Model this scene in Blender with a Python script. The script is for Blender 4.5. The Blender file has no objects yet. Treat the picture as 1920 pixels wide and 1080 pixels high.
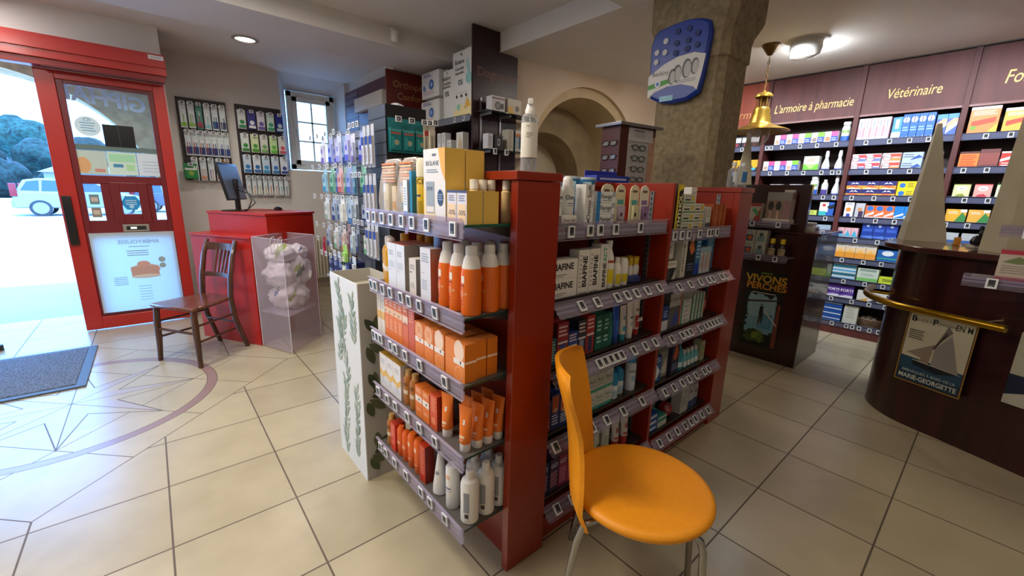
import bpy, bmesh, math, random
from mathutils import Vector, Matrix
R_ = math.radians; PI = math.pi
random.seed(7)
sc = bpy.context.scene; COL = sc.collection

# ------------------------------------------------------------------ camera
CAM = Vector((0.5497, -2.8002, 1.4117))
def look(pitch, roll, yaw):
    f = Vector((math.cos(pitch)*math.cos(yaw), math.cos(pitch)*math.sin(yaw), -math.sin(pitch)))
    r = Vector((math.sin(yaw), -math.cos(yaw), 0)); u = r.cross(f)
    c, s = math.cos(roll), math.sin(roll)
    return Matrix(((c*r+s*u), (-s*r+c*u), -f)).transposed().to_4x4()
cd = bpy.data.cameras.new('camera'); cam = bpy.data.objects.new('camera', cd); COL.objects.link(cam)
cam.matrix_world = Matrix.Translation(CAM) @ look(0.22402, 0.028155, 0.858024)
cd.sensor_width = 36; cd.lens = 778.03/1920*36; cd.clip_start = 0.05; cd.clip_end = 500
sc.camera = cam
# ------------------------------------------------------------------ world, sun, large lights, exposure
sc.view_settings.view_transform = 'Standard'; sc.view_settings.look = 'None'
sc.view_settings.gamma = 1; sc.view_settings.use_curve_mapping = False
sc.view_settings.exposure = 0.42
w = bpy.data.worlds.new('world'); sc.world = w; w.use_nodes = True
wn = w.node_tree; wn.nodes.clear()
wo = wn.nodes.new('ShaderNodeOutputWorld'); bg = wn.nodes.new('ShaderNodeBackground')
wt = wn.nodes.new('ShaderNodeTexCoord'); sx = wn.nodes.new('ShaderNodeSeparateXYZ'); rp = wn.nodes.new('ShaderNodeValToRGB')
wn.links.new(wt.outputs['Generated'], sx.inputs[0]); wn.links.new(sx.outputs['Z'], rp.inputs[0])
rp.color_ramp.elements[0].position = 0.0; rp.color_ramp.elements[0].color = (0.17, 0.44, 1, 1)
rp.color_ramp.elements[1].position = 0.6; rp.color_ramp.elements[1].color = (0.14, 0.40, 1, 1)
wn.links.new(rp.outputs[0], bg.inputs[0]); bg.inputs[1].default_value = 10
wn.links.new(bg.outputs[0], wo.inputs[0])
def light(name, kind, loc, energy, color, size=0.3, rot=None, target=None, **kw):
    d = bpy.data.lights.new(name, kind); d.energy = energy; d.color = color
    if kind == 'AREA': d.shape = 'RECTANGLE'; d.size = size; d.size_y = kw.get('sy', size)
    elif kind == 'SPOT': d.spot_size = kw.get('cone', 1.6); d.spot_blend = kw.get('blend', .6); d.shadow_soft_size = size
    elif kind == 'SUN': d.angle = size
    else: d.shadow_soft_size = size
    o = bpy.data.objects.new(name, d); COL.objects.link(o); o.location = loc
    if target is not None: o.rotation_euler = (Vector(target)-Vector(loc)).to_track_quat('-Z', 'Y').to_euler()
    return o
light('sun', 'SUN', (0, 20, 20), 4.5, (1, .96, .9), 0.01, target=(-4, 32, 0))
WARM = (1, .83, .62); COOL = (.86, .92, 1)
# unseen area lights added under the ceiling to brighten the shop
light('fill_light', 'AREA', (1.6, -2.9, 2.70), 5, WARM, .5, target=(1.6, -2.9, 0))
light('fill_light', 'AREA', (2.9, -3.2, 2.70), 3.5, WARM, .5, target=(2.9, -3.2, 0))
light('fill_light', 'AREA', (-.4, 2.25, 2.82), 6, (1,.96,.92), .3, target=(-.2, 2.0, 0))
light('fill_light', 'AREA', (-.6, .2, 2.90), 34, (1,.95,.88), .5, target=(-.6, .2, 0))
light('fill_light', 'AREA', (-1.6, -1.6, 2.70), 16, (1,.93,.85), .5, target=(-1.6, -1.6, 0))
light('fill_light', 'AREA', (.35, 1.0, 2.90), 12, (1,.95,.9), .3, target=(.35, 1.0, 0))
light('fill_light', 'AREA', (0.3, -1.3, 2.70), 26, (1,.88,.74), .5, target=(0.4, -1.6, 0))
light('fill_light', 'AREA', (1.3, 0.2, 2.86), 16, (1,.93,.86), .5, target=(1.3, 0.2, 0))
light('fill_light', 'AREA', (4.4, -0.55, 2.70), 10, (1,.88,.74), .4, target=(4.5, -0.3, 0))
# wall washers in front of the medicine shelves
for yy in (-0.6, -1.43, -2.3, -3.1):
    light('shelf_spot_light', 'SPOT', (4.75, yy, 2.60), 62, COOL, .12, target=(6.25, yy-.05, 1.25), cone=1.9, blend=.5)

# ------------------------------------------------------------------ materials
def lin(h):
    if isinstance(h, (tuple, list)): return tuple(h)[:3]
    h = h.lstrip('#'); v = [int(h[i:i+2], 16)/255 for i in (0, 2, 4)]
    return tuple(c/12.92 if c <= .04045 else ((c+.055)/1.055)**2.4 for c in v)
MC = {}
def mat(h, rough=.45, metal=0, noise=0, scale=12, bump=0, coat=0, emit=0, stretch=None):
    key = (h, rough, metal, noise, scale, bump, coat, emit, stretch)
    if key in MC: return MC[key]
    m = bpy.data.materials.new('paint'); m.use_nodes = True; nt = m.node_tree; b = nt.nodes['Principled BSDF']
    c = lin(h); b.inputs['Base Color'].default_value = (*c, 1); b.inputs['Roughness'].default_value = rough
    b.inputs['Metallic'].default_value = metal
    if coat: b.inputs['Coat Weight'].default_value = coat; b.inputs['Coat Roughness'].default_value = .15
    if emit: b.inputs['Emission Color'].default_value = (*c, 1); b.inputs['Emission Strength'].default_value = emit
    if noise or bump:
        tc = nt.nodes.new('ShaderNodeTexCoord'); mp = nt.nodes.new('ShaderNodeMapping'); nz = nt.nodes.new('ShaderNodeTexNoise')
        nt.links.new(tc.outputs['Object'], mp.inputs[0]); nt.links.new(mp.outputs[0], nz.inputs['Vector'])
        if stretch: mp.inputs['Scale'].default_value = stretch
        nz.inputs['Scale'].default_value = scale; nz.inputs['Detail'].default_value = 6
        if noise:
            r = nt.nodes.new('ShaderNodeValToRGB'); nt.links.new(nz.outputs['Fac'], r.inputs[0])
            r.color_ramp.elements[0].position = .3; r.color_ramp.elements[1].position = .7
            r.color_ramp.elements[0].color = tuple(max(0, x*(1-noise)) for x in c)+(1,)
            r.color_ramp.elements[1].color = tuple(min(1, x*(1+noise)) for x in c)+(1,)
            nt.links.new(r.outputs[0], b.inputs['Base Color'])
        if bump:
            bp = nt.nodes.new('ShaderNodeBump'); bp.inputs['Strength'].default_value = bump; bp.inputs['Distance'].default_value = .01
            nt.links.new(nz.outputs['Fac'], bp.inputs['Height']); nt.links.new(bp.outputs[0], b.inputs['Normal'])
    MC[key] = m; return m
def clear(name, tint, fac, rough=.03):      # thin clear sheet: part see-through, part glossy
    k = ('clear', name)
    if k in MC: return MC[k]
    m = bpy.data.materials.new(name); m.use_nodes = True; nt = m.node_tree; nt.nodes.clear()
    o = nt.nodes.new('ShaderNodeOutputMaterial'); t = nt.nodes.new('ShaderNodeBsdfTransparent'); p = nt.nodes.new('ShaderNodeBsdfPrincipled')
    p.inputs['Base Color'].default_value = (*lin(tint), 1); p.inputs['Roughness'].default_value = rough
    t.inputs[0].default_value = (*[.35+.65*x for x in lin(tint)], 1)
    lw = nt.nodes.new('ShaderNodeLayerWeight'); lw.inputs[0].default_value = .25
    mr = nt.nodes.new('ShaderNodeMapRange'); mr.inputs['To Min'].default_value = fac; mr.inputs['To Max'].default_value = min(1, fac+.5)
    mx = nt.nodes.new('ShaderNodeMixShader')
    nt.links.new(lw.outputs['Facing'], mr.inputs[0]); nt.links.new(mr.outputs[0], mx.inputs[0])
    nt.links.new(t.outputs[0], mx.inputs[1]); nt.links.new(p.outputs[0], mx.inputs[2]); nt.links.new(mx.outputs[0], o.inputs[0])
    MC[k] = m; return m
def glow(h, s):
    k = ('glow', h, s)
    if k in MC: return MC[k]
    m = bpy.data.materials.new('glow'); m.use_nodes = True; nt = m.node_tree; nt.nodes.clear()
    o = nt.nodes.new('ShaderNodeOutputMaterial'); e = nt.nodes.new('ShaderNodeEmission')
    e.inputs[0].default_value = (*lin(h), 1); e.inputs[1].default_value = s; nt.links.new(e.outputs[0], o.inputs[0])
    MC[k] = m; return m
def wood(h, h2, scale=3, rough=.3, stretch=(1, 1, 9), coat=.3):
    k = ('wood', h, h2, scale, stretch)
    if k in MC: return MC[k]
    m = bpy.data.materials.new('wood'); m.use_nodes = True; nt = m.node_tree; b = nt.nodes['Principled BSDF']
    tc = nt.nodes.new('ShaderNodeTexCoord'); mp = nt.nodes.new('ShaderNodeMapping'); nz = nt.nodes.new('ShaderNodeTexNoise')
    mp.inputs['Scale'].default_value = tuple(1/s if s > 1 else 1 for s in stretch); nz.inputs['Scale'].default_value = scale*6
    nz.inputs['Detail'].default_value = 8; nz.inputs['Distortion'].default_value = .6
    r = nt.nodes.new('ShaderNodeValToRGB'); r.color_ramp.elements[0].color = (*lin(h), 1); r.color_ramp.elements[1].color = (*lin(h2), 1)
    r.color_ramp.elements[0].position = .35; r.color_ramp.elements[1].position = .68
    nt.links.new(tc.outputs['Object'], mp.inputs[0]); nt.links.new(mp.outputs[0], nz.inputs['Vector'])
    nt.links.new(nz.outputs['Fac'], r.inputs[0]); nt.links.new(r.outputs[0], b.inputs['Base Color'])
    b.inputs['Roughness'].default_value = rough; b.inputs['Coat Weight'].default_value = coat
    MC[k] = m; return m

# ------------------------------------------------------------------ mesh building
class MB:
    def __init__(s): s.v = []; s.f = []; s.m = []; s.mats = []
    def mi(s, m):
        if isinstance(m, str): m = mat(m)
        if m not in s.mats: s.mats.append(m)
        return s.mats.index(m)
    def add(s, vs, fs, m, M=None):
        o = len(s.v); i = s.mi(m)
        s.v += [tuple(M @ Vector(v)) if M else tuple(v) for v in vs]
        for f in fs: s.f.append(tuple(a+o for a in f)); s.m.append(i)
        return s
    def box(s, x0, y0, z0, x1, y1, z1, m, M=None, ch=0):
        if ch:
            bm = bmesh.new(); bmesh.ops.create_cube(bm, size=1)
            for v in bm.verts: v.co = Vector((x0+(v.co.x+.5)*(x1-x0), y0+(v.co.y+.5)*(y1-y0), z0+(v.co.z+.5)*(z1-z0)))
            bmesh.ops.bevel(bm, geom=bm.edges[:], offset=ch, segments=2, affect='EDGES', profile=.7)
            bm.verts.index_update(); r = s.add([v.co[:] for v in bm.verts], [[v.index for v in f.verts] for f in bm.faces], m, M); bm.free(); return r
        vs = [(x, y, z) for z in (z0, z1) for y in (y0, y1) for x in (x0, x1)]
        return s.add(vs, [(0,2,3,1),(4,5,7,6),(0,1,5,4),(2,6,7,3),(0,4,6,2),(1,3,7,5)], m, M)
    def quad(s, a, b, c, d, m, M=None): return s.add([a, b, c, d], [(0,1,2,3)], m, M)
    def fq(s, x0, z0, x1, z1, y, m, M=None):  # quad facing -y
        return s.add([(x0,y,z0),(x1,y,z0),(x1,y,z1),(x0,y,z1)], [(0,1,2,3)], m, M)
    def prism(s, pts, z0, z1, m, M=None):   # polygon (ccw) extruded along z
        n = len(pts); vs = [(x,y,z0) for x,y in pts]+[(x,y,z1) for x,y in pts]
        fs = [tuple(range(n-1,-1,-1)), tuple(range(n,2*n))]+[(i,(i+1)%n,n+(i+1)%n,n+i) for i in range(n)]
        return s.add(vs, fs, m, M)
    def lathe(s, prof, m, M=None, n=20, sx=1, sy=1, cap=True):  # prof: (r,z,[mat])
        rings = []
        for p in prof: rings.append([(p[0]*math.cos(2*PI*k/n)*sx, p[0]*math.sin(2*PI*k/n)*sy, p[1]) for k in range(n)])
        for i in range(len(prof)-1):
            mm = prof[i][2] if len(prof[i]) > 2 else m
            s.add(rings[i]+rings[i+1], [(k,(k+1)%n,n+(k+1)%n,n+k) for k in range(n)], mm, M)
        if cap:
            s.add(rings[0], [tuple(range(n-1,-1,-1))], prof[0][2] if len(prof[0]) > 2 else m, M)
            s.add(rings[-1], [tuple(range(n))], prof[-2][2] if len(prof[-2]) > 2 else m, M)
        return s
    def cyl(s, a, b, r, m, n=14, r2=None, M=None):
        a = Vector(a); b = Vector(b); d = b-a; q = d.to_track_quat('Z', 'Y').to_matrix().to_4x4()
        T = Matrix.Translation(a) @ q
        if M: T = M @ T
        return s.lathe([(r, 0), (r if r2 is None else r2, d.length)], m, T, n)
    def tube(s, pts, r, m, n=10, closed=False, M=None, rs=None):
        pts = [Vector(p) for p in pts]; k = len(pts); rings = []; up = None
        for i, p in enumerate(pts):
            if closed: t = (pts[(i+1) % k]-pts[i-1]).normalized()
            else: t = (pts[min(i+1, k-1)]-pts[max(i-1, 0)]).normalized()
            if up is None: up = Vector((0,0,1)) if abs(t.z) < .9 else Vector((1,0,0))
            a = t.cross(up).normalized(); up = a.cross(t).normalized(); rr = rs[i] if rs else r
            rings.append([p+a*math.cos(2*PI*j/n)*rr+up*math.sin(2*PI*j/n)*rr for j in range(n)])
        vs = [v[:] for g in rings for v in g]; fs = []
        for i in range(k if closed else k-1):
            i2 = (i+1) % k
            for j in range(n): fs.append((i*n+j, i*n+(j+1)%n, i2*n+(j+1)%n, i2*n+j))
        if not closed: fs += [tuple(range(n-1,-1,-1)), tuple((k-1)*n+j for j in range(n))]
        return s.add(vs, fs, m, M)
    def disc(s, x, z, r, y, m, n=18, M=None, rz=None):
        rz = rz or r
        return s.add([(x+r*math.cos(2*PI*k/n), y, z+rz*math.sin(2*PI*k/n)) for k in range(n)], [tuple(range(n))], m, M)
    def text(s, t, x, z, size, y, m, rot=0, align='CENTER', shear=0, bold=0, M=None, mirror=False, wide=1):
        vs, fs = glyphs(t, align, shear, bold)
        T = Matrix.Translation((x, y, z)) @ Matrix.Rotation(-rot, 4, 'Y') @ Matrix.Diagonal((size*wide*(-1 if mirror else 1), 1, size, 1))
        if M: T = M @ T
        return s.add([(v[0], 0, v[1]) for v in vs], fs, m, T)
    def mesh(s, name, smooth=True, ang=35):
        me = bpy.data.meshes.new(name); me.from_pydata(s.v, [], s.f)
        for m in s.mats: me.materials.append(m)
        me.polygons.foreach_set('material_index', s.m)
        if smooth:
            bm = bmesh.new(); bm.from_mesh(me); bmesh.ops.remove_doubles(bm, verts=bm.verts, dist=1e-6)
            bm.to_mesh(me); bm.free()
            me.shade_smooth(); me.set_sharp_from_angle(angle=R_(ang))
        me.update(); return me
    def obj(s, name, parent=None, smooth=True, bevel=0, ang=35, loc=None, rz=0):
        o = bpy.data.objects.new(name, s.mesh(name, smooth, ang)); COL.objects.link(o)
        if parent: o.parent = parent
        if loc is not None: o.location = loc; o.rotation_euler.z = rz
        if bevel:
            b = o.modifiers.new('bevel', 'BEVEL'); b.width = bevel; b.segments = 2; b.limit_method = 'ANGLE'; b.angle_limit = R_(40); b.harden_normals = False
        return o
GC = {}
def glyphs(t, align, shear, bold):
    k = (t, align, shear, bold)
    if k in GC: return GC[k]
    c = bpy.data.curves.new('lettering', 'FONT'); c.body = t; c.align_x = align; c.align_y = 'CENTER'; c.size = 1; c.resolution_u = 3
    c.shear = shear; c.offset = bold
    o = bpy.data.objects.new('lettering', c); me = bpy.data.meshes.new_from_object(o)
    GC[k] = ([tuple(v.co) for v in me.vertices], [tuple(p.vertices) for p in me.polygons])
    bpy.data.objects.remove(o); bpy.data.meshes.remove(me); return GC[k]
SHORT = (('pink and white carton in the row of five on the top shelf, V', 'pink and white carton in the row of five, top shelf, V'), ('pink and white tall carton in the row of five on the top shelf, V', 'pink and white carton in the row of five, top shelf, V'), (' at the right edge in front of the curved counter', ' at the right edge'), ('slim orange sun cream carton with pale band', 'slim orange carton with pale band'), (' in the lower row beside the blue capped bottles', ' in the lower row'), ('slim pale grey carton with rust edge', 'slim grey carton with rust edge'), (' tall carton in the row of five on the top shelf', ' carton in the row of five on the top shelf'), ('at the right end of the top shelf, V', 'ending the top shelf, V'), ('at the right end of the third shelf, V', 'ending the third shelf, V'), (' flat carton in the stack of four on the lowest shelf, Vétérinaire bay', ' flat carton in the stack of four on the lowest shelf'), ('at the right of the fourth shelf behind the counter', 'on the fourth shelf behind the counter'), ('with screw cap, in the middle at the near side of', 'in the middle at the near side of'), (' full of sun creams and first aid boxes in the middle of the shop', ' full of sun creams and first aid boxes'), (', farthest from the red panel at the front of the fourth', ' farthest from the red panel, fourth'), ('orange sun spray with white shoulder, nearest of all at the front', 'orange sun spray at the front'), ('orange sun spray with white shoulder, in the middle at the near side', 'orange sun spray in the middle of the near side'), ('of the second glass shelf, x', ''))
def tag(o, label=None, cat=None, group=None, kind=None):
    if label:
        for a_, b_ in SHORT: label = label.replace(a_, b_)
        if len(label.split()) > 16: label = label.replace(' on the ', ', ')
        o['label'] = label
    if cat: o['category'] = cat
    if group: o['group'] = group
    if kind: o['kind'] = kind
    return o
def empty(name, loc, label, cat, group=None, rz=0):
    o = bpy.data.objects.new(name, None); COL.objects.link(o); o.location = loc; o.rotation_euler.z = rz
    o.empty_display_size = .1; return tag(o, label, cat, group)
def struct(name, mb, **k): return tag(mb.obj(name, **k), kind='structure')

# shader maths helper
class V:
    def __init__(s, nt, sock): s.nt = nt; s.k = sock
    def op(s, o, b=None, c=None):
        n = s.nt.nodes.new('ShaderNodeMath'); n.operation = o
        for i, x in enumerate((s, b, c)):
            if x is None: continue
            if isinstance(x, V): s.nt.links.new(x.k, n.inputs[i])
            else: n.inputs[i].default_value = x
        return V(s.nt, n.outputs[0])
    def __add__(s, b): return s.op('ADD', b)
    def __sub__(s, b): return s.op('SUBTRACT', b)
    def __mul__(s, b): return s.op('MULTIPLY', b)
    def __truediv__(s, b): return s.op('DIVIDE', b)
    def abs(s): return s.op('ABSOLUTE')
    def lt(s, b): return s.op('LESS_THAN', b)
    def gt(s, b): return s.op('GREATER_THAN', b)
    def mx(s, b): return s.op('MAXIMUM', b)
    def mn(s, b): return s.op('MINIMUM', b)
    def floor(s): return s.op('FLOOR')
    def pp(s, b): return s.op('PINGPONG', b)   # distance to nearest multiple when b = period / 2
# ------------------------------------------------------------------ floor
def floor_material():
    m = bpy.data.materials.new('floor_tiles'); m.use_nodes = True; nt = m.node_tree; b = nt.nodes['Principled BSDF']
    tc = nt.nodes.new('ShaderNodeTexCoord'); sp = nt.nodes.new('ShaderNodeSeparateXYZ'); nt.links.new(tc.outputs['Object'], sp.inputs[0])
    x, y0 = V(nt, sp.outputs[0]), V(nt, sp.outputs[1]); S = .45
    dg = (x.pp(S/2)).mn(y0.pp(S/2)); g1 = dg.lt(.0035)
    cx = (x/S).floor(); cy = (y0/S).floor()
    y = y0-.9; dia = (x.abs()+y.abs()); inside = dia.lt(1.27); edge = (dia-1.27).abs().lt(.004)
    a = (x+y)*.70711; c = (x-y)*.70711
    g2 = (a.pp(S/2)).mn(c.pp(S/2)).lt(.0026)
    r = (x*x+y*y).op('SQRT'); band = ((r-.745).abs()).lt(.03); bandl = ((r-.745).abs()-.03).abs().lt(.0022)
    th = y.op('ARCTAN2', x); t8 = PI/4
    fold = (th+8*PI+t8/2).op('MODULO', t8)-t8/2
    px = r*fold.op('COSINE'); py = r*fold.op('SINE'); pa = py.abs()
    # kite from tip (.636,0) to notch (.222,.092)
    L = (px-.636)*.0920+pa*.414
    star = L.lt(0); sl = (L/.424).abs().lt(.0032)*(r.gt(.23))*(r.lt(.65)); mid = pa.lt(.0025)*r.lt(.636)*px.gt(0)
    half = star*py.gt(0)
    ins = inside.op('MULTIPLY', (sl.mx(mid)).mx(bandl).mx(g2*(V(nt, star.k).op('SUBTRACT', 1).abs())*(band.op('SUBTRACT', 1).abs())))
    grout = ((inside.op('SUBTRACT', 1).abs())*g1).mx(edge).mx(ins)
    # per tile tint
    wn_ = nt.nodes.new('ShaderNodeTexWhiteNoise'); wn_.noise_dimensions = '2D'; cb = nt.nodes.new('ShaderNodeCombineXYZ')
    nt.links.new(cx.k, cb.inputs[0]); nt.links.new(cy.k, cb.inputs[1]); nt.links.new(cb.outputs[0], wn_.inputs['Vector'])
    nz = nt.nodes.new('ShaderNodeTexNoise'); nz.inputs['Scale'].default_value = 5; nz.inputs['Detail'].default_value = 7; nt.links.new(tc.outputs['Object'], nz.inputs['Vector'])
    nz2 = nt.nodes.new('ShaderNodeTexNoise'); nz2.inputs['Scale'].default_value = 90; nz2.inputs['Detail'].default_value = 3; nt.links.new(tc.outputs['Object'], nz2.inputs['Vector'])
    f = V(nt, wn_.outputs[0])*.25+V(nt, nz.outputs['Fac'])*.75
    def mixc(fac, c1, c2):
        n = nt.nodes.new('ShaderNodeMix'); n.data_type = 'RGBA'; nt.links.new(fac.k, n.inputs[0])
        for i, cc in ((6, c1), (7, c2)):
            if isinstance(cc, str): n.inputs[i].default_value = (*lin(cc), 1)
            else: nt.links.new(cc, n.inputs[i])
        return n.outputs[2]
    base = mixc(f, '#968b70', '#bfb396')
    base = mixc(half*inside, base, '#a59c98')
    base = mixc(band*inside, base, '#8f7470')
    base = mixc(grout, base, '#5b4f42')
    nt.links.new(base, b.inputs['Base Color'])
    b.inputs['Coat Weight'].default_value = .2; b.inputs['Coat Roughness'].default_value = .22
    ro = f*.12+.26; ro2 = ro.mx(grout*.8); nt.links.new(ro2.k, b.inputs['Roughness'])
    bp = nt.nodes.new('ShaderNodeBump'); bp.inputs['Strength'].default_value = .35; bp.inputs['Distance'].default_value = .004
    h = grout*-1+V(nt, nz2.outputs['Fac'])*.06+V(nt, nz.outputs['Fac'])*.15; nt.links.new(h.k, bp.inputs['Height']); nt.links.new(bp.outputs[0], b.inputs['Normal'])
    return m
struct('floor', MB().box(-3.6, -5.6, -.08, 6.6, 3.5, 0, floor_material()), smooth=False)
PL = mat('#dcd7d0', .8, noise=.04, scale=2.5, bump=.12); CEI = mat('#e0dbd3', .85, noise=.03, scale=2, bump=.08)
# ceilings: low slab with the raised pocket, beam along x, slightly higher entrance bay
struct('ceiling', MB().box(-3.6, -5.6, 2.75, 6.6, -.72, 3.1, CEI).box(3.33, -.72, 2.75, 6.6, 3.6, 3.1, CEI).box(-3.6, -.72, 2.93, 3.33, 1.30, 3.1, CEI)
       .box(-3.6, 1.98, 2.84, 3.33, 3.9, 3.1, CEI), smooth=False)
struct('trim_beam', MB().box(-3.6, 1.30, 2.75, 3.33, 1.98, 3.1, PL), smooth=False)
# walls
struct('wall_far_left', MB().box(.79, 3.50, 0, 1.98, 3.62, 2.84, PL), smooth=False)
def wall_window():
    b = MB()
    b.box(1.98, 3.50, 0, 2.86, 3.62, 1.64, PL)                    # under the window
    b.box(2.80, 3.50, 1.64, 2.86, 3.62, 2.84, PL)
    b.box(1.98, 3.62, 1.52, 2.86, 3.95, 1.64, PL)                   # sill of the recess
    b.quad((1.98,3.5,1.64),(2.12,3.86,1.64),(2.12,3.86,2.84),(1.98,3.5,2.84), PL)
    b.quad((2.80,3.5,1.64),(2.80,3.5,2.84),(2.76,3.86,2.84),(2.76,3.86,1.64), PL)
    b.quad((1.98,3.5,2.84),(2.12,3.86,2.70),(2.76,3.86,2.70),(2.80,3.5,2.84), PL)
    b.box(1.6, 3.86, 1.2, 2.12, 3.95, 3.0, PL); b.box(2.76, 3.86, 1.2, 3.2, 3.95, 3.0, PL); b.box(2.12, 3.86, 2.70, 2.76, 3.95, 3.0, PL)
    return b
struct('wall_window', wall_window(), smooth=False)
struct('wall_slat_side', MB().box(2.86, 2.07, 0, 3.0, 3.62, 2.84, PL), smooth=False)
struct('wall_shelving', MB().box(3.56, .73, 0, 3.62, 2.10, 3.0, PL), smooth=False)
struct('wall_shelving_end', MB().box(3.0, 2.045, 0, 3.56, 2.10, 2.95, PL), smooth=False)
struct('baseboard_far', MB().box(.92, 3.485, 0, 2.86, 3.5, .09, mat('#a89c86', .4)), smooth=False)
FAC = mat('#dad8d4', .8, noise=.05, scale=3, bump=.15)
struct('wall_door', MB().box(-3.6, 2.70, 2.585, .80, 3.1, 3.0, FAC).box(.785, 2.785, 0, .80, 3.50, 2.84, FAC)
       .box(-3.6, 2.78, 0, -1.75, 3.1, 2.6, FAC), smooth=False)
struct('wall_left', MB().box(-3.7, -5.7, 0, -3.6, 3.1, 3.0, PL), smooth=False)
struct('wall_back', MB().box(-3.6, -5.7, 0, 6.7, -5.6, 3.0, PL), smooth=False)
struct('wall_right', MB().box(6.5, -5.6, 0, 6.6, 3.2, 3.0, PL), smooth=False)
# arched niche wall, turned a little off the tile grid
def arch_wall():
    a = R_(-10); M = Matrix.Translation((3.60, .72, 0)) @ Matrix.Rotation(a, 4, 'Z')
    b = MB(); W = 2.95; H = 2.75
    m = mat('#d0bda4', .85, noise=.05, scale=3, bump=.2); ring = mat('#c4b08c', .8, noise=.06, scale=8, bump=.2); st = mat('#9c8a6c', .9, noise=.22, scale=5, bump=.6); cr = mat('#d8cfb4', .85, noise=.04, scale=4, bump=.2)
    def arc(cx, cz, r, z0, n=36, y=0):
        return [(cx-r, y, z0)]+[(cx-r*math.cos(PI*k/n), y, cz+r*math.sin(PI*k/n)) for k in range(n+1)]+[(cx+r, y, z0)]
    def face(inner, x0, x1, ztop, y, mm):   # plate with arched hole
        b2 = inner; n = len(b2)
        outer = []
        for i, p in enumerate(b2):
            t = i/(n-1)
            if i == 0: outer.append((x0, y, p[2]))
            elif i == n-1: outer.append((x1, y, p[2]))
            else:
                ang = PI*(i-1)/(n-3); dx, dz = -math.cos(ang), math.sin(ang); cx = (b2[0][0]+b2[-1][0])/2; cz = b2[1][2]
                k = min(((x1-cx) if dx > 0 else (cx-x0))/max(abs(dx), 1e-6), (ztop-cz)/max(dz, 1e-6)); outer.append((cx+dx*k, y, cz+dz*k))
        vs = b2+outer; b.add(vs, [(i, i+n, i+n+1, i+1) for i in range(n-1)], mm, M)
        for i in range(n-1):
            p, q = outer[i], outer[i+1]
            if abs(p[0]-x0) < 1e-6 and abs(q[2]-ztop) < 1e-6 and abs(q[0]-x0) > 1e-6: b.add([p, (x0, y, ztop), q], [(0,1,2)], mm, M)
            if abs(p[2]-ztop) < 1e-6 and abs(q[0]-x1) < 1e-6 and abs(p[0]-x1) > 1e-6: b.add([p, (x1, y, ztop), q], [(0,1,2)], mm, M)
    def loft(A, B, mm):
        n = len(A); b.add(A+B, [(i, i+1, n+i+1, n+i) for i in range(n-1)], mm, M)
    A0 = arc(.96, 1.84, .775, 0); A1 = arc(.96, 1.84, .775, 0, y=.05); A2 = arc(.96, 1.80, .715, 0, y=.06); A3 = arc(.96, 1.80, .70, 0, y=.62)
    face(A0, -.05, W, H, 0, m); loft(A0, A1, ring); loft(A1, A2, ring); loft(A2, A3, ring)
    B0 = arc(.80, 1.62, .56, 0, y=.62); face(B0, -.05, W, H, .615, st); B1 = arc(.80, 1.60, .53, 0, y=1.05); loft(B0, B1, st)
    b.box(-.2, 1.05, 0, 2.2, 1.1, 2.5, cr, M)
    b.box(-.3, 1.10, 0, W, 1.2, 3, m, M)
    return b
struct('wall_arch', arch_wall(), smooth=False)

# window casement
def window():
    b = MB(); f = mat('#efe9d8', .5); x0, x1, z0, z1, y = 2.13, 2.75, 1.66, 2.69, 3.82
    b.box(x0, y, z0, x0+.06, y+.06, z1, f, ch=.004).box(x1-.06, y, z0, x1, y+.06, z1, f, ch=.004).box(x0, y, z0, x1, y+.06, z0+.07, f, ch=.004).box(x0, y, z1-.07, x1, y+.06, z1, f, ch=.004)
    o = struct('window_1', b)
    s = MB(); a0, a1, c0, c1 = x0+.06, x1-.06, z0+.07, z1-.07
    for q in ((a0, c0, a0+.06, c1), (a1-.06, c0, a1, c1), (a0, c0, a1, c0+.06), (a0, c1-.06, a1, c1)): s.box(q[0], y-.02, q[1], q[2], y+.03, q[3], f, ch=.003)
    xm = (a0+a1)/2; s.box(xm-.011, y, c0, xm+.011, y+.02, c1, f)
    for k in (1, 2): zz = c0+.06+(c1-c0-.12)*k/3; s.box(a0, y, zz-.011, a1, y+.02, zz+.011, f)
    s.obj('window_sash', o)
    MB().box(a0+.05, y+.01, c0+.05, a1-.05, y+.014, c1-.05, clear('pane_glass', '#ffffff', .03)).obj('window_pane', o, smooth=False)
    MB().cyl((a0+.03, y-.03, 2.1), (a0+.03, y-.03, 2.2), .008, mat('#cfc9b8', .3)).obj('window_handle', o)
window()
# radiator under the window
rad = empty('radiator', (2.0, 3.43, .16), 'ribbed cream radiator under the white window behind the red desk', 'radiator')
b = MB(); cm = mat('#cfc7b0', .45)
for k in range(17): b.box(.02+k*.043, -.035, .0, .052+k*.043, .01, .56, cm, ch=.008)
b.box(.0, -.03, .0, .76, .02, .03, cm); b.box(0, -.03, .53, .76, .02, .56, cm); b.obj('radiator_panel', rad)
MB().box(0, -.035, .56, .76, .03, .575, cm, ch=.003).obj('top_grille', rad)
MB().tube([(.70,0,0),(.70,.0,-.08),(.70,.05,-.12)], .008, cm).obj('pipe', rad)
MB().tube([(.1,0,0),(.1,.0,-.08),(.1,.05,-.12)], .008, cm).obj('pipe', rad)

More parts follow.
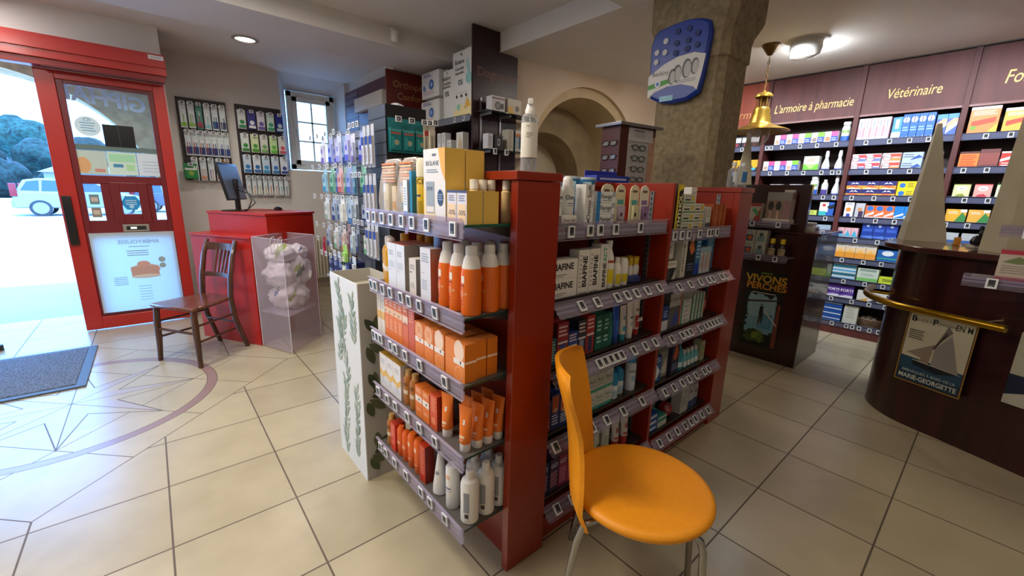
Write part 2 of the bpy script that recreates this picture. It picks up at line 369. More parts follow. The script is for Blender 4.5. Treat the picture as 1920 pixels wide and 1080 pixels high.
# ------------------------------------------------------------------ stone pillar
def pillar():
    b = MB(); s = mat('#8d7f63', .9, noise=.28, scale=26, bump=.9)
    x0, y0, x1, y1 = 3.42, -1.47, 3.80, -.99
    def ring(e, z): return [(x0-e, y0-e, z), (x1+e, y0-e, z), (x1+e, y1+e, z), (x0-e, y1+e, z)]
    lv = [(0.0, 0), (0.0, 2.30), (.012, 2.31), (.012, 2.42), (.02, 2.46), (.05, 2.53), (.058, 2.56), (.06, 2.62), (.06, 2.75)]
    bm = bmesh.new(); prev = None
    c = .045
    def oct(e, z):
        a0, b0, a1, b1 = x0-e, y0-e, x1+e, y1+e
        return [(a0+c, b0, z), (a1-c, b0, z), (a1, b0+c, z), (a1, b1-c, z), (a1-c, b1, z), (a0+c, b1, z), (a0, b1-c, z), (a0, b0+c, z)]
    vs = []; fs = []
    for i, (e, z) in enumerate(lv):
        vs += oct(e, z)
        if i:
            for k in range(8): fs.append(((i-1)*8+k, (i-1)*8+(k+1) % 8, i*8+(k+1) % 8, i*8+k))
    fs.append(tuple(range(7, -1, -1)))
    b.add(vs, fs, s); return b
pl = struct('trim_pillar', pillar(), smooth=False)

# ------------------------------------------------------------------ entrance: red header, door, facade
RED = mat('#b02319', .35, coat=.3, noise=.03, scale=6); DRED = mat('#6d1018', .35, coat=.3)
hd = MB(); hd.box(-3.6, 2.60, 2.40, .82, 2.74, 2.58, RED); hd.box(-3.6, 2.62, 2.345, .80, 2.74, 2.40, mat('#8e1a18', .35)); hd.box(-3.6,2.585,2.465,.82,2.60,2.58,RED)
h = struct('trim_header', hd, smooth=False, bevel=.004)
MB().box(.70, 2.578, 2.53, .81, 2.586, 2.565, mat('#d8d8da', .4)).box(.72, 2.5765, 2.545, .79, 2.578, 2.55, mat('#8b8b90')).obj('header_plate', h, smooth=False)
def door():
    o = struct('door_1', MB().box(-.065, 2.72, .01, .055, 2.78, 2.34, RED).box(.70, 2.72, .01, .79, 2.78, 2.34, RED).box(.055, 2.72, .01, .70, 2.78, .13, RED)
               .box(.055, 2.72, 2.27, .70, 2.78, 2.34, RED), smooth=False, bevel=.004)
    f = MB()
    for q in ((.055, .13, .10, 2.27), (.66, .13, .70, 2.27), (.10, 2.235, .66, 2.27), (.10, 1.39, .66, 1.47), (.10, .90, .66, 1.055), (.10, .13, .66, .165),
              (.215, 1.05, .275, 1.40), (.545, 1.05, .585, 1.40)): f.box(q[0], 2.735, q[1], q[2], 2.775, q[3], DRED)
    # hatch panel with six-cornered porthole
    f.box(.275, 2.73, 1.03, .345, 2.77, 1.41, DRED).box(.475, 2.73, 1.03, .545, 2.77, 1.41, DRED).box(.345, 2.73, 1.32, .475, 2.77, 1.41, DRED).box(.345, 2.73, 1.03, .475, 2.77, 1.115, DRED)
    f.obj('door_frame', o, smooth=False, bevel=.003)
    g = clear('door_glass', '#e8f2f4', .05)
    MB().box(.08, 2.752, 1.45, .68, 2.758, 2.25, g).box(.08, 2.752, 1.04, .68, 2.758, 1.40, g).box(.08, 2.752, .15, .68, 2.758, .92, g).obj('door_pane', o, smooth=False)
    sil = mat('#b9b4aa', .25, .8)
    MB().box(.32, 2.715, .945, .515, 2.735, 1.015, sil, ch=.003).box(.345, 2.713, .962, .49, 2.716, .998, mat('#1d1c1c')).box(.375, 2.712, .972, .42, 2.7135, .99, glow('#ffffff', 1.2)).obj('letter_slot', o)
    MB().box(-.05, 2.69, .84, .01, 2.72, 1.28, mat('#141414', .3), ch=.006).obj('door_handle', o)
    MB().box(.0, 2.60, 2.335, .78, 2.62, 2.35, mat('#5a0f14')).obj('door_rail', o, smooth=False)
door()
# things stuck on or hung in the door
def card(name, x0, z0, x1, z1, y, m, label, cat, draw=None, th=.003):
    b = MB().box(x0, y, z0, x1, y+th, z1, m)
    if draw: draw(b, y-.0006)
    return tag(b.obj(name, smooth=False), label, cat)
def amb(b, y):
    g = '#8f9a98'; cx = .385
    b.text('AMBRYOLISSE', cx+.03, .845, .05, y, '#8a9291', mirror=True); b.fq(cx-.05, .797, cx+.10, .803, y, g)
    for k in range(3): b.fq(cx-.07, .755-k*.022, cx+.09, .762-k*.022, y, g)
    b.disc(cx+.05, .57, .115, y+.0001, '#d9bdb2', rz=.055); b.fq(cx-.06, .50, cx+.15, .60, y, '#c9a398'); b.disc(cx+.04, .625, .05, y-.0002, '#d3a89c', rz=.03); b.disc(cx+.05,.50,.11,y-.0002,'#d9d2cb',rz=.02)
    b.disc(.57, .66, .028, y, '#9fb0af'); b.disc(.57, .60, .026, y, '#9fb0af')
    for k in range(5): b.fq(.19, .50-k*.018, .29, .505-k*.018, y, g)
    for k in range(6): b.fq(.36, .40-k*.028, .46, .404-k*.028, y, g)
def lightbox():
    tm = bpy.data.materials.new('translucent_sheet'); tm.use_nodes = True; nt = tm.node_tree; p = nt.nodes['Principled BSDF']; o_ = nt.nodes['Material Output']
    p.inputs['Base Color'].default_value = (*lin('#d2e2e2'), 1); tr = nt.nodes.new('ShaderNodeBsdfTranslucent'); tr.inputs[0].default_value = (*lin('#e4eff0'), 1); mx = nt.nodes.new('ShaderNodeMixShader'); mx.inputs[0].default_value = .45
    nt.links.new(p.outputs[0], mx.inputs[1]); nt.links.new(tr.outputs[0], mx.inputs[2]); nt.links.new(mx.outputs[0], o_.inputs[0])
    b = MB(); b.fq(.075, .165, .695, .94, 2.706, tm); amb(b, 2.7028)
    return tag(b.obj('advertising_panel', smooth=False), 'pale translucent poster with mirrored lettering in the lower half of the red door', 'poster')
lightbox()
bk = MB().box(.30, 2.74, 1.735, .515, 2.75, 1.93, mat('#0b0d11', .25)).box(.405, 2.739, 1.735, .409, 2.74, 1.93, mat('#2a2d33'))
tag(bk.obj('notice_holder', smooth=False), 'small black folded panel hanging by a wire on the door glass', 'notice holder')
tag(MB().box(.08, 2.742, 1.695, .68, 2.75, 1.74, mat('#5e7470', .4)).obj('shelf_bar', smooth=False), 'grey green bar across the upper glass of the red door', 'bar')
PA = [(.085,1.48,.29,1.69,'#b9c9bd'),(.295,1.48,.50,1.69,'#c9dfd2'),(.505,1.48,.69,1.69,'#cfdbe4')]
nm = ['sea green poster with an orange figure at the left under the door bar', 'pale green and white notice in the middle under the door bar', 'pale blue white notice at the right under the door bar']
for i, (a, c, d, e, h_) in enumerate(PA):
    b = MB().box(a, 2.7455, c, d, 2.7485, e, mat(h_, .6))
    if i == 0: b.disc(.13, 1.56, .05, 2.745, '#d6a46e', rz=.07); b.fq(.2,1.5,.27,1.53,2.745,'#c9877a')
    if i == 1: b.fq(.31, 1.60, .49, 1.67, 2.745, '#9fd6ab'); b.fq(.33, 1.55, .40, 1.58, 2.745, '#3b84ad'); b.fq(.42,1.52,.48,1.58,2.745,'#a9d6a0')
    if i == 2:
        for k in range(4): b.fq(.54, 1.52+k*.03, .66, 1.525+k*.03, 2.745, '#93a7b8')
    tag(b.obj('door_notice', smooth=False), nm[i], 'notice')
b = MB(); b.lathe([(.085, 0), (.085, .002)], mat('#cfe6ef', .4), Matrix.Translation((.205, 2.748, 1.90)) @ Matrix.Rotation(PI/2, 4, 'X'), 32)
b.text('ICI', .205, 1.955, .04, 2.7455, '#2a7fa8', mirror=True)
for k in range(4): b.fq(.155+.008*(k % 2), 1.925-k*.022, .255-.006*(k % 3), 1.932-k*.022, 2.7455, '#5c9fc0')
tag(b.obj('round_sticker'), 'round pale blue sticker with mirrored writing high on the door glass', 'sticker')
b = MB(); b.lathe([(.075, 0), (.075, .003)], mat('#1f8fce', .4), Matrix.Translation((.41, 2.742, 1.22)) @ Matrix.Rotation(PI/2, 4, 'X'), 6)
for k in range(3): b.fq(.37, 1.24-k*.018, .45, 1.246-k*.018, 2.738, '#cfe6f4')
b.disc(.41, 1.185, .018, 2.738, '#9fd0ea'); tag(b.obj('hexagonal_sticker', smooth=False), 'blue six-sided sticker in the porthole of the red door', 'sticker')
for z, hh, l in ((1.25, '#6f8a8e', 'small grey sticker in the left lower door pane, the upper of two'), (1.13, '#8e8378', 'small brown pictured card in the left lower door pane, the lower of two')):
    b = MB().box(.125, 2.745, z-.045, .19, 2.75, z+.045, mat(hh)); b.fq(.135, z-.02, .18, z+.02, 2.7445, '#c9b8a8'); tag(b.obj('door_card', smooth=False), l, 'card')
# lettering of the shop name on the outer glass
b = MB()
b.text('PHARMACIE GIPHAR', .33, 2.27, .20, 3.02, mat('#f4f6f8', .5), mirror=True, bold=.02, align='RIGHT', wide=1.0)
for v in range(len(b.v)):
    x, y, z = b.v[v]; b.v[v] = (x+.02, y, z-.14*(x-.33))
b.v = [(x, y+d, z) for d in (0,) for x, y, z in b.v]
SIGN = b
SIGN = MB()
SIGN.text('GIPHAR', .005, 2.24, .19, 3.04, mat('#f4f6f8', .5), mirror=True, bold=.03, align='RIGHT', wide=.95)
SIGN.v = [(x, y, z-.10*(x-.0)-.02) for x, y, z in SIGN.v]
tag(SIGN.obj('shop_lettering', smooth=False), 'white mirrored capitals of the shop name across the top of the glass door', 'lettering')
# ------------------------------------------------------------------ outside
def stone_arch():
    b = MB(); s = mat('#f2cc9c', .9, noise=.25, scale=14, bump=.8); cx, cz, r = -.55, 1.18, 1.235; n = 30
    a = [(cx+r, 0)]+[(cx+r*math.cos(PI*k/n), cz+r*math.sin(PI*k/n)) for k in range(n+1)]+[(cx-r, 0)]
    o = [(.79, 0)]
    for k in range(n+1):
        dx, dz = math.cos(PI*k/n), math.sin(PI*k/n); q = min((1.34 if dx > 0 else 2.2)/max(abs(dx), 1e-6), (3.3-cz)/max(dz, 1e-6)); o.append((cx+dx*q, cz+dz*q))
    o.append((cx-2.2, 0)); m_ = len(a)
    for yy, fl in ((3.30, 0), (3.75, 1)):
        vs = [(x, yy, z) for x, z in a]+[(x, yy, z) for x, z in o]; b.add(vs, [(i, i+1, m_+i+1, m_+i) for i in range(m_-1)], s)
    b.add([(x, 3.30, z) for x, z in a]+[(x, 3.75, z) for x, z in a], [(i, i+1, m_+i+1, m_+i) for i in range(m_-1)], s)
    return b
struct('wall_outer_arch', stone_arch(), smooth=False)
struct('trim_outer_ceiling', MB().box(-3.6, 3.0, 2.6, .8, 3.3, 2.7, PL), smooth=False)
struct('pavement', MB().box(-60, 3.5, -.09, 60, 55, -.01, mat('#a8a6a0', .8, noise=.06, scale=1.2)).box(-3.6,2.8,-.09,.95,3.5,-.005, mat('#d8d5cc', .7, noise=.05, scale=3)), smooth=False)
def hillside():
    b = MB(); n = 60; vs = []
    for j in range(8):
        for i in range(n):
            x = -60+i*3.0; t = j/7; y = 62+t*30; hgt = 8*math.sin(t*PI/2)*(1+.25*math.sin(i*.35))*max(.25, 1-.008*abs(x+22)); vs.append((x, y, hgt-.1))
    fs = [(j*n+i, j*n+i+1, (j+1)*n+i+1, (j+1)*n+i) for j in range(7) for i in range(n-1)]
    return b.add(vs, fs, mat('#0e2422', .95, noise=.3, scale=.6))
struct('hillside', hillside())
LEAF = [mat('#10302c', .95, noise=.85, scale=7, bump=1), mat('#163a34', .95, noise=.85, scale=7, bump=1), mat('#0c2826', .95, noise=.85, scale=7, bump=1)]
TM = []
for k in range(3):
    bm = bmesh.new(); bmesh.ops.create_icosphere(bm, subdivisions=4, radius=1)
    rr = random.Random(k)
    blobs = [(Vector((rr.uniform(-1, 1), rr.uniform(-1, 1), rr.uniform(-.6, 1))).normalized(), rr.uniform(.15, .4)) for _ in range(26)]
    for v in bm.verts:
        d = v.co.normalized(); e = 0
        for q, h_ in blobs: e = max(e, h_*max(0, 1-((d-q).length/.55)**2))
        v.co = d*(.85+e+rr.uniform(-.03, .03))
    me = bpy.data.meshes.new('crown'); bm.to_mesh(me); bm.free(); me.materials.append(LEAF[k]); me.shade_smooth(); TM.append(me)
trunk = MB().cyl((0,0,-2.4), (0,0,-.4), .16, mat('#5a4a3a', .9)).mesh('trunk')
ti = 0
for row_, (yy, zz, ss) in enumerate(((50, 1.5, 1.9), (56, 3.1, 2.1), (63, 4.9, 2.3))):
    for i in range(6):
        x = -17+i*4.3+(row_ % 2)*2.1
        t = bpy.data.objects.new('tree', TM[(i+row_) % 3]); COL.objects.link(t); t.location = (x, yy+random.uniform(-1, 1), zz+random.uniform(-.4, .4)-(0 if x < -6 else .8))
        t.scale = (ss*random.uniform(.8, 1.1), ss, ss*random.uniform(.75, .95)); t.rotation_euler.z = random.uniform(0, 6)
        tag(t, ('round leafy tree in the lowest row at the foot of the wooded hill', 'round leafy tree in the middle row of the wooded hill', 'round leafy tree on the crest of the wooded hill')[row_], 'tree', ('trees at the foot of the hill', 'trees half way up the hill', 'trees on the crest')[row_])
        tr = bpy.data.objects.new('trunk', trunk); COL.objects.link(tr); tr.parent = t
hs = empty('house', (-3.6, 31, 0), 'small white building with grey roof beyond the parked cars', 'building')
MB().box(0, 0, 0, 3.2, 3, 1.9, mat('#8a8a86', .8)).obj('wall', hs, smooth=False)
MB().prism([(-.2, 1.85), (3.4, 1.85), (1.6, 2.7)], -.2, 3.2, mat('#8b8f96', .7), Matrix(((1,0,0,0),(0,0,1,0),(0,1,0,0),(0,0,0,1)))).obj('roof', hs, smooth=False)
def car(loc, rz, paint, label, s=1):
    t = empty('car', loc, label, 'car', rz=rz); p = mat(paint, .25, coat=.6); dk = mat('#20242a', .2); gl = mat('#2c4458', .2)
    # side profile (x forward, z up)
    low = [(-1.95,.32),(-1.98,.62),(-1.93,.90),(-1.80,.98),(1.05,.97),(1.72,.84),(1.98,.66),(2.0,.34)]
    top = [(-1.86,.95),(-1.62,1.42),(-1.2,1.50),(.1,1.50),(.45,1.40),(1.15,.95)]
    T = Matrix(((1,0,0,0),(0,0,1,0),(0,1,0,0),(0,0,0,1)))
    def shell(pts, w, m, tap=0):
        b = MB(); n = len(pts); zs = max(z for x, z in pts); z0 = min(z for x, z in pts)
        A = [(x, -w+tap*(z-z0), z) for x, z in pts]; B = [(x, w-tap*(z-z0), z) for x, z in pts]
        b.add(A+B, [tuple(range(n)), tuple(range(2*n-1, n-1, -1))]+[(i, n+i, n+(i+1) % n, (i+1) % n) for i in range(n)], m); return b
    shell(low, .84, p).obj('body', t, bevel=.05); shell(top, .80, p, .25).obj('cabin', t, bevel=.04)
    for sg in (-1, 1):
        for wn, q in (('front_window', [(.05,1.0),(.05,1.42),(.38,1.34),(1.0,1.0)]), ('rear_window', [(-.02,1.0),(-.02,1.42),(-1.1,1.42),(-1.15,1.0)]), ('quarter_window', [(-1.22,1.0),(-1.18,1.42),(-1.52,1.36),(-1.72,1.02)])):
            b = MB(); vs = [(x, sg*(.812-.25*(z-.95)), z) for x, z in q]; b.add(vs, [tuple(range(4))], gl); b.obj(wn, t, smooth=False)
        for x in (-1.25, 1.25):
            b = MB(); b.lathe([(.10, -.02, mat('#8b9097', .3, .6)), (.22, -.02, mat('#8b9097', .3, .6)), (.235, .0, dk), (.32, .0, dk), (.32, .16, dk), (.2, .16)], dk, Matrix.Translation((x, sg*.86, .32)) @ Matrix.Rotation(sg*PI/2, 4, 'X'), 24); b.obj('wheel', t)
        MB().box(-1.99, sg*.82-.06, .78, -1.80, sg*.82+.04, 1.28, mat('#7a1018', .3), ch=.02).obj('tail_light', t)
        MB().box(1.86, sg*.66-.16, .62, 1.99, sg*.66+.16, .76, mat('#dfe6ea', .1), ch=.02).obj('head_light', t)
        MB().box(.9, sg*.96-.08, .95, 1.05, sg*.96+.06, 1.08, p, ch=.03).obj('wing_mirror', t)
    MB().box(-2.05, -.75, .34, -1.93, .75, .6, mat('#8d949b', .4), ch=.03).obj('bumper', t)
car((-1.55, 23.2, -.01), 0, '#7c8288', 'white hatchback with red tail lamp parked in sunlight beyond the open doorway')
car((-6.6, 25.2, -.01), .1, '#3a4a60', 'blue grey car at the left edge, behind the white hatchback')
car((1.9, 25.5, -.01), -.1, '#3c4a5c', 'dark blue car seen through the right pane of the red door')

# ------------------------------------------------------------------ door mat and oddments on the floor
b = MB(); dm = mat('#626c7a', .95, noise=.85, scale=110, bump=1); b.box(-2.1, 1.18, 0, .045, 2.17, .012, mat('#4a5560', .6)); b.box(-2.1, 1.235, .001, -.01, 2.12, .016, dm)
tag(b.obj('doormat', smooth=False), 'dark grey flecked doormat on the tiles just inside the open doorway', 'doormat')
b = MB(); b.box(0,0,0,.30,.05,.02, mat('#2d2d34',.4), ch=.006); b.box(.22,.0,.02,.30,.05,.05, mat('#2d2d34',.4), ch=.006)
o = tag(b.obj('door_stop', loc=(-.83, 2.40, .001), rz=.25), 'small dark door stop lying at the left edge behind the doormat', 'door stop')

# ------------------------------------------------------------------ red desk with monitor
DR = mat('#b0200f', .38, coat=.25, noise=.03, scale=5)
dk_ = empty('reception_desk', (0, 0, 0), 'two level red lacquered desk against the wall behind the brown wooden chair', 'desk')
dk_.location = (1.16, 1.36, 0)
A_ = (-.37, .61); B_ = (0, 0); C_ = (.66, .50); D_ = (.29, 1.11); A2 = (-.21, .73); B2 = (.16, .12)
b = MB(); b.prism([A2, B2, C_, D_], 0, 1.155, DR); b.obj('body', dk_, smooth=False, bevel=.004)
b = MB(); b.prism([(-.21-.01,.73+.008), (.16-.01,.12-.014), (.675,.495), (.29,1.125)], 1.155, 1.175, DR); b.obj('top', dk_, smooth=False, bevel=.002)
b = MB(); b.prism([A_, B_, B2, A2], 0, .965, DR); b.obj('front_panel', dk_, smooth=False, bevel=.004)
b = MB(); b.prism([(-.385,.62), (-.005,-.016), (.16,.108), (-.215,.735)], .965, .985, DR); b.obj('lower_top', dk_, smooth=False, bevel=.003)
# monitor seen from behind
mo = empty('monitor', (1.16, 2.02, 1.175), 'slim black monitor standing on the red desk, seen edge on from behind', 'monitor', rz=R_(62))
b = MB(); T = Matrix.Translation((0, 0, .27)) @ Matrix.Rotation(R_(-12), 4, 'X'); b.box(-.21, -.012, -.17, .21, .012, .17, mat('#15161a', .3), T, ch=.004); b.obj('screen_housing', mo)
b = MB(); b.box(-.20, .0125, -.155, .20, .0135, .155, mat('#5f7d95', .15), T); b.obj('screen', mo, smooth=False)
b = MB(); b.box(-.20, -.0135, -.16, .20, -.0125, .15, mat('#6e7f90', .3, .3), T); b.obj('back_cover', mo, smooth=False)
MB().box(-.03, -.05, .01, .03, -.02, .30, mat('#131316', .35), ch=.005).obj('stand_neck', mo)
MB().lathe([(.11, 0), (.11, .008), (.03, .014)], mat('#131316', .3), n=28).obj('stand_base', mo)
b = MB(); b.tube([(0,-.05,.24),(.0,-.12,.20),(-.04,-.17,.10),(-.06,-.14,.02),(-.02,-.10,.01)], .006, mat('#0d0d0f', .4)); b.tube([(0,-.05,.2),(.05,-.13,.16),(.02,-.18,.08),(-.01,-.12,.015)], .005, mat('#0d0d0f', .4)); b.obj('cable', mo)
b = MB(); b.lathe([(.052,0),(.056,.008),(.045,.025),(.02,.036),(0.001,.038)], mat('#111113', .3), sx=1, sy=.62, n=24); tag(b.obj('computer_mouse', loc=(1.55, 2.10, 1.176), rz=.8), 'black computer mouse on the red desk to the right of the monitor', 'computer mouse')
b = MB(); b.tube([(1.24,2.0,1.18),(1.32,2.06,1.181),(1.40,2.02,1.179),(1.50,2.08,1.181)], .0028, mat('#1a1a1c', .4)); tag(b.obj('mouse_cable'), 'thin black cable between monitor and mouse on the red desk', 'cable')
# clear box of shopping bags on the side of the desk
PX = clear('acrylic', '#eee6ee', .035)
px_ = empty('acrylic_bin', (1.16, 1.36, 0), 'tall clear acrylic bin fixed to the side of the red desk, full of plastic bags', 'bin')
P_ = [(.012,-.012), (.165,-.385), (.50,-.055), (.345,.27)]
def sheet(a, c, z0, z1, t=.004):
    a = Vector((*a, 0)); c = Vector((*c, 0)); d = (c-a).normalized(); n = Vector((-d.y, d.x, 0))*t
    q = [a, c, c+n, a+n]; return MB().prism([(v.x, v.y) for v in q], z0, z1, PX)
for i in range(4): sheet(P_[i], P_[(i+1) % 4], .01 if i else .01, .99).obj('side_panel', px_, smooth=False)
def strip_edge(b):
    for p in P_: b.cyl((p[0], p[1], .01), (p[0], p[1], .99), .0028, mat('#d9d4de', .2), 6)
    for z in (.99,):
        for i in range(4): b.cyl((*P_[i], z), (*P_[(i+1) % 4], z), .0025, mat('#cfc8d6', .2), 6)
    return b
strip_edge(MB()).obj('edges', px_)
MB().prism([(.02,-.012), (.165,-.37), (.485,-.055), (.34,.25)], .33, .335, PX).obj('floor_panel', px_, smooth=False)
bagm = mat('#e9e8e2', .35, noise=.06, scale=30, bump=.8)
def bag(loc, s, seed, marks, label):
    rr = random.Random(seed); bm = bmesh.new(); bmesh.ops.create_icosphere(bm, subdivisions=4, radius=1)
    ds = [(Vector((rr.gauss(0,1), rr.gauss(0,1), rr.gauss(0,1))).normalized(), rr.uniform(.05,.16), rr.uniform(4,9)) for _ in range(12)]
    for v in bm.verts:
        d = v.co.normalized(); e = 1
        for q, a, f in ds: e += a*math.sin(f*d.dot(q)*(2 if f < 6.5 else 6)+seed)*(.4 if f < 6.5 else .22)
        v.co = Vector((d.x*s[0], d.y*s[1], d.z*s[2]))*e
    me = bpy.data.meshes.new('shopping_bag'); bm.to_mesh(me); me.materials.append(bagm)
    for h_ in ('#8fae2e', '#20452c', '#1f4e8c'): me.materials.append(mat(h_, .5))
    for p in me.polygons:
        c = p.center
        for (mx_, mz, mr, mi_) in marks:
            if c.y < -.0 and abs(c.x-mx_) < mr*.9 and abs((c.z-mz)-(c.x-mx_)*1.2) < mr*.7: p.material_index = mi_
    bm.free(); me.shade_smooth()
    o = bpy.data.objects.new('shopping_bag', me); COL.objects.link(o); o.location = loc; o.rotation_euler.z = R_(-15); return tag(o, label, 'plastic bag')
C0 = (1.16+.255, 1.36-.05)
bag((C0[0], C0[1]+.0, .46), (.155,.14,.125), 1, [(.03,.0,.035,1),(-.09,.05,.02,3)], 'white plastic bag with green and blue marks at the bottom of the acrylic bin')
bag((C0[0]-.05, C0[1], .66), (.13,.14,.13), 2, [], 'plain white plastic bag at the left in the middle of the acrylic bin')
bag((C0[0]+.09, C0[1]+.0, .68), (.11,.11,.14), 3, [(.02,.0,.04,2),(.0,.03,.03,1)], 'white plastic bag with dark green lettering patch at the right of the acrylic bin')
bag((C0[0]-.03, C0[1], .84), (.13,.13,.08), 4, [(-.0,.05,.05,1)], 'white plastic bag with a light green band at the top of the acrylic bin')
bag((C0[0]+.10, C0[1]+.03, .84), (.09,.09,.07), 5, [(.03,.03,.015,3)], 'small crumpled white plastic bag at the top right of the acrylic bin')
for (x, y) in ((1.27, 1.12), (1.31, 1.05)):
    tag(MB().tube([(x,y,.86),(x-.01,y-.02,.95),(x+.0,y-.035,1.0),(x+.02,y-.03,1.01),(x+.03,y-.02,.98),(x+.02,y,.92)], .0025, mat('#dcd7d2', .4)).obj('hanging_loop'), 'thin white string loop hooked over the rim of the acrylic bin', 'string', group='string loops on the acrylic bin')

# ------------------------------------------------------------------ brown wooden chair
def wooden_chair():
    W = wood('#3a2014', '#5e3824', 4, .35); W2 = wood('#4a2616', '#75432a', 3, .28, coat=.4)
    t = empty('wooden_chair', (.745, 1.42, 0), 'dark brown wooden bistro chair with slatted back in front of the red desk', 'chair')
    # local frame: f = forward, s = sideways (to the right seen from the camera)
    FL, FR, BR, BL = (Vector(p)-Vector((.745, 1.42)) for p in ((.461,1.469), (.695,1.106), (1.022,1.40), (.851,1.693)))
    def leg(p, q, name):
        b = MB(); b.tube(q, .018, W, n=8, rs=p); return b.obj(name, t)
    for c in (FL, FR):
        d = Vector((c.x, c.y)).normalized()
        leg([.020,.023,.021,.018,.018], [(c.x*.92,c.y*.92,.455),(c.x*.96,c.y*.96,.32),(c.x*.97,c.y*.97,.18),(c.x,c.y,.06),(c.x*1.02,c.y*1.02,0)], 'leg')
    back = Vector(((BL+BR)/2-(FL+FR)/2)).normalized()
    for c in (BL, BR):
        P = [(c+back*.05, 0), (c+back*.01, .12), (c-back*.045, .30), (c-back*.06, .47), (c-back*.04, .65), (c+back*.0, .82), (c+back*.05, .95)]
        leg([.017,.019,.021,.022,.021,.020,.017], [(p.x, p.y, z) for p, z in P], 'back_leg')
    # seat
    b = MB(); a = FL*1.06; bb = FR*1.06; c2 = BR*.93; d2 = BL*.93
    pts = [a, (a*.5+bb*.5)+(-back)*.02, bb, bb*.5+c2*.5+(bb-a)*.03, c2, d2, d2*.5+a*.5-(bb-a)*.03]
    b.prism([(p.x, p.y) for p in pts], .455, .482, W2); b.obj('seat', t, bevel=.010)
    def bar(p, q, z0, z1, r, name, sag=0):
        m_ = (p+q)/2+back*sag; MB().tube([(p.x,p.y,z0),(m_.x,m_.y,(z0+z1)/2),(q.x,q.y,z1)], r, W, n=8).obj(name, t)
    F1, F2, B1, B2_ = FL*.96, FR*.96, BL-back*.05, BR-back*.05
    bar(F1, F2, .27, .27, .011, 'stretcher'); bar(F1, B1, .33, .33, .009, 'stretcher'); bar(F1, B1, .20, .20, .009, 'stretcher')
    bar(F2, B2_, .33, .33, .009, 'stretcher'); bar(F2, B2_, .20, .20, .009, 'stretcher'); bar(B1, B2_, .26, .26, .009, 'stretcher')
    def rail(z0, z1, off, name, th=.016, cur=.03):
        b = MB(); n = 8; vs = []
        for k in range(n+1):
            u = k/n; p = BL.lerp(BR, u)+back*(off+cur*math.sin(PI*u))
            for dz, dt in ((z0, 0), (z1, 0), (z1, th), (z0, th)): q = p+back*dt; vs.append((q.x, q.y, dz))
        fs = []
        for k in range(n):
            for j in range(4): fs.append((k*4+j, k*4+(j+1) % 4, (k+1)*4+(j+1) % 4, (k+1)*4+j))
        fs += [(3,2,1,0), (n*4, n*4+1, n*4+2, n*4+3)]; b.add(vs, fs, W); return b.obj(name, t, bevel=.003)
    rail(.86, .925, .02, 'top_rail'); rail(.635, .675, -.045, 'lower_rail')
    for u in (.34, .46, .58, .70):
        p0 = BL.lerp(BR, u)+back*(-.04+.03*math.sin(PI*u)); p1 = BL.lerp(BR, .5+(u-.5)*1.15)+back*(.025+.03*math.sin(PI*u))
        MB().tube([(p0.x,p0.y,.66),(p1.x,p1.y,.87)], .008, W, n=8).obj('back_slat', t)
wooden_chair()

# ------------------------------------------------------------------ yellow chair
def yellow_chair():
    Y = mat('#ea9610', .5, noise=.03, scale=60, bump=.05); CH = mat('#a9a9a6', .22, 1)
    F = Vector((.56, -.83, 0)).normalized(); L = Vector((-F.y, F.x, 0))
    t = empty('yellow_chair', (1.690, -2.172, 0), 'yellow plastic chair with round seat and chrome legs in the foreground', 'chair')
    T = Matrix(((-L.x, F.x, 0, 0), (-L.y, F.y, 0, 0), (0, 0, 1, 0), (0, 0, 0, 1)))   # local x = side, y = forward
    b = MB(); b.lathe([(.05,.435),(.19,.437),(.226,.445),(.233,.457),(.230,.468),(.216,.475),(.20,.4745),(.05,.470),(.001,.470)], Y, T, 56, sx=1, sy=1.0); b.obj('seat', t, ang=60)
    # back: curved blade that narrows to a waist and spreads down to the legs
    b = MB(); n = 16; lv = [(.40,.192,-.200),(.46,.200,-.222),(.53,.172,-.230),(.60,.142,-.236),(.68,.142,-.246),(.75,.160,-.262),(.80,.175,-.275),(.845,.180,-.287),(.872,.165,-.294),(.884,.135,-.297)]
    vs = []
    for th in (0, .014):
        for z, hw, y in lv:
            for k in range(n+1):
                u = -1+2*k/n; vs.append((u*hw, y-th+.055*u*u*(1 if z > .5 else .9)+ (0), z+(.008*(1-u*u) if z > .86 else 0)))
    m_ = len(lv)*(n+1); fs = []
    for i in range(len(lv)-1):
        for k in range(n):
            a = i*(n+1)+k; fs.append((a, a+1, a+n+2, a+n+1)); fs.append((m_+a, m_+a+n+1, m_+a+n+2, m_+a+1))
        for k in (0, n):
            a = i*(n+1)+k; fs.append((a, a+n+1, m_+a+n+1, m_+a))
    for k in range(n): fs.append((k, m_+k, m_+k+1, k+1)); a = (len(lv)-1)*(n+1)+k; fs.append((a, a+1, m_+a+1, m_+a))
    b.add(vs, fs, Y, T); o = b.obj('backrest', t, ang=50)
    for sg in (-1, 1):
        b = MB(); b.tube([T @ Vector(p) for p in [(sg*.183,-.165,.43),(sg*.186,-.185,.36),(sg*.195,-.235,0)]], .0115, CH, n=12); b.obj('back_leg', t)
        b = MB(); b.tube([T @ Vector(p) for p in [(sg*.12,-.05,.425),(sg*.12,.10,.425),(sg*.12,.15,.42),(sg*.12,.178,.40),(sg*.12,.19,.36),(sg*.13,.215,.0)]], .0115, CH, n=12); b.obj('leg', t)
        MB().tube([T @ Vector(p) for p in [(sg*.183,-.165,.425),(sg*.14,-.10,.43),(sg*.12,-.04,.43)]], .009, CH, n=10).obj('seat_bracket', t)
yellow_chair()
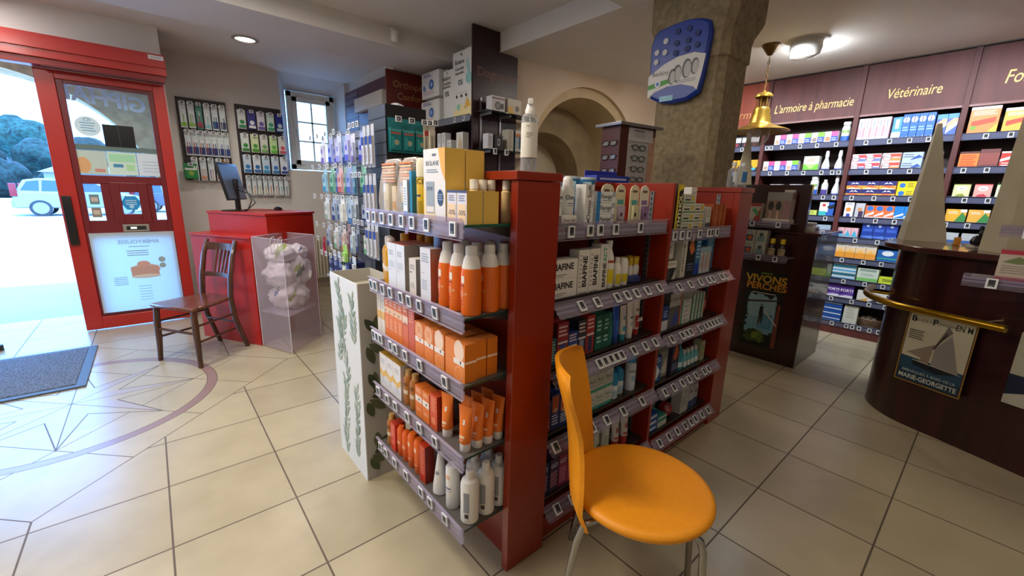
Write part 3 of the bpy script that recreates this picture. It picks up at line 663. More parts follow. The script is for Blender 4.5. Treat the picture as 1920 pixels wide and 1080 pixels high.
# ------------------------------------------------------------------ products: prototypes and placing
PC = {}
def art_on(b, w, d, h, art):
    y = -d/2-.0005
    for i, a in enumerate(art):
        yy = y-i*.00012; k = a[0]
        if k == 'b': b.fq(-w/2+a[1]*w, a[2]*h, -w/2+a[3]*w, a[4]*h, yy, a[5])
        elif k == 't': b.text(a[1], -w/2+a[2]*w, a[3]*h, a[4], yy, a[5], rot=R_(a[6]) if len(a) > 6 else 0, bold=a[7] if len(a) > 7 else .01)
        elif k == 'c': b.disc(-w/2+a[1]*w, a[2]*h, a[3]*min(w, h), yy, a[4], rz=(a[5]*min(w, h) if len(a) > 5 else None))
        elif k == 'l':
            _, u0, v0, u1, v1, n, c = a
            for q in range(n):
                v = v0+(v1-v0)*(q+.5)/n; e = (.0, .12, .04, .2)[q % 4]*(u1-u0); b.fq(-w/2+u0*w, v*h, -w/2+(u1-e)*w, (v+(v1-v0)/n*.45)*h, yy, c)
        elif k == 's': # band on the right side face
            b.add([(w/2+.0005, -d/2+a[1]*d, a[2]*h), (w/2+.0005, -d/2+a[3]*d, a[2]*h), (w/2+.0005, -d/2+a[3]*d, a[4]*h), (w/2+.0005, -d/2+a[1]*d, a[4]*h)], [(0,1,2,3)], a[5])
        elif k == 'v': # slanted wedge
            b.add([(-w/2+u*w, yy, v*h) for u, v in a[1]], [tuple(range(len(a[1])))], a[2])
def carton(w, d, h, base, art=(), side=None, top=None, name='carton'):
    k = ('carton', w, d, h, base, str(art), side, top, name)
    if k in PC: return PC[k]
    b = MB(); m = mat(base, .42); b.box(-w/2, -d/2, 0, w/2, d/2, h, m)
    if side: b.add([(w/2+.0003,-d/2,0),(w/2+.0003,d/2,0),(w/2+.0003,d/2,h),(w/2+.0003,-d/2,h)], [(0,1,2,3)], side)
    if top: b.add([(-w/2,-d/2,h+.0003),(w/2,-d/2,h+.0003),(w/2,d/2,h+.0003),(-w/2,d/2,h+.0003)], [(0,1,2,3)], top)
    art_on(b, w, d, h, art)
    PC[k] = dict(name=name, me=b.mesh(name, smooth=False), kids=[], w=w, d=d, h=h); return PC[k]
def lat(name, prof, base, kids=(), art=(), sx=1, sy=1, n=24, rough=.3):
    """lathe product: prof of body, kids = [(name, prof, colour)]"""
    k = ('lat', name, str(prof), str(base), str(kids), str(art), sx, sy)
    if k in PC: return PC[k]
    m = base if not isinstance(base, str) else mat(base, rough); r = max(p[0] for p in prof); h = max([p[1] for p in prof]+[p[1] for q in kids for p in q[1]])
    def cv(pf): return [(p[0], p[1])+((mat(p[2], rough),) if len(p) > 2 else ()) for p in pf]
    b = MB().lathe(cv(prof), m, sx=sx, sy=sy, n=n)
    for a in art:   # curved patches: ('p', ang0, ang1, z0, z1, colour)  / ('t', text, z, size, colour, rot)
        if a[0] == 'p':
            q = 8; vs = []
            for i in range(q+1):
                an = -PI/2+R_(a[1]+(a[2]-a[1])*i/q); rr = a[6] if len(a) > 6 else r
                vs += [((rr+.0006)*sx*math.cos(an), (rr+.0006)*sy*math.sin(an), a[3]), ((rr+.0006)*sx*math.cos(an), (rr+.0006)*sy*math.sin(an), a[4])]
            b.add(vs, [(2*i, 2*i+2, 2*i+3, 2*i+1) for i in range(q)], a[5])
        else:
            b2 = MB(); b2.text(a[1], 0, a[2], a[3], 0, a[4], rot=R_(a[5]) if len(a) > 5 else 0, bold=.01); rr = (a[6] if len(a) > 6 else r)+.001
            b2.v = [(rr*sx*math.sin(x/(rr*sx)), -rr*sy*math.cos(x/(rr*sx)), z) for x, y, z in b2.v]; b.add(b2.v, b2.f, a[4])
    ks = []
    for kn, kp, kc in kids: ks.append((kn, MB().lathe(cv(kp), mat(kc, rough), sx=1, sy=1, n=20).mesh(kn)))
    PC[k] = dict(name=name, me=b.mesh(name), kids=ks, w=2*r*sx, d=2*r*sy, h=h); return PC[k]
def tube_(w, h, base, cap, art=(), capz=.03, name='squeeze_tube'):   # cap down, crimp up
    k = ('tube', w, h, base, cap, str(art))
    if k in PC: return PC[k]
    b = MB(); n = 20; rings = []; r = w*.36; L = [(capz, r*.92, r*.92), (capz+.006, r, r), (h*.55, r*1.1, r*.75), (h*.85, w*.47, r*.28), (h*.965, w*.5, .003), (h, w*.5, .0015)]
    for z, a, c in L: rings.append([(a*math.cos(2*PI*k_/n), c*math.sin(2*PI*k_/n), z) for k_ in range(n)])
    for i in range(len(L)-1): b.add(rings[i]+rings[i+1], [(q, (q+1) % n, n+(q+1) % n, n+q) for q in range(n)], mat(base, .35) if i != 4 else mat(base, .5))
    b.add(rings[-1], [tuple(range(n))], base)
    for a in art:   # ('p', u0, v0, u1, v1, colour) patch following the front; u in -1..1 of width, v of height
        q = 6; vs = []
        for i in range(q+1):
            u = a[1]+(a[3]-a[1])*i/q
            for v in (a[2], a[4]):
                z = v*h; z = max(z, capz+.0005); j = max(x for x in range(len(L)) if L[x][0] <= z+1e-9); j = min(j, len(L)-2); t = (z-L[j][0])/(L[j+1][0]-L[j][0])
                A = L[j][1]+(L[j+1][1]-L[j][1])*t; Cc = L[j][2]+(L[j+1][2]-L[j][2])*t; vs.append((u*A, -Cc*math.sqrt(max(0, 1-u*u))-.0012, z))
        b.add(vs, [(2*i, 2*i+2, 2*i+3, 2*i+1) for i in range(q)], a[5])
    cp = MB().lathe([(r*.86, 0), (r*.9, .002), (r*.9, capz)], mat(cap, .35), n=20).mesh('cap')
    PC[k] = dict(name=name, me=b.mesh(name), kids=[('cap', cp)], w=w, d=2*r, h=h); return PC[k]
def hang(w, h, base, art=(), t=.012, name='hanging_pack', clr=None, hook=.12, tagged=True):  # origin at the peg hole, front -y
    k = ('hang', w, h, base, str(art), t, name, clr, hook, tagged)
    if k in PC: return PC[k]
    b = MB(); b.box(-w/2, -.002, -h, w/2, .0, .018, mat(base, .4))
    b.box(-w*.42, -t, -h*.93, w*.42, -.002, -h*.22, mat(clr or base, .25), ch=min(.004, t*.3)); y = -t-.0006
    for i, a in enumerate(art):
        yy = y-i*.00015
        if a[0] == 'b': b.fq(-w*.42+a[1]*w*.84, -h*.93+a[2]*h*.71, -w*.42+a[3]*w*.84, -h*.93+a[4]*h*.71, yy, a[5])
        elif a[0] == 'c': b.disc(-w*.42+a[1]*w*.84, -h*.93+a[2]*h*.71, a[3]*w, yy, a[4])
        elif a[0] == 't': b.text(a[1], -w*.42+a[2]*w*.84, -h*.93+a[3]*h*.71, a[4], yy, a[5], bold=.01)
        elif a[0] == 'brush':
            for j in range(a[1]):
                x = (j-(a[1]-1)/2)*w*.8/a[1]; col = a[2][j % len(a[2])]
                b.cyl((x, y-.002, -h*.9), (x*.8, y-.002, -h*.45), .0035, col, 6); b.box(x*.8-.005, y-.008, -h*.45, x*.8+.005, y+.001, -h*.33, '#eef2f4')
    ks = []
    if hook:
        q = MB().cyl((0, .03, .008), (0, -hook, .008), .0016, mat('#c9ccd2', .2, .8), 6)
        if tagged: q.box(-.021, -hook-.004, -.012, .021, -hook, .024, mat('#e9ecee', .4)).fq(-.014, -.006, .014, .018, -hook-.0045, '#30343a').fq(-.010, .001, .004, .010, -hook-.0049, '#c9cdd0')
        ks.append(('display_hook', q.mesh('display_hook', smooth=False)))
    PC[k] = dict(name=name, me=b.mesh(name, smooth=False), kids=ks, w=w, d=t, h=h); return PC[k]
def put(p, loc, rz, label, cat, group=None, tilt=0):
    o = bpy.data.objects.new(p['name'], p['me']); COL.objects.link(o); o.location = loc; o.rotation_euler = (tilt, 0, rz)
    for kn, km in p['kids']:
        c = bpy.data.objects.new(kn, km); COL.objects.link(c); c.parent = o
    return tag(o, label, cat, group)
FX, FY = -PI/2, 0      # rotation so that the front faces -x / -y
def ex(p, z, ys, label, cat='carton', off=0, deep=1, gap=.004, x0=1.25):         # end unit, front faces -x
    n = len(ys)*deep
    for j in range(deep):
        for y in ys: put(p, (x0+off+p['d']/2+j*(p['d']+gap), y, z), FX, label, cat, label_group(label) if n > 1 else None)
def by(p, z, xs, label, cat='carton', off=0, deep=1, gap=.002, y0=-1.765, stack=1, rz=0):
    n = len(xs)*deep*stack
    for j in range(deep):
        for x in xs:
            for s in range(stack): put(p, (x, y0+off+p['d']/2+j*(p['d']+gap), z+s*(p['h']+.0008)), rz, label, cat, label_group(label) if n > 1 else None)
def label_group(l): return 'row of '+' '.join(l.split()[:9])

def tag_mesh():
    b = MB(); b.box(-.0155, -.007, -.020, .0155, 0, .020, mat('#e4e6e8', .35), ch=.0015); b.fq(-.0095, -.0125, .0095, .0155, -.0074, '#3c3e42'); b.fq(-.007,-.010,.004,-.007,-.0078,'#8b8f93')
    b.fq(-.008, .006, .008, .0125, -.0078, '#2b2d30'); b.fq(-.0035,-.002,.006,.003,-.0078,'#1c1d1f'); return b.mesh('price_tag', smooth=False)
TAG = tag_mesh()
RAILM = clear('rail_plastic', '#dcd4e4', .10, .05); RAILW = mat('#b0adb8', .3)
def rail(parent, loc, L, rz, tilt, tags, m=None, hgt=.045, tagm=None, name='price_rail'):
    """clear price rail; loc is its left end seen from the front, in the parent's frame"""
    m = m or RAILM; b = MB(); b.box(0, -.004, -hgt, L, 0, .012, m); b.box(0, -.0125, -hgt-.005, L, -.0045, -hgt-.002, m); b.box(0, -.0125, .0125, L, -.0045, .0155, m)
    b.box(0, .0015, -hgt*.62, L, .0025, -hgt*.42, RAILW).box(0, .0015, -.008, L, .0025, .0, RAILW)
    o = b.obj(name, parent, smooth=False); o.location = loc; o.rotation_euler = (-tilt, 0, rz)
    for f in tags:
        c = bpy.data.objects.new('price_tag', TAG); COL.objects.link(c); c.parent = o; c.location = (f*L, -.006, -.018); c.scale = (1.12, 1, 1.08)
    return o
# ------------------------------------------------------------------ the red gondola in the middle
GR = mat('#8c2408', .33, coat=.3, noise=.03, scale=5); GRD = mat('#6c1a06', .4); MET = mat('#8d8d90', .35, .7); SHG = clear('shelf_glass', '#8a8682', .25, .05)
SHE = mat('#0e5b44', .15); DSH = mat('#2b2426', .25)
G = empty('shelving_gondola', (1.41, -1.82, 0), 'red wooden shelving gondola full of sun creams and first aid boxes in the middle of the shop', 'shelving')
def gl(x, y, z=0): return (x-1.41, y+1.82, z)
def gbox(name, x0, y0, z0, x1, y1, z1, m=GR, bevel=.002):
    a = gl(x0, y0, z0); c = gl(x1, y1, z1); return MB().box(*a, *c, m).obj(name, G, smooth=False, bevel=bevel)
gbox('side_panel', 1.41, -1.82, 0, 1.60, -1.787, 1.452); gbox('side_panel', 1.41, -1.085, 0, 1.60, -1.052, 1.452)
gbox('top_board', 1.40, -1.825, 1.453, 1.605, -1.045, 1.48); gbox('end_core', 1.452, -1.786, .0, 1.60, -1.086, 1.452)
gbox('back_panel', 1.60, -1.45, 0.0, 3.09, -1.43, 1.48); gbox('divider', 2.375, -1.80, .0, 2.398, -1.451, 1.478); 
gbox('side_panel', 3.09, -1.81, 0, 3.27, -1.777, 1.452); gbox('side_panel', 3.09, -1.085, 0, 3.27, -1.052, 1.452); gbox('end_core', 3.092, -1.776, 0, 3.22, -1.086, 1.452); gbox('top_board', 3.085, -1.815, 1.453, 3.28, -1.045, 1.48)
gbox('plinth', 1.601, -1.79, 0, 2.374, -1.452, .095); gbox('plinth', 2.399, -1.79, 0, 3.089, -1.452, .095); gbox('top_ledge', 1.606, -1.47, 1.455, 3.084, -1.047, 1.48)
def upright(x, y, dx, dy):
    b = MB(); a = gl(x, y, .02); c = gl(x+dx, y+dy, 1.44); b.box(*a, *c, MET)
    for k in range(56):
        z = .05+k*.025
        if dx > dy: b.box(a[0]+dx*.35, a[1]-.001, z, a[0]+dx*.65, a[1]+.001, z+.012, '#26262a')
        else: b.box(a[0]-.001, a[1]+dy*.35, z, a[0]+.001, a[1]+dy*.65, z+.012, '#26262a')
    b.obj('slotted_upright', G, smooth=False)
upright(1.448, -1.783, .004, .022); upright(1.448, -1.13, .004, .022); upright(2.370, -1.705, .005, .022); upright(3.086, -1.705, .005, .022); upright(1.601, -1.705, .005, .022)
# glass shelves of the end unit
EZ = [1.318, 1.032, .806, .545, .262]
ETAG = [[.05,.13,.24,.35,.47,.58,.72,.94], [.04,.1,.2,.3,.43,.52,.63,.78], [.04,.09,.14,.28,.34,.46,.62,.86], [.07,.2,.31,.46,.6,.76], [.06,.14,.27,.42,.6,.7,.85]]
for i, z in enumerate(EZ):
    b = MB(); a = gl(1.235, -1.784, z-.008); c = gl(1.449, -1.09, z); b.box(*a, *c, SHG); b.box(a[0], a[1]-.0008, a[2], c[0], a[1], c[2], SHE if i < 1 else mat('#1c3a33', .15)); b.obj('shelf', G, smooth=False)
    rail(G, gl(1.232, -1.075, z+.004), .715, FX, -.10 if i else 0, ETAG[i])
    for yy in (-1.745, -1.14): MB().add([gl(1.27,yy,z-.009),gl(1.449,yy,z-.009),gl(1.449,yy,z-.05),gl(1.27,yy+.003,z-.009),gl(1.449,yy+.003,z-.009),gl(1.449,yy+.003,z-.05)],[(0,1,2),(5,4,3),(0,3,4,1),(1,4,5,2),(2,5,3,0)], MET).obj('bracket', G, smooth=False)
# shelves of the two front bays
BZ = [1.298, 1.03, .762, .475, .178]
BT = {0: ([.12,.26,.34,.47,.70], [.06,.16,.26,.43,.58,.63,.72]), 1: ([.17,.29,.46,.55,.64,.75,.88], [.1,.26,.42,.55,.62,.78,.86]), 2: ([.05,.35,.4,.45,.5,.55,.67,.79,.9], [.08,.23,.3,.36,.52,.62,.68,.74,.8,.86]),
      3: ([.04,.25,.33,.46,.62,.82], [.07,.2,.33,.44,.56,.7,.78]), 4: ([.08,.2,.4,.5], [.08,.22,.35,.48,.58,.66,.78,.9])}
for i, z in enumerate(BZ):
    for j, (x0, x1) in enumerate(((1.604, 2.372), (2.401, 3.086))):
        zz = z-(.048 if (i == 0 and j == 1) else (.02 if j else 0)); a = gl(x0, -1.775, zz-.012); c = gl(x1, -1.452, zz)
        MB().box(*a, *c, DSH).obj('shelf', G, smooth=False, bevel=.001)
        rail(G, gl(x0, -1.783, zz+.002) if i == 0 else gl(x0, -1.815, zz-.016), x1-x0, 0, 0 if i == 0 else .72, BT[i][j])
Z2 = [BZ[0]-.048]+[z-.02 for z in BZ[1:]]

# --- end unit, top shelf
z = EZ[0]
def pouch(loc, w, label, items):
    t = empty('cosmetics_pouch', loc, label, 'pouch', rz=FX); c = clear('vinyl', '#f4efe8', .12, .15)
    b = MB(); h = .215; n = 8; vs = []; fs = []
    prof = [(0,.045),(.05,.05),(.12,.042),(.17,.03),(.205,.012),(h,.004)]
    for k, (zz, dd) in enumerate(prof):
        for q in range(16):
            an = 2*PI*q/16; sx_ = abs(math.cos(an))**.5*(1 if math.cos(an) > 0 else -1); sy_ = abs(math.sin(an))**.6*(1 if math.sin(an) > 0 else -1)
            vs.append((sx_*w/2*(1-.15*(zz/h)**2), sy_*dd, zz))
    for k in range(len(prof)-1):
        for q in range(16): fs.append((k*16+q, k*16+(q+1) % 16, (k+1)*16+(q+1) % 16, (k+1)*16+q))
    b.add(vs, fs, c); b.obj('clear_bag', t)
    MB().tube([(sx*w/2*.86, 0, .20+0*sx) if abs(sx) == 1 else (sx*w/2*.8, 0, .212) for sx in (-1,-.6,0,.6,1)], .003, mat('#f3efe9', .2)).obj('piping', t)
    for nm_, x, ww, hh, col, c2 in items:
        b = MB(); b.box(x-ww/2, -.02, .004, x+ww/2, .016, hh, mat(col, .5), ch=.004); b.fq(x-ww*.4, .02, x+ww*.4, hh*.45, -.0206, c2)
        b.obj(nm_, t)
    b = MB()
    for k in range(7): b.box(-w*.36, -.026, .125+k*.011, w*.36, -.020, .131+k*.011, mat('#e88a4e' if k % 2 == 0 else '#efc9a8', .6))
    b.obj('striped_cloth', t)
pouch((1.315, -1.165, z), .16, 'clear cosmetics pouch with orange striped cloth at the far end of the top glass shelf', [('bottle', -.04, .05, .12, '#d9cfa6', '#c8b884'), ('box', .035, .04, .11, '#e9dcc0', '#d9a45a')])
pouch((1.315, -1.315, z), .13, 'clear cosmetics pouch with orange stripes beside the yellow bottle on the top glass shelf', [('bottle', -.03, .045, .11, '#cfc48e', '#2a6a7c'), ('box', .03, .04, .15, '#dfe7ee', '#e9a35a')])
ex(carton(.032,.032,.13,'#e8ecef',[('l',.2,.3,.8,.8,7,'#9bb0c8'),('b',0,0,1,.16,'#3f7fb8')]), z, [-1.402], 'narrow white carton with blue foot left of the yellow bottle, top glass shelf', x0=1.243)
ex(carton(.016,.05,.16,'#2f8fc0'), z, [-1.432], 'thin bright blue carton touching the yellow bottle on the top glass shelf')
ex(lat('sun_spray', [(.026,0),(.029,.004),(.029,.135),(.026,.14)], '#c9a414', [('cap', [(.029,.14),(.029,.19),(.024,.202),(.001,.204)], '#e3dcc2')], [('p',-40,40,.02,.06,'#a98d12'),('t','RACE',.125,.026,'#7d6a10'),('p',-30,30,.075,.081,'#2c3a52')]), z, [-1.482], 'yellow sun spray bottle with cream cap on the top glass shelf', 'bottle', x0=1.25)
BIG = carton(.135,.072,.225,'#e6e4e2',[('b',.42,.9,.6,.93,'#5c6670'),('t','BIOLANE',.42,.80,.020,'#5e6a74'),('l',.15,.66,.7,.72,2,'#8a97a2'),('v',((.7,1),(1,1),(1,.55),(.82,.72)),'#e8b04c'),('v',((0,.0),(.55,0),(.5,.22),(.0,.48)),'#efd9a2'),('b',.12,.1,.5,.55,'#9aa4ac'),('t','one',.3,.46,.024,'#23282d'),('b',.14,.12,.48,.2,'#e2ddd6'),('c',.78,.33,.13,'#34466a',.19),('l',.66,.28,.9,.38,3,'#8fa0bf')], side='#e6bb50')
for i, (x, l) in enumerate(((1.286, 'big white and gold sun care carton with window, the front one on the top glass shelf'), (1.362, 'big gold sun care carton standing behind the windowed one on the top glass shelf'))): put(BIG, (x, -1.594, z), FX, l, 'carton')
SM = carton(.052,.058,.098,'#dcdbe6',[('b',0,.93,1,1,'#44517a'),('b',.1,.05,.9,.6,'#f0d2a8'),('t','-50%',.5,.33,.020,'#34302c'),('l',.2,.66,.8,.86,3,'#8b93b0')],side='#e6bf58')
b = 0
for x, y, l in ((1.279,-1.752,'small gold carton with lilac front and -50% sticker, nearest corner of the top glass shelf'),(1.34,-1.752,'small gold carton behind the nearest one at the edge of the top glass shelf'),(1.279,-1.697,'small lilac and gold carton against the big windowed carton, top glass shelf')): put(SM, (x,y,z), FX, l, 'carton')
WB = lat('lotion_bottle', [(.015,0),(.0165,.003),(.0165,.097),(.010,.104)], '#e7c98e', [('cap', [(.013,.104),(.013,.133),(.001,.134)], '#efe5cf')])
for x, y in ((1.327,-1.704),(1.362,-1.704),(1.397,-1.704),(1.43,-1.74)): put(WB, (x, y, z), FX, 'small lotion bottle with cream cap behind the little gold cartons', 'bottle', 'cream capped bottles on the top glass shelf')
# --- second shelf
z = EZ[1]
OB = lat('oil_bottle', [(.026,0),(.029,.004),(.029,.13),(.022,.15)], '#c8920f', [('cap', [(.017,.15),(.017,.185),(.013,.19),(.001,.19)], '#ded9d0')], [('p',-50,50,.055,.075,'#e4dccb')])
put(OB, (1.30,-1.125,z), FX, 'golden bottle with pale cap at the far end of the second glass shelf', 'bottle')
put(OB, (1.28,-1.188,z), FX, 'golden bottle with pale cap beside the white cartons, second glass shelf', 'bottle')
AB = lat('oil_bottle', [(.024,0),(.026,.004),(.026,.14),(.022,.15)], '#c88a28', [('cap', [(.018,.15),(.018,.20),(.001,.20)], '#d99a2c')])
for x, y in ((1.36,-1.15),(1.40,-1.22),(1.40,-1.29)): put(AB, (x,y,z), FX, 'amber bottle with orange cap standing behind the front row of the second glass shelf', 'bottle', 'amber bottles at the back of the second glass shelf')
TW = carton(.072,.06,.178,'#dfe2e8',[('l',.15,.72,.7,.84,3,'#9aa4b4'),('l',.15,.45,.85,.6,4,'#b4bcc8'),('b',.1,.40,.5,.41,'#d49a9a')],side='#b9afa2',top='#a85a40')
ex(TW, z, [-1.257,-1.331], 'tall white carton with thin grey print between golden bottles and cream carton, second glass shelf', deep=2)
ex(carton(.052,.05,.138,'#d8cfc2',[('l',.15,.7,.8,.84,3,'#8f8577'),('b',.12,.62,.4,.65,'#4a443c'),('l',.15,.2,.8,.35,4,'#b0a798')],side='#a39a8c'), z, [-1.43], 'small cream carton between tall white cartons on the second glass shelf', deep=1)
ex(carton(.072,.045,.188,'#dcdce2',[('l',.15,.72,.85,.9,4,'#98a0b0'),('b',.1,.52,.4,.53,'#c98f8f'),('l',.15,.2,.7,.4,5,'#a9b1be')],side='#c07f68'), z, [-1.525], 'white carton with grey print next to the orange sprays, second glass shelf')
SPR = lat('sun_spray', [(.029,0),(.032,.004),(.0325,.03),(.0325,.135),(.030,.150,'#dedad2'),(.0235,.180,'#dedad2'),(.018,.190,'#dedad2')], '#e26a10', [('cap', [(.018,.19),(.0185,.212),(.016,.219),(.001,.22)], '#d9d5cd')], [('p',-14,14,.105,.128,'#ece4d8'),('p',-30,10,.095,.099,'#7a2f08'),('t','50+',.070,.026,'#f0b98c'),('p',-34,-2,.045,.048,'#8a3a10'),('p',-34,4,.036,.038,'#8a3a10')])
for x, y, l in ((1.286,-1.752,'orange sun spray with white shoulder, nearest of all at the front corner of the second glass shelf'),(1.286,-1.683,'orange sun spray with white shoulder, second from the corner along the front edge'),(1.286,-1.615,'orange sun spray with white shoulder, touching the white carton at the front edge'),(1.357,-1.752,'orange sun spray with white shoulder, in the middle at the near side of the second glass shelf'),(1.42,-1.745,'orange sun spray with white shoulder, nearest the red panel on the second glass shelf')): put(SPR, (x,y,z), FX, l, 'bottle')
for x, y in ((1.357,-1.683),(1.42,-1.675),(1.357,-1.615)): put(SPR, (x,y,z), FX, 'orange sun spray half hidden in the back row of the second glass shelf', 'bottle', 'orange sprays in the back row')
# --- third shelf
z = EZ[2]
ex(carton(.036,.05,.175,'#e4ded2',[('b',0,.35,1,.55,'#e3b56a'),('l',.2,.6,.8,.85,5,'#a9a39a')],side='#c8b28c'), z, [-1.108,-1.147], 'white carton with gold band at the far end of the third glass shelf', deep=1)
OC = [('b',0,.62,1,.78,'#f0c9a4'),('l',.2,.82,.8,.95,2,'#f6dcc4'),('l',.2,.2,.8,.5,5,'#f2b98c'),('c',.3,.68,.12,'#6a4a3a')]
ex(carton(.040,.05,.165,'#e87c34',OC,top='#c8551a'), z, [-1.188,-1.229,-1.270,-1.311], 'slim orange sun cream carton with pale band in the far half of the third glass shelf', deep=3)
ex(carton(.046,.06,.195,'#de7444',[('b',0,.5,1,.66,'#f0d6c0'),('l',.15,.72,.8,.95,4,'#f4d0b8'),('t','50+',.6,.5,.02,'#b0492a')],side='#b9502a',top='#c8603a'), z, [-1.357], 'taller salmon orange carton, the left one of two on the third glass shelf')
ex(carton(.05,.06,.20,'#d4664a',[('l',.15,.55,.85,.95,7,'#e9a892')],side='#b04a30',top='#c05a3c'), z, [-1.408], 'tallest salmon red carton in the middle of the third glass shelf')
OC2 = [('b',.04,.42,.96,.56,'#f4ece4'),('b',.55,.46,.66,.54,'#4a3a34'),('c',.5,.76,.4,'#f0b48a',.5),('l',.3,.68,.7,.86,3,'#e07a34'),('c',.5,.2,.34,'#e89a5c'),('c',.5,.2,.27,'#ea8238')]
ex(carton(.068,.046,.132,'#ea8238',OC2+[('s',0,.5,1,.56,'#f2d8c0')],side='#d9781c',top='#e08038'), z, [-1.47,-1.54], 'orange sun cream carton with white band, left pair of the front block on the third glass shelf', deep=3, gap=.001)
ex(carton(.068,.046,.132,'#ea8a40',[('c',.5,.78,.42,'#f6d9c4',.55),('b',.04,.42,.96,.56,'#f4ece4'),('b',.6,.46,.7,.54,'#2e2a2a'),('c',.5,.2,.36,'#efa878'),('c',.5,.2,.30,'#ea8a40'),('s',0,.5,1,.56,'#f2d8c0')],side='#d9781c',top='#e08038'), z, [-1.612,-1.736], 'orange carton with big pale arch drawn on it, near half of the third glass shelf', deep=1)
PB = carton(.050,.043,.132,'#ea8a40',[('s',0,.5,1,.56,'#f2d8c0')],side='#d9781c',top='#e08038')
for x in (1.32, 1.368):
    for y in (-1.612,-1.672,-1.736): put(PB, (x,y,z), FX, 'orange carton in the block behind the arched cartons on the third glass shelf', 'carton', 'orange cartons of the near block')
put(PB, (1.273,-1.675,z), FX, 'orange carton between the two arched ones at the front of the third glass shelf', 'carton')
# --- fourth shelf
z = EZ[3]
ex(carton(.068,.05,.158,'#e6e2e0',[('v',((0,.55),(.5,.45),(1,.6),(1,.42),(.5,.3),(0,.4)),'#e6b95c'),('l',.2,.7,.8,.85,3,'#aab4bc'),('l',.2,.12,.8,.3,4,'#b8c4d0')],top='#b98a2c'), z, [-1.125,-1.195,-1.265], 'white carton with golden wave at the far end of the fourth glass shelf')
AM = lat('sun_oil', [(.021,0),(.024,.003),(.024,.11),(.018,.125)], '#a8682a', [('cap', [(.014,.125),(.014,.15),(.001,.151)], '#c9a060')], [('p',-45,45,.05,.068,'#dccbb0'),('p',-40,40,.085,.10,'#7c4a1c')])
ex(AM, z, [-1.33,-1.385], 'brown oil bottle with pale label on the fourth glass shelf', 'bottle')
ex(carton(.054,.045,.128,'#e47a30',[('b',.04,.5,.96,.7,'#f2e6dc'),('c',.6,.6,.1,'#4a4a4a'),('l',.2,.8,.8,.92,2,'#f4d0b0'),('l',.2,.2,.8,.3,2,'#f0c09a')],side='#c04a18',top='#c4601c'), z, [-1.452,-1.508], 'orange carton with white band left of the orange tubes, fourth glass shelf')
ex(carton(.05,.045,.138,'#d8552c',[('l',.2,.5,.8,.92,6,'#eaa080'),('c',.5,.25,.3,'#e88a60')],side='#a8381a',top='#b8441c'), z, [-1.566], 'red orange carton beside the first orange tube on the fourth glass shelf')
TU = tube_(.058,.165,'#ea7820','#e6e2dc',[('p',.0,.62,.34,.72,'#f6f2ee'),('p',.08,.64,.2,.70,'#3a3034'),('p',-.5,.32,.5,.38,'#f4cda8'),('p',-.4,.27,.3,.29,'#f4cda8')])
for x, y, l in ((1.272,-1.628,'orange tube with white cap, farthest from the red panel at the front of the fourth glass shelf'),(1.272,-1.742,'orange tube with white cap, nearest front corner of the fourth glass shelf'),(1.318,-1.748,'orange tube with white cap, second from the front corner going back'),(1.362,-1.75,'orange tube with white cap, third from the front corner going back'),(1.408,-1.75,'orange tube with white cap, against the red panel on the fourth glass shelf')): put(TU, (x,y,z), FX+.25, l, 'tube')
for x, y in ((1.318,-1.685),(1.362,-1.685),(1.408,-1.685)): put(TU, (x,y,z), FX+.25, 'orange tube in the back row of the fourth glass shelf', 'tube', 'orange tubes in the back row')
# --- lowest shelf
z = EZ[4]
ex(AM, z, [-1.145], 'single brown oil bottle at the far end of the lowest glass shelf', 'bottle')
ex(carton(.046,.05,.135,'#d8442a',[('l',.2,.5,.8,.9,5,'#eb9a84'),('c',.5,.3,.3,'#e0684c')],top='#a8301a'), z, [-1.20], 'red carton second from the far end of the lowest glass shelf')
SPO = lat('sun_lotion', [(.016,0),(.018,.003),(.0185,.12),(.012,.14),(.001,.141)], '#df5f1c', (), [('p',-30,30,.06,.075,'#f0b08a')], sx=1.15)
ex(SPO, z, [-1.252,-1.300], 'slim orange lotion bottle right of the red carton on the lowest glass shelf', 'bottle')
SPO2 = lat('sun_lotion', [(.020,0),(.022,.003),(.0225,.135),(.016,.155),(.001,.156)], '#e2661c', (), [('p',-20,20,.10,.12,'#f6d0ae'),('p',-30,30,.04,.045,'#f0b08a')], sx=1.1)
ex(SPO2, z, [-1.352,-1.408], 'stout orange lotion bottle in the middle of the lowest glass shelf', 'bottle')
ex(carton(.046,.04,.165,'#b93312',[('l',.2,.2,.8,.95,9,'#dd7a50')],side='#8a220c'), z, [-1.470], 'dark red orange carton beside the white cone bottle, lowest glass shelf')
ex(lat('cream_bottle', [(.027,0),(.031,.004),(.030,.03),(.018,.12),(.011,.168),(.001,.17)], '#dcdad4', (), [('p',0,40,.06,.10,'#8f9398',.022),('p',-30,0,.085,.088,'#2b3c60',.0235)]), z, [-1.560], 'white cone shaped bottle leaning between orange and white ones, lowest glass shelf', 'bottle')
ex(lat('cream_bottle', [(.024,0),(.026,.004),(.026,.165),(.022,.172)], '#dfddd8', (), [('p',-40,30,.125,.14,'#e9b79a'),('p',-40,40,.085,.09,'#2b4678'),('p',-40,40,.075,.077,'#8aa0c0')]), z, [-1.655], 'white cylinder with blue line and pink dot on the lowest glass shelf', 'bottle')
MB_ = lat('milk_bottle', [(.028,0),(.032,.004),(.033,.01),(.033,.15),(.028,.165),(.013,.172)], '#dedcd4', [('cap', [(.0145,.172),(.0145,.20),(.012,.203),(.001,.203)], '#e4e2dc')], [('p',14,52,.05,.13,'#8b8f95'),('p',22,48,.028,.045,'#3c4046'),('p',-50,-16,.075,.079,'#26355c')])
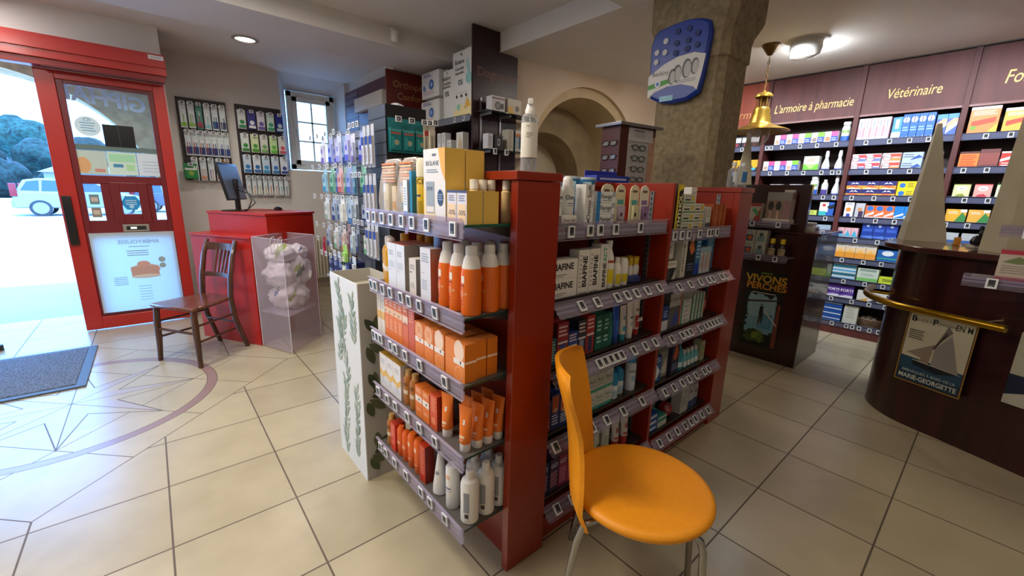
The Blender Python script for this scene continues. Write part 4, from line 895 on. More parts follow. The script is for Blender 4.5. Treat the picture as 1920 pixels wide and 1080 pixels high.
for x, y, l in ((1.286,-1.750,'white body milk bottle with screw cap, nearest front corner of the lowest glass shelf'),(1.357,-1.750,'white body milk bottle with screw cap, in the middle at the near side of the lowest glass shelf'),(1.422,-1.745,'white body milk bottle with screw cap, against the red panel on the lowest glass shelf')): put(MB_, (x,y,z), FX, l, 'bottle')
for x, y in ((1.357,-1.68),(1.422,-1.68)): put(MB_, (x,y,z), FX, 'white body milk bottle half hidden in the back row of the lowest glass shelf', 'bottle', 'white bottles in the back row')
# ------------------------------------------------------------------ front bays: first aid goods
s1, s2, s3, s4, s5 = BZ
CAN = lat('spray_can', [(.026,0),(.027,.003),(.027,.125),(.02,.142),(.02,.146)], '#dcdbd6', [('cap', [(.019,.146),(.019,.168),(.016,.176),(.008,.182),(.001,.182)], '#e0deda')], [('p',-60,60,.004,.035,'#3c7ab0'),('t','Osmo',.105,.022,'#2b3c55'),('p',-35,25,.082,.085,'#7c8794'),('p',-35,15,.074,.076,'#7c8794')])
by(CAN, s1, [1.745,1.682], 'tall white spray can with blue foot reading Osmo, left end of the top front shelf', 'can', off=.02)
by(carton(.078,.04,.042,'#dfded8',[('t','Osmo Soft',.5,.58,.0155,'#20242c'),('b',.1,.12,.8,.2,'#9aa4ae')]), s1, [1.688], 'low white carton lettered Soft in front of the spray cans on the top front shelf', off=-.022)
by(carton(.05,.05,.155,'#e0dfda',[('t','Osmo Soft',.5,.56,.030,'#191c22',90),('c',.5,.1,.12,'#3a3f47'),('l',.75,.3,.92,.9,2,'#b7bcc2')],side='#cfc9bd'), s1, [1.822], 'upright white carton lettered Osmo Soft vertically on the top front shelf')
by(carton(.118,.05,.043,'#dfe3e2',[('b',0,0,.2,1,'#2f7fc0'),('t','Flamigel',.52,.55,.0225,'#1c2430'),('c',.92,.78,.2,'#2d4f78'),('c',.92,.78,.12,'#dfe3e2'),('l',.3,.1,.8,.25,1,'#98a2aa')]), s1, [1.925], 'white and blue carton reading Flamigel in the stack of three on the top front shelf', stack=3)
HP = [('#d8cda4','#c9c090'),('#d6cb9c','#bfb27c')]
def blis(col, l, x, dy, win='#b9a9bd'):
    b = MB(); w_, h_ = .066, .165; pts = [(-w_/2,.01),(w_/2,.01),(w_/2,h_*.86),(w_*.33,h_*.95),(.0,h_),(-w_*.33,h_*.95),(-w_/2,h_*.86)]
    n = len(pts); b.add([(x_, 0, z_) for x_, z_ in pts]+[(x_, .004, z_) for x_, z_ in pts], [tuple(range(n)), tuple(range(2*n-1,n-1,-1))]+[(i,n+i,n+(i+1)%n,(i+1)%n) for i in range(n)], mat(col,.5))
    b.fq(-.018,.132,.018,.142,-.0006,'#6f5b52'); b.box(-.020,-.014,.015,.020,-.0005,.075, mat(win,.2), ch=.003); b.fq(-.022,.08,.022,.10,-.0006,'#4f9e9c' if win != '#8d6f9c' else '#8d6f9c'); b.fq(-.014,.03,.0,.045,-.0146,'#2d2d2d'); b.box(-.024,-.010,0,.024,.012,.010, mat(col,.5))
    o = b.obj('blister_pack', smooth=False); o.location = (x, -1.765+dy+.016, s1); tag(o, l, 'blister pack')
blis('#d6cdb0','cream blister pack with scalloped top, leftmost of five beside the stacked white and blue cartons',2.012,.05); blis('#d3cba9','cream blister pack with scalloped top, second of five from the left on the top front shelf',2.05,.065); blis('#d8cfae','cream blister pack with scalloped top, third of five from the left on the top front shelf',2.10,.04); blis('#dcd3ad','cream blister pack with teal stripe, fourth of five from the left on the top front shelf',2.16,.01,'#cfc7a0'); blis('#dbd6c4','cream blister pack with purple stripe, rightmost of five on the top front shelf',2.222,.0,'#8d6f9c')
for x, y in ((1.80,-1.60),(1.90,-1.60),(2.0,-1.60)):
    put(lat('round_tin', [(.036,0),(.036,.185)], '#2a6f9e', [('rim', [(.037,.18),(.037,.19),(.034,.19)], '#b8c4cc')], [('p',-80,-20,.10,.17,'#bcd8e6'),('p',10,70,.12,.15,'#123f66')]), (x, y, s1), 0, 'round blue tin standing behind the white and blue cartons on the top front shelf', 'tin', 'blue tins at the back of the top front shelf')
# second front shelf
BH = [('t','BIAFINE',.47,.62,.034,'#0e0e10',0,.03),('b',.1,.2,.6,.24,'#6a6a6a'),('b',.1,.1,.5,.14,'#8f8f8f')]
by(carton(.155,.06,.072,'#dbd8cf',BH), s2, [1.70], 'white carton in bold black capitals, lying in the stack of two, second front shelf', stack=2)
by(carton(.11,.05,.12,'#cfccc4',[('t','INE',.8,.5,.034,'#0e0e10',90,.03),('l',.1,.2,.4,.8,4,'#9a978f')]), s2, [1.70], 'white upright carton behind the stack of two lying ones on the second front shelf', off=.085)
BV = carton(.064,.05,.175,'#dbd8cf',[('t','BIAFINE',.62,.5,.036,'#0e0e10',90,.03),('l',.1,.1,.3,.9,8,'#a6a39b'),('b',.1,.0,.9,.03,'#8f8c84')])
by(BV, s2, [1.815], 'white upright carton with vertical black capitals, left one of the pair on the second front shelf'); by(BV, s2, [1.882], 'white upright carton with vertical black capitals, right one of the pair on the second front shelf')
by(carton(.052,.05,.19,'#dad8cf',[('t','BIAFINE',.6,.32,.03,'#0e0e10',90,.03),('t','ACT',.6,.78,.03,'#3fa08e',90,.03)]), s2, [1.943], 'slim white upright carton lettered with green ACT at its end on the second front shelf')
by(lat('spray_bottle', [(.026,0),(.027,.003),(.027,.10),(.024,.13),(.013,.165)], '#dedbd2', [('cap', [(.013,.165),(.015,.20),(.001,.202)], '#e6e3da')], [('p',-60,60,.02,.08,'#d6c21c'),('p',-60,60,.108,.118,'#a8382a'),('l2',)] [:2]), s2, [2.005], 'tall white bottle with yellow label and red ring on the second front shelf', 'bottle')
by(lat('spray_bottle', [(.019,0),(.02,.003),(.02,.08),(.012,.10)], '#dedbd2', [('cap', [(.011,.10),(.011,.125),(.001,.126)], '#dcd9d0')], [('p',-60,60,.01,.055,'#cdb81c')]), s2, [2.062], 'short white bottle with yellow label beside the tall one on the second front shelf', 'bottle')
by(lat('roll_on', [(.021,0),(.022,.003),(.022,.10),(.016,.118),(.001,.12)], '#dfdcd4', (), [('p',-60,30,.015,.05,'#c9b41c')]), s2, [2.112], 'white rounded roll-on bottle beside the gold capped flasks on the second front shelf', 'bottle')
put(lat('round_holder', [(.062,0),(.066,.004),(.066,.022),(.063,.022)], '#2c3568'), (2.205,-1.70,s2), 0, 'round blue tray holding gold capped flasks on the second front shelf', 'tray')
GC_ = lat('flask', [(.013,0),(.015,.003),(.015,.06),(.010,.075)], '#c9c5bb', [('cap', [(.0125,.075),(.0125,.108),(.001,.109)], '#b8951c')], [('p',-70,70,.0,.03,'#3c4a8c')])
for x, y in ((2.175,-1.735),(2.208,-1.740),(2.24,-1.725),(2.175,-1.70),(2.208,-1.70),(2.24,-1.69)): put(GC_, (x,y,s2+.0045), 0, 'little flask with gold cap standing in the round blue tray', 'flask', 'gold capped flasks')
by(carton(.04,.03,.20,'#6f8fa0',[('b',.1,.5,.9,.9,'#d08a3a'),('c',.5,.7,.3,'#dfe3e2')]), s2, [2.09], 'blue grey pack with orange top hanging behind the white bottles on the second front shelf', off=.16)
# third front shelf
def rb(c1, c2, t=''): return [('b',0,.55,1,1,c1),('b',.25,.05,.75,.45,c2),('l',.1,.62,.9,.92,3,'#e6c9c4'),('b',.05,.48,.95,.53,'#dcdcdc')]
by(carton(.05,.08,.11,'#24606a',[('l',.1,.1,.9,.9,8,'#9fc9c8')],top='#1d4e58'), s3, [1.655], 'dark teal carton with pale writing at the left end of the third front shelf')
by(carton(.062,.08,.165,'#8e2c34',rb('#9c3038','#2c4fa8'),side='#6a1f28'), s3, [1.716], 'tall dark red carton with blue window, left end of the third front shelf')
by(carton(.055,.08,.115,'#23356f',rb('#2a4a9a','#b8423c')), s3, [1.777], 'short navy carton with red picture on the third front shelf')
by(carton(.05,.08,.155,'#2a2c3c',rb('#30323f','#7f8fb0')), s3, [1.832], 'dark grey carton with silver picture on the third front shelf')
by(carton(.052,.08,.165,'#a22e2c',rb('#aa3430','#2c3350'),top='#8a2420'), s3, [1.886], 'bright red topped carton beside the teal ones on the third front shelf')
by(carton(.048,.06,.155,'#1f5f50',[('l',.2,.15,.8,.85,6,'#9cc9bc'),('b',.0,.42,1,.5,'#164a3e')]), s3, [1.946,1.995], 'dark green carton in the pair beside the blue tube on the third front shelf', deep=1)
by(lat('shower_bottle', [(.018,0),(.02,.003),(.02,.10),(.013,.13)], '#1f6f62', [('cap', [(.013,.13),(.013,.15),(.001,.15)], '#2c8f80')]), s3, [2.035], 'small green bottle between green cartons and blue tube on the third front shelf', 'bottle')
by(tube_(.052,.185,'#1f4fa8','#1b3f86',[('p',-.5,.3,.5,.6,'#3a6cc0')]), s3, [2.082], 'deep blue squeeze tube on the third front shelf', 'tube')
by(tube_(.05,.165,'#c9c6bc','#2f8fa6',[('p',-.6,.28,.6,.42,'#2f8fa6'),('p',-.4,.6,.4,.7,'#6c8a90')]), s3, [2.138], 'white squeeze tube with turquoise cap on the third front shelf', 'tube')
by(tube_(.054,.175,'#d6d2c8','#d9d6cd',[('p',-.5,.55,.5,.6,'#50605c'),('p',-.5,.35,.3,.45,'#a0aaa0')]), s3, [2.196], 'plain white squeeze tube left of the -50% one on the third front shelf', 'tube')
t50 = tube_(.058,.175,'#d8d4cb','#9b2c2a',[('p',-.8,.22,.8,.56,'#a0302c'),('p',-.5,.68,.4,.74,'#8a7a74')])
o = put(t50, (2.262,-1.735,s3), 0, 'white squeeze tube with red -50% band at the right end of the third front shelf', 'tube')
b = MB(); b.text('-50%', 0, 0, .024, 0, '#efe8e2', bold=.03); q = b.obj('sticker_text', o, smooth=False); q.location = (0, -.0255, .078)
# fourth front shelf
for x, c1, c2 in ((1.645,'#7c2c4a','#23407c'),(1.695,'#2c3c7c','#b8502c'),(1.745,'#23407c','#c0562c'),(1.795,'#1f4f86','#b0442c'),(1.845,'#2a3f78','#a84a30')):
    by(carton(.046,.07,.135+.02*((x*100) % 2 > 1),'#'+c1[1:],[('b',.1,.5,.9,.95,c2),('l',.1,.1,.9,.42,4,'#c9d3e6'),('c',.5,.55,.25,'#c9a37c')]), s4, [x], {1.645:'purple and navy',1.695:'navy and orange, second',1.745:'blue and orange, third',1.795:'petrol blue and red, fourth',1.845:'dark blue and rust, fifth'}[x]+' toothpaste sized carton from the left on the fourth front shelf')
WC = carton(.056,.10,.085,'#c6c8bd',[('t','RoC',.5,.62,.024,'#3a4a44'),('b',0,0,1,.18,'#3f9c86'),('l',.15,.28,.85,.45,2,'#8f968e')])
by(WC, s4, [1.93,1.99,2.05], 'white carton with green foot in the lower row beside the blue capped bottles, fourth front shelf'); 
for x in (1.93,1.99,2.05): put(WC, (x,-1.715,s4+.0858), 0, 'white carton with green foot stacked on top, fourth front shelf', 'carton', 'upper white cartons with green foot')
BC = lat('roll_on', [(.024,0),(.026,.004),(.026,.06),(.022,.068)], '#cfd6d8', [('cap', [(.024,.068),(.0255,.085),(.0235,.115),(.012,.13),(.001,.131)], '#1f86b4')], [('p',-50,50,.015,.045,'#9ab8c6')])
for x, y in ((2.115,-1.74),(2.18,-1.725),(2.12,-1.675),(2.185,-1.665)): put(BC, (x,y,s4), 0, 'white roll-on with domed blue cap on the fourth front shelf', 'bottle', 'blue capped roll-ons')
by(lat('spray_can', [(.026,0),(.027,.004),(.027,.13),(.022,.145)], '#cbd3d6', [('cap', [(.023,.145),(.025,.17),(.022,.195),(.001,.197)], '#2a7fae')], [('t','ETIAXIL',.10,.018,'#2c3c50'),('p',-40,20,.05,.08,'#8fb2c4')]), s4, [2.26], 'tall white spray can with blue cap at the right end of the fourth front shelf', 'can')
# lowest front shelf
for x, c1, l in ((1.65,'#23345c','navy carton with white script at the left end of the lowest front shelf'),(1.71,'#3c2c50','dark violet carton second from the left on the lowest front shelf'),(1.765,'#8a2c50','magenta carton behind the yellow chair on the lowest front shelf'),(1.82,'#a0305a','pink red carton behind the yellow chair, right of the magenta one')):
    by(carton(.052,.09,.15,c1,[('t','GO',.5,.8,.026,'#dfe3ea'),('l',.1,.1,.9,.6,7,'#c97c90')]), s5, [x], l)
by(tube_(.046,.15,'#b8b8a8','#8f9488',[('p',-.5,.4,.5,.6,'#5c6a60')]), s5, [1.95], 'grey green tube behind the yellow chair on the lowest front shelf', 'tube')
by(tube_(.046,.16,'#cbcab8','#c9c6b8',[('p',-.5,.4,.5,.6,'#6c705f')]), s5, [2.01], 'pale tube with olive print behind the yellow chair on the lowest front shelf', 'tube')
by(lat('spray_can', [(.022,0),(.024,.004),(.024,.17),(.018,.185),(.001,.187)], '#cfcdc4', (), [('p',-50,50,.05,.12,'#aab0a0')]), s5, [2.08], 'tall plain white cylinder left of the two red footed bottles on the lowest front shelf', 'can')
RF = tube_(.064,.175,'#cfc9c0','#a8302c',[('p',-.8,.2,.8,.42,'#a8302c'),('p',-.4,.55,.4,.68,'#a8605c')], capz=.05)
by(RF, s5, [2.165], 'white tube with red foot, left of the pair on the lowest front shelf', 'tube'); by(RF, s5, [2.24], 'white tube with red foot, right of the pair on the lowest front shelf', 'tube')
# ---- right bay
r1, r2, r3, r4, r5 = Z2
SY = carton(.056,.05,.225,'#17181a',[('b',.0,.0,.28,1,'#d8bf24'),('t','SYNTHOL',.66,.40,.040,'#f0e6a8',90,.03),('v',((.28,.86),(1,.92),(1,1),(.28,1)),'#e0c92c')])
by(SY, r1, [2.505], 'tall black and yellow carton lettered SYNTHOL, front one, left end of the right top shelf'); put(SY, (2.447,-1.705,r1), 0, 'tall black and yellow carton behind and left of the lettered one on the right top shelf', 'carton')
ST = [('l',.1,.62,.7,.85,2,'#8f9488'),('b',.72,.3,.94,.8,'#c9b43a'),('b',.0,0,1,.15,'#5c8a4a'),('b',.1,.3,.6,.48,'#3c4a3c')]
by(carton(.115,.05,.045,'#cfd0bc',ST), r1, [2.60], 'flat white and green carton in the left stack of four on the right top shelf', stack=4)
by(carton(.105,.05,.045,'#d2d0bf',[('l',.1,.62,.7,.85,2,'#8f9488'),('b',.66,.3,.92,.85,'#d0a83a'),('b',.0,0,1,.13,'#7a8a5c'),('b',.1,.3,.55,.48,'#3c3a38')]), r1, [2.715], 'flat white carton with yellow picture in the stack of three on the right top shelf', stack=3)
by(carton(.06,.05,.22,'#dcdad2',[('l',.2,.5,.8,.9,3,'#b8b4aa')]), r1, [2.76], 'tall plain white carton standing behind the flat stacks on the right top shelf', off=.06)
by(carton(.05,.05,.12,'#c9c7bb',[('b',0,.1,1,.3,'#4a4f5c'),('l',.2,.5,.8,.85,3,'#8a8f88')]), r1, [2.83], 'small whitish carton left of the two rust brown ones on the right top shelf')
by(carton(.05,.05,.135,'#9c4a1c',[('b',.85,0,1,1,'#d89a6a'),('l',.15,.3,.75,.7,5,'#b86a3a')]), r1, [2.90,2.955,3.01], 'rust brown carton at the right end of the right top shelf')
AC = carton(.125,.07,.095,'#3a3c40',[('b',0,.62,1,1,'#d9d5c8'),('t','ACTIPOCHE',.5,.82,.019,'#1d1d20'),('b',.62,.0,.8,.6,'#15161a'),('v',((.7,0),(1,0),(1,.55)),'#c9c4b6')])
by(AC, r2, [2.48], 'dark box with white lid band reading ACTIPOCHE at the left of the right second shelf')
by(carton(.10,.05,.10,'#c6c4ba',[('l',.1,.3,.8,.7,3,'#8f8d84'),('b',0,0,1,.1,'#7a7872')]), r2+.0955, [2.47], 'grey white box lying on top of the dark box, right second shelf', off=.01)
by(carton(.075,.04,.24,'#b8b6aa',[('t','ACTIPOCHE',.45,.5,.032,'#26262a',90,.01)]), r2, [2.565], 'tall grey box with large vertical letters behind the dark box on the right second shelf', off=.08)
by(carton(.06,.04,.235,'#cfcbbb',[('t','ACTIPOCHE',.5,.42,.026,'#26262a',90,.02),('b',0,0,.12,1,'#8a877a')]), r2, [2.61], 'tall slim cream box with vertical ACTIPOCHE lettering, front of the right second shelf')
by(carton(.08,.05,.22,'#18191d',[('v',((.1,.7),(.5,.95),(.9,.6),(.5,.5)),'#c8713a'),('v',((.3,1),(.7,1),(.6,.8)),'#d9d5cc'),('l',.1,.1,.9,.3,3,'#5a6a8a')]), r2, [2.69], 'black box with orange figure in the middle of the right second shelf')
by(carton(.05,.05,.20,'#3a6f9c',[('b',0,0,1,.3,'#1f3f9c'),('l',.1,.4,.9,.9,5,'#a8c4d6')]), r2, [2.765], 'light blue and navy box next to the black box on the right second shelf')
by(carton(.14,.05,.21,'#1d5f8c',[('b',.1,.7,.9,.8,'#123f66'),('l',.1,.2,.9,.6,5,'#5f9cc0')]), r2, [2.89], 'large teal blue box at the back of the right second shelf', off=.08)
by(carton(.09,.05,.19,'#2a7fae',[('l',.1,.5,.9,.9,5,'#a0c8dc')]), r2, [3.015], 'medium blue box at the right end of the right second shelf', off=.05)
by(carton(.038,.05,.14,'#c2cdd0',[('b',0,.8,1,1,'#8fb0bc'),('b',.7,.1,1,.8,'#c06a4a'),('l',.1,.2,.6,.7,6,'#7f8f98')]), r2, [2.82,2.862,2.904], 'slim pale grey carton with rust edge in front of the teal blue box, right second shelf')
by(carton(.045,.06,.19,'#c9cbc2',[('b',0,.0,1,.4,'#2a6f9c'),('l',.1,.5,.9,.9,4,'#8f9ea0')]), r3, [2.435], 'white and blue carton at the left end of the right third shelf')
by(carton(.06,.06,.13,'#1f3f7c',[('b',0,.0,1,.4,'#c9cdd2'),('l',.2,.5,.8,.8,3,'#9ab2d6')]), r3, [2.49], 'navy and white carton second from the left on the right third shelf')
by(carton(.12,.06,.185,'#5c5a56',[('b',0,.62,1,1,'#b5b2a6'),('t','ACTIPOCHE',.46,.82,.021,'#1f1f22'),('v',((.2,.1),(.6,.5),(.9,.2),(.6,.05)),'#3a4a9c'),('b',.92,0,1,1,'#c24a24')],side='#c24a24'), r3, [2.585], 'grey box with orange edge lettered on its pale top half, right third shelf')
WG = [('b',0,0,.14,1,'#2c8a6c'),('l',.25,.3,.85,.8,2,'#7f8a80')]
by(carton(.10,.06,.026,'#cfd0c4',WG), r3, [2.705], 'flat white carton in the stack of five in the middle of the right third shelf', stack=5)
by(carton(.035,.06,.15,'#c9ccc0',[('b',.0,0,.4,1,'#1f7a5c'),('l',.5,.2,.9,.8,6,'#8a948a')]), r3, [2.785,2.823,2.861,2.899], 'white carton with dark green edge in the upright row on the right third shelf')
put(lat('round_pot', [(.03,0),(.038,.01),(.04,.05),(.038,.09),(.03,.12),(.001,.13)], '#a8322a', (), [('p',-40,40,.04,.08,'#c97a70')]), (2.99,-1.70,r3), 0, 'rounded red pot at the right end of the right third shelf', 'pot')
by(carton(.10,.07,.145,'#1d4f8c',[('v',((.1,.2),(.5,.7),(.9,.4),(.6,.1)),'#cfd8e0'),('l',.1,.75,.9,.95,2,'#9fc0e0')]), r4, [2.46], 'blue box with white drawing at the left end of the right fourth shelf')
by(carton(.09,.06,.185,'#8f8d84',[('v',((.1,.1),(.8,.6),(.9,.1)),'#cfcbbd'),('b',0,.8,1,1,'#6a6860')]), r4, [2.565], 'grey tall box beside the blue one on the right fourth shelf', off=.02)
by(carton(.075,.06,.20,'#23243c',[('v',((.1,.5),(.5,.9),(.9,.6),(.5,.4)),'#b8502c'),('l',.1,.1,.9,.3,3,'#7f8fb0')]), r4, [2.655], 'dark navy box with orange figure on the right fourth shelf', off=.0)
TB = lat('teal_bottle', [(.03,0),(.032,.004),(.032,.10),(.012,.15)], '#2f8c9c', [('cap', [(.015,.15),(.015,.18),(.001,.181)], '#bcd6da')], [('p',-50,50,.02,.05,'#cfdfe0')])
by(TB, r4, [2.735], 'large teal bottle with pale cap on the right fourth shelf', 'bottle'); 
TB2 = lat('teal_bottle', [(.018,0),(.02,.004),(.02,.06),(.010,.08)], '#5fa6ae', [('cap', [(.011,.08),(.011,.105),(.001,.106)], '#cfd6cc')], [('p',-50,50,.01,.04,'#dfe3dc')])
by(TB2, r4, [2.79,2.835,2.88,2.925], 'small pale teal bottle in the row at the right of the right fourth shelf', 'bottle')
by(carton(.05,.05,.12,'#a9b08c',[('l',.1,.2,.9,.8,5,'#6c7a50')]), r4, [2.985], 'olive green carton at the right end of the right fourth shelf')
by(carton(.13,.10,.035,'#1d4f9c',[('b',.1,.3,.9,.7,'#cfd8e6')],top='#2a62b0'), r5, [2.47], 'flat blue box in the stack of three at the left of the right lowest shelf', stack=3)
by(carton(.09,.10,.06,'#c6cac2',[('b',0,.5,1,.8,'#2a8a7a')],top='#3a9c8a'), r5, [2.59], 'white and green box beside the flat blue stack on the right lowest shelf')
put(lat('mesh_bag', [(.03,0),(.075,.02),(.085,.06),(.06,.12),(.02,.15),(.001,.15)], clear('mesh_net', '#8f8f88', .45, .4)), (2.64,-1.59,r5), 0, 'grey netted bag at the back of the right lowest shelf', 'bag')
BALL = mat('#8f1f22', .15, noise=.5, scale=60, coat=1)
put(lat('glitter_ball', [(.001,0),(.02,.004),(.036,.018),(.044,.044),(.036,.070),(.02,.084),(.001,.088)], BALL), (2.705,-1.715,r5+.001), 0, 'shiny red glitter ball on the right lowest shelf', 'ball')
by(carton(.085,.06,.17,'#b9bcb6',[('t','21',.6,.75,.03,'#4a4d50'),('l',.1,.2,.9,.6,6,'#8f9490')]), r5, [2.83], 'tall pale grey pack right of the red ball on the right lowest shelf')
by(carton(.06,.06,.15,'#b4b8b4',[('b',0,0,1,.35,'#27497c'),('c',.5,.75,.2,'#4a4f54')]), r5, [2.91], 'grey and blue carton second from the right on the right lowest shelf')
by(carton(.05,.06,.145,'#a9adb0',[('b',0,0,1,.4,'#2c3c6c'),('c',.5,.7,.25,'#6a4a50')]), r5, [2.97], 'grey carton with dark picture at the right end of the right lowest shelf')
# ---- things on the gondola top
GLB = clear('bottle_plastic', '#eef2f4', .12, .02)
t = put(dict(name='mist_bottle', me=MB().lathe([(.024,0),(.0265,.004),(.0265,.165),(.022,.175),(.012,.180)], GLB, n=28).mesh('mist_bottle'), kids=[
    ('label', (lambda b: (b.v and b) or b)(MB().lathe([(.0269,.045),(.0269,.150)], mat('#dedccf', .5), n=28, cap=False).fq(-.012, .118, .008, .1195, -.0274, '#6a6a60').fq(-.012, .112, .010, .1135, -.0274, '#6a6a60').fq(-.012, .106, .002, .1075, -.0274, '#6a6a60').fq(-.010, .138, -.002, .140, -.0274, '#6a6a60')).mesh('label')),
    ('pump', MB().lathe([(.016,.178),(.016,.19),(.013,.195),(.011,.205),(.006,.21)], mat('#e6e6e2', .35), n=20).box(-.008,-.02,.205,.008,.010,.222, mat('#ecece8', .35), ch=.003).mesh('pump')),
    ('dip_tube', MB().cyl((0,0,.01),(0,0,.18),.002, mat('#e9eef0', .3), 6).mesh('dip_tube')),
    ('liquid', MB().lathe([(.0235,.003),(.0235,.155)], clear('liquid', '#dfe9ee', .05), n=24).mesh('liquid'))], w=.05, d=.05, h=.22),
    (1.50,-1.765,1.48), R_(-40), 'clear spray bottle with cream label standing on the near corner of the red gondola', 'bottle')
for i, (x, y, l) in enumerate(((3.13,-1.74,'clear hand gel bottle on the far corner of the gondola, the left plain one'),(3.20,-1.76,'clear hand gel bottle with blue logo on the far corner of the gondola'))):
    put(lat('gel_bottle', [(.026,0),(.029,.004),(.029,.095),(.012,.115),(.012,.12)], GLB, [('cap', [(.013,.12),(.013,.14),(.001,.141)], '#dfe3e6')], [('p',-30,30,.03,.09,'#2c6fae' if i else '#d3d8dc')]), (x,y,1.48), -.6, l, 'bottle')
b = MB(); b.box(-.11,-.05,0,.11,.05,.035,mat('#20309c',.4),ch=.003).box(-.11,.045,.035,.11,.05,.06,mat('#20309c',.4)).fq(-.09,.012,.09,.022,-.0506,'#a9b0dc')
tag(b.obj('leaflet_tray', loc=(2.40,-1.40,1.4805), rz=-.2), 'dark blue leaflet tray on the gondola top in front of the stone pillar', 'tray')

# ------------------------------------------------------------------ white stand printed with olive leaves
OS = empty('olive_stand', (1.20,-.995,0), 'white floor stand printed with olive branches left of the gondola', 'display stand')
wh = mat('#e3e6e6', .5); gy = mat('#b3b0a6', .6)
b = MB(); b.box(0,0,0,.004,.37,1.0,wh).box(.004,0,0,.21,.004,1.0,gy).box(.004,.366,0,.21,.37,1.0,gy).box(.206,.004,0,.21,.366,1.0,gy); b.obj('shell', OS, smooth=False)
MB().box(.004,.004,.93,.206,.366,.935,mat('#a19c8c',.6)).obj('top_board', OS, smooth=False)
LJ = [0.]
def leaf(b, c, ang, L, W, m, f):
    LJ[0] = (LJ[0]+.00007) % .0028; pts = []
    for k in range(7):
        u = k/6; pts.append((u*L, W*math.sin(PI*u)**.8))
    ring = pts+[(u, -v) for u, v in pts[-2:0:-1]]; ca, sa = math.cos(ang), math.sin(ang)
    b.add([f(c[0]+u*ca-v*sa, c[1]+u*sa+v*ca) for u, v in ring], [tuple(range(len(ring)))], m)
rr = random.Random(4); b = MB(); fA = lambda u, v: (-.0012-LJ[0], .37-u, v); pale = [mat(h_, .6) for h_ in ('#9fb09f', '#8aa093', '#b3bfb0')]
for sx_, sz_, n_, ld in ((.10,.02,14,1),(.26,.08,12,1),(.20,.48,10,1),(.08,.55,9,-1),(.30,.70,7,-1),(.15,.78,6,1)):
    u, v, an = sx_, sz_, PI/2+rr.uniform(-.25,.25); b = MB()
    for k in range(n_):
        for sd in (-1, 1): leaf(b, (u, v), an+sd*rr.uniform(.4,.8), rr.uniform(.045,.075), .008, rr.choice(pale), fA)
        b.add([fA(u-.0012,v), fA(u+.0012,v), fA(u+.033*math.cos(an)+.0012, v+.033*math.sin(an)), fA(u+.033*math.cos(an)-.0012, v+.033*math.sin(an))], [(0,1,2,3)], pale[1])
        u += .033*math.cos(an); v += .033*math.sin(an); an += rr.uniform(-.12,.12)
        if u < .03 or u > .34 or v > .95: break
    for i in range(len(b.v)):
        x, y, zz = b.v[i]; b.v[i] = (x, min(.368, max(.002, y)), min(.995, max(.003, zz)))
    b.obj('olive_branch', OS, smooth=False)
b = MB(); fB = lambda u, v: (u, -.0012-LJ[0], v); dgs = [mat(h_, .6) for h_ in ('#4c5538', '#5d6644', '#3d4630')]
for u, v, n_ in ((.02,.12,5),(.02,.42,6),(.03,.70,6)):
    b = MB()
    for k in range(n_): leaf(b, (u+.01*k, v+.012*k), R_(-70+k*38+rr.uniform(-10,10)), rr.uniform(.07,.11), .020, dgs[k % 3], fB)
    for i in range(len(b.v)): x, y, zz = b.v[i]; b.v[i] = (min(.208, max(.001, x)), y, zz)
    b.obj('olive_branch', OS, smooth=False)
# ------------------------------------------------------------------ toothbrush panels on the far wall
WH = '#dfe4e6'
def peg_panel(x0, x1, z0, z1, label):
    b = MB(); b.box(x0, 3.47, z0, x1, 3.4995, z1, mat('#2c2428', .5)); k = z0+.06
    while k < z1-.02: b.box(x0, 3.4675, k, x1, 3.4705, k+.006, '#0f0d0e'); k += .075
    return tag(b.obj('peg_panel', smooth=False), label, 'display panel')
peg_panel(.905, 1.375, 1.46, 2.37, 'dark slotted wall panel hung with toothbrushes beside the red door'); peg_panel(1.465, 1.96, 1.36, 2.375, 'dark slotted wall panel hung with floss and brushes beside the window')
def hrow(n, x0, x1, z, protos, label, group, y=3.47, skew=0):
    for i in range(n):
        x = x0+(x1-x0)*(i/(n-1) if n > 1 else .5); put(protos[i % len(protos)], (x, y-.035-(i % 2)*.012, z+skew*i), 0, label, 'hanging pack', group)
def tb(c1, c2, n=1, foot=None, w=.062, h=.26): return hang(w, h, '#d3dde0', [('brush', n, (c1, c2)), ('b', 0, 0, 1, .2 if foot is None else .42, foot or c1)], t=.01, clr=None, hook=.03)
hrow(6, .955, 1.325, 2.30, [tb('#8cc63a', '#6fae3a'), tb('#8cc63a', '#bfc8c0', 2), hang(.062, .26, '#3a8c7c', [('brush', 1, ('#c8465a',)), ('b', 0, 0, 1, .3, '#9c4a5a')], hook=.03), tb('#8cc8d0', '#2f6fb0'), tb('#4aa0a8', '#2b3f8c', 2, '#2b3f7c'), tb('#d8d8d4', '#3a3f6c', 2, '#39406c')], 'toothbrush pack in the top row of the panel beside the red door', 'toothbrushes in the top row by the door')
hrow(7, .97, 1.335, 2.00, [tb(a, c, 2, '#23306c') for a, c in (('#c0392b', '#3a4a9c'), ('#c84a3a', '#2c4f9c'), ('#e07a3a', '#2c3f8c'), ('#d86a3a', '#3a3f7c'), ('#8c3a6c', '#3a3f7c'), ('#cfd6e0', '#2c3f8c'), ('#cfd6e0', '#2c5fa8'))], 'navy footed toothbrush pack in the middle row of the panel beside the red door', 'toothbrushes in the middle row by the door')
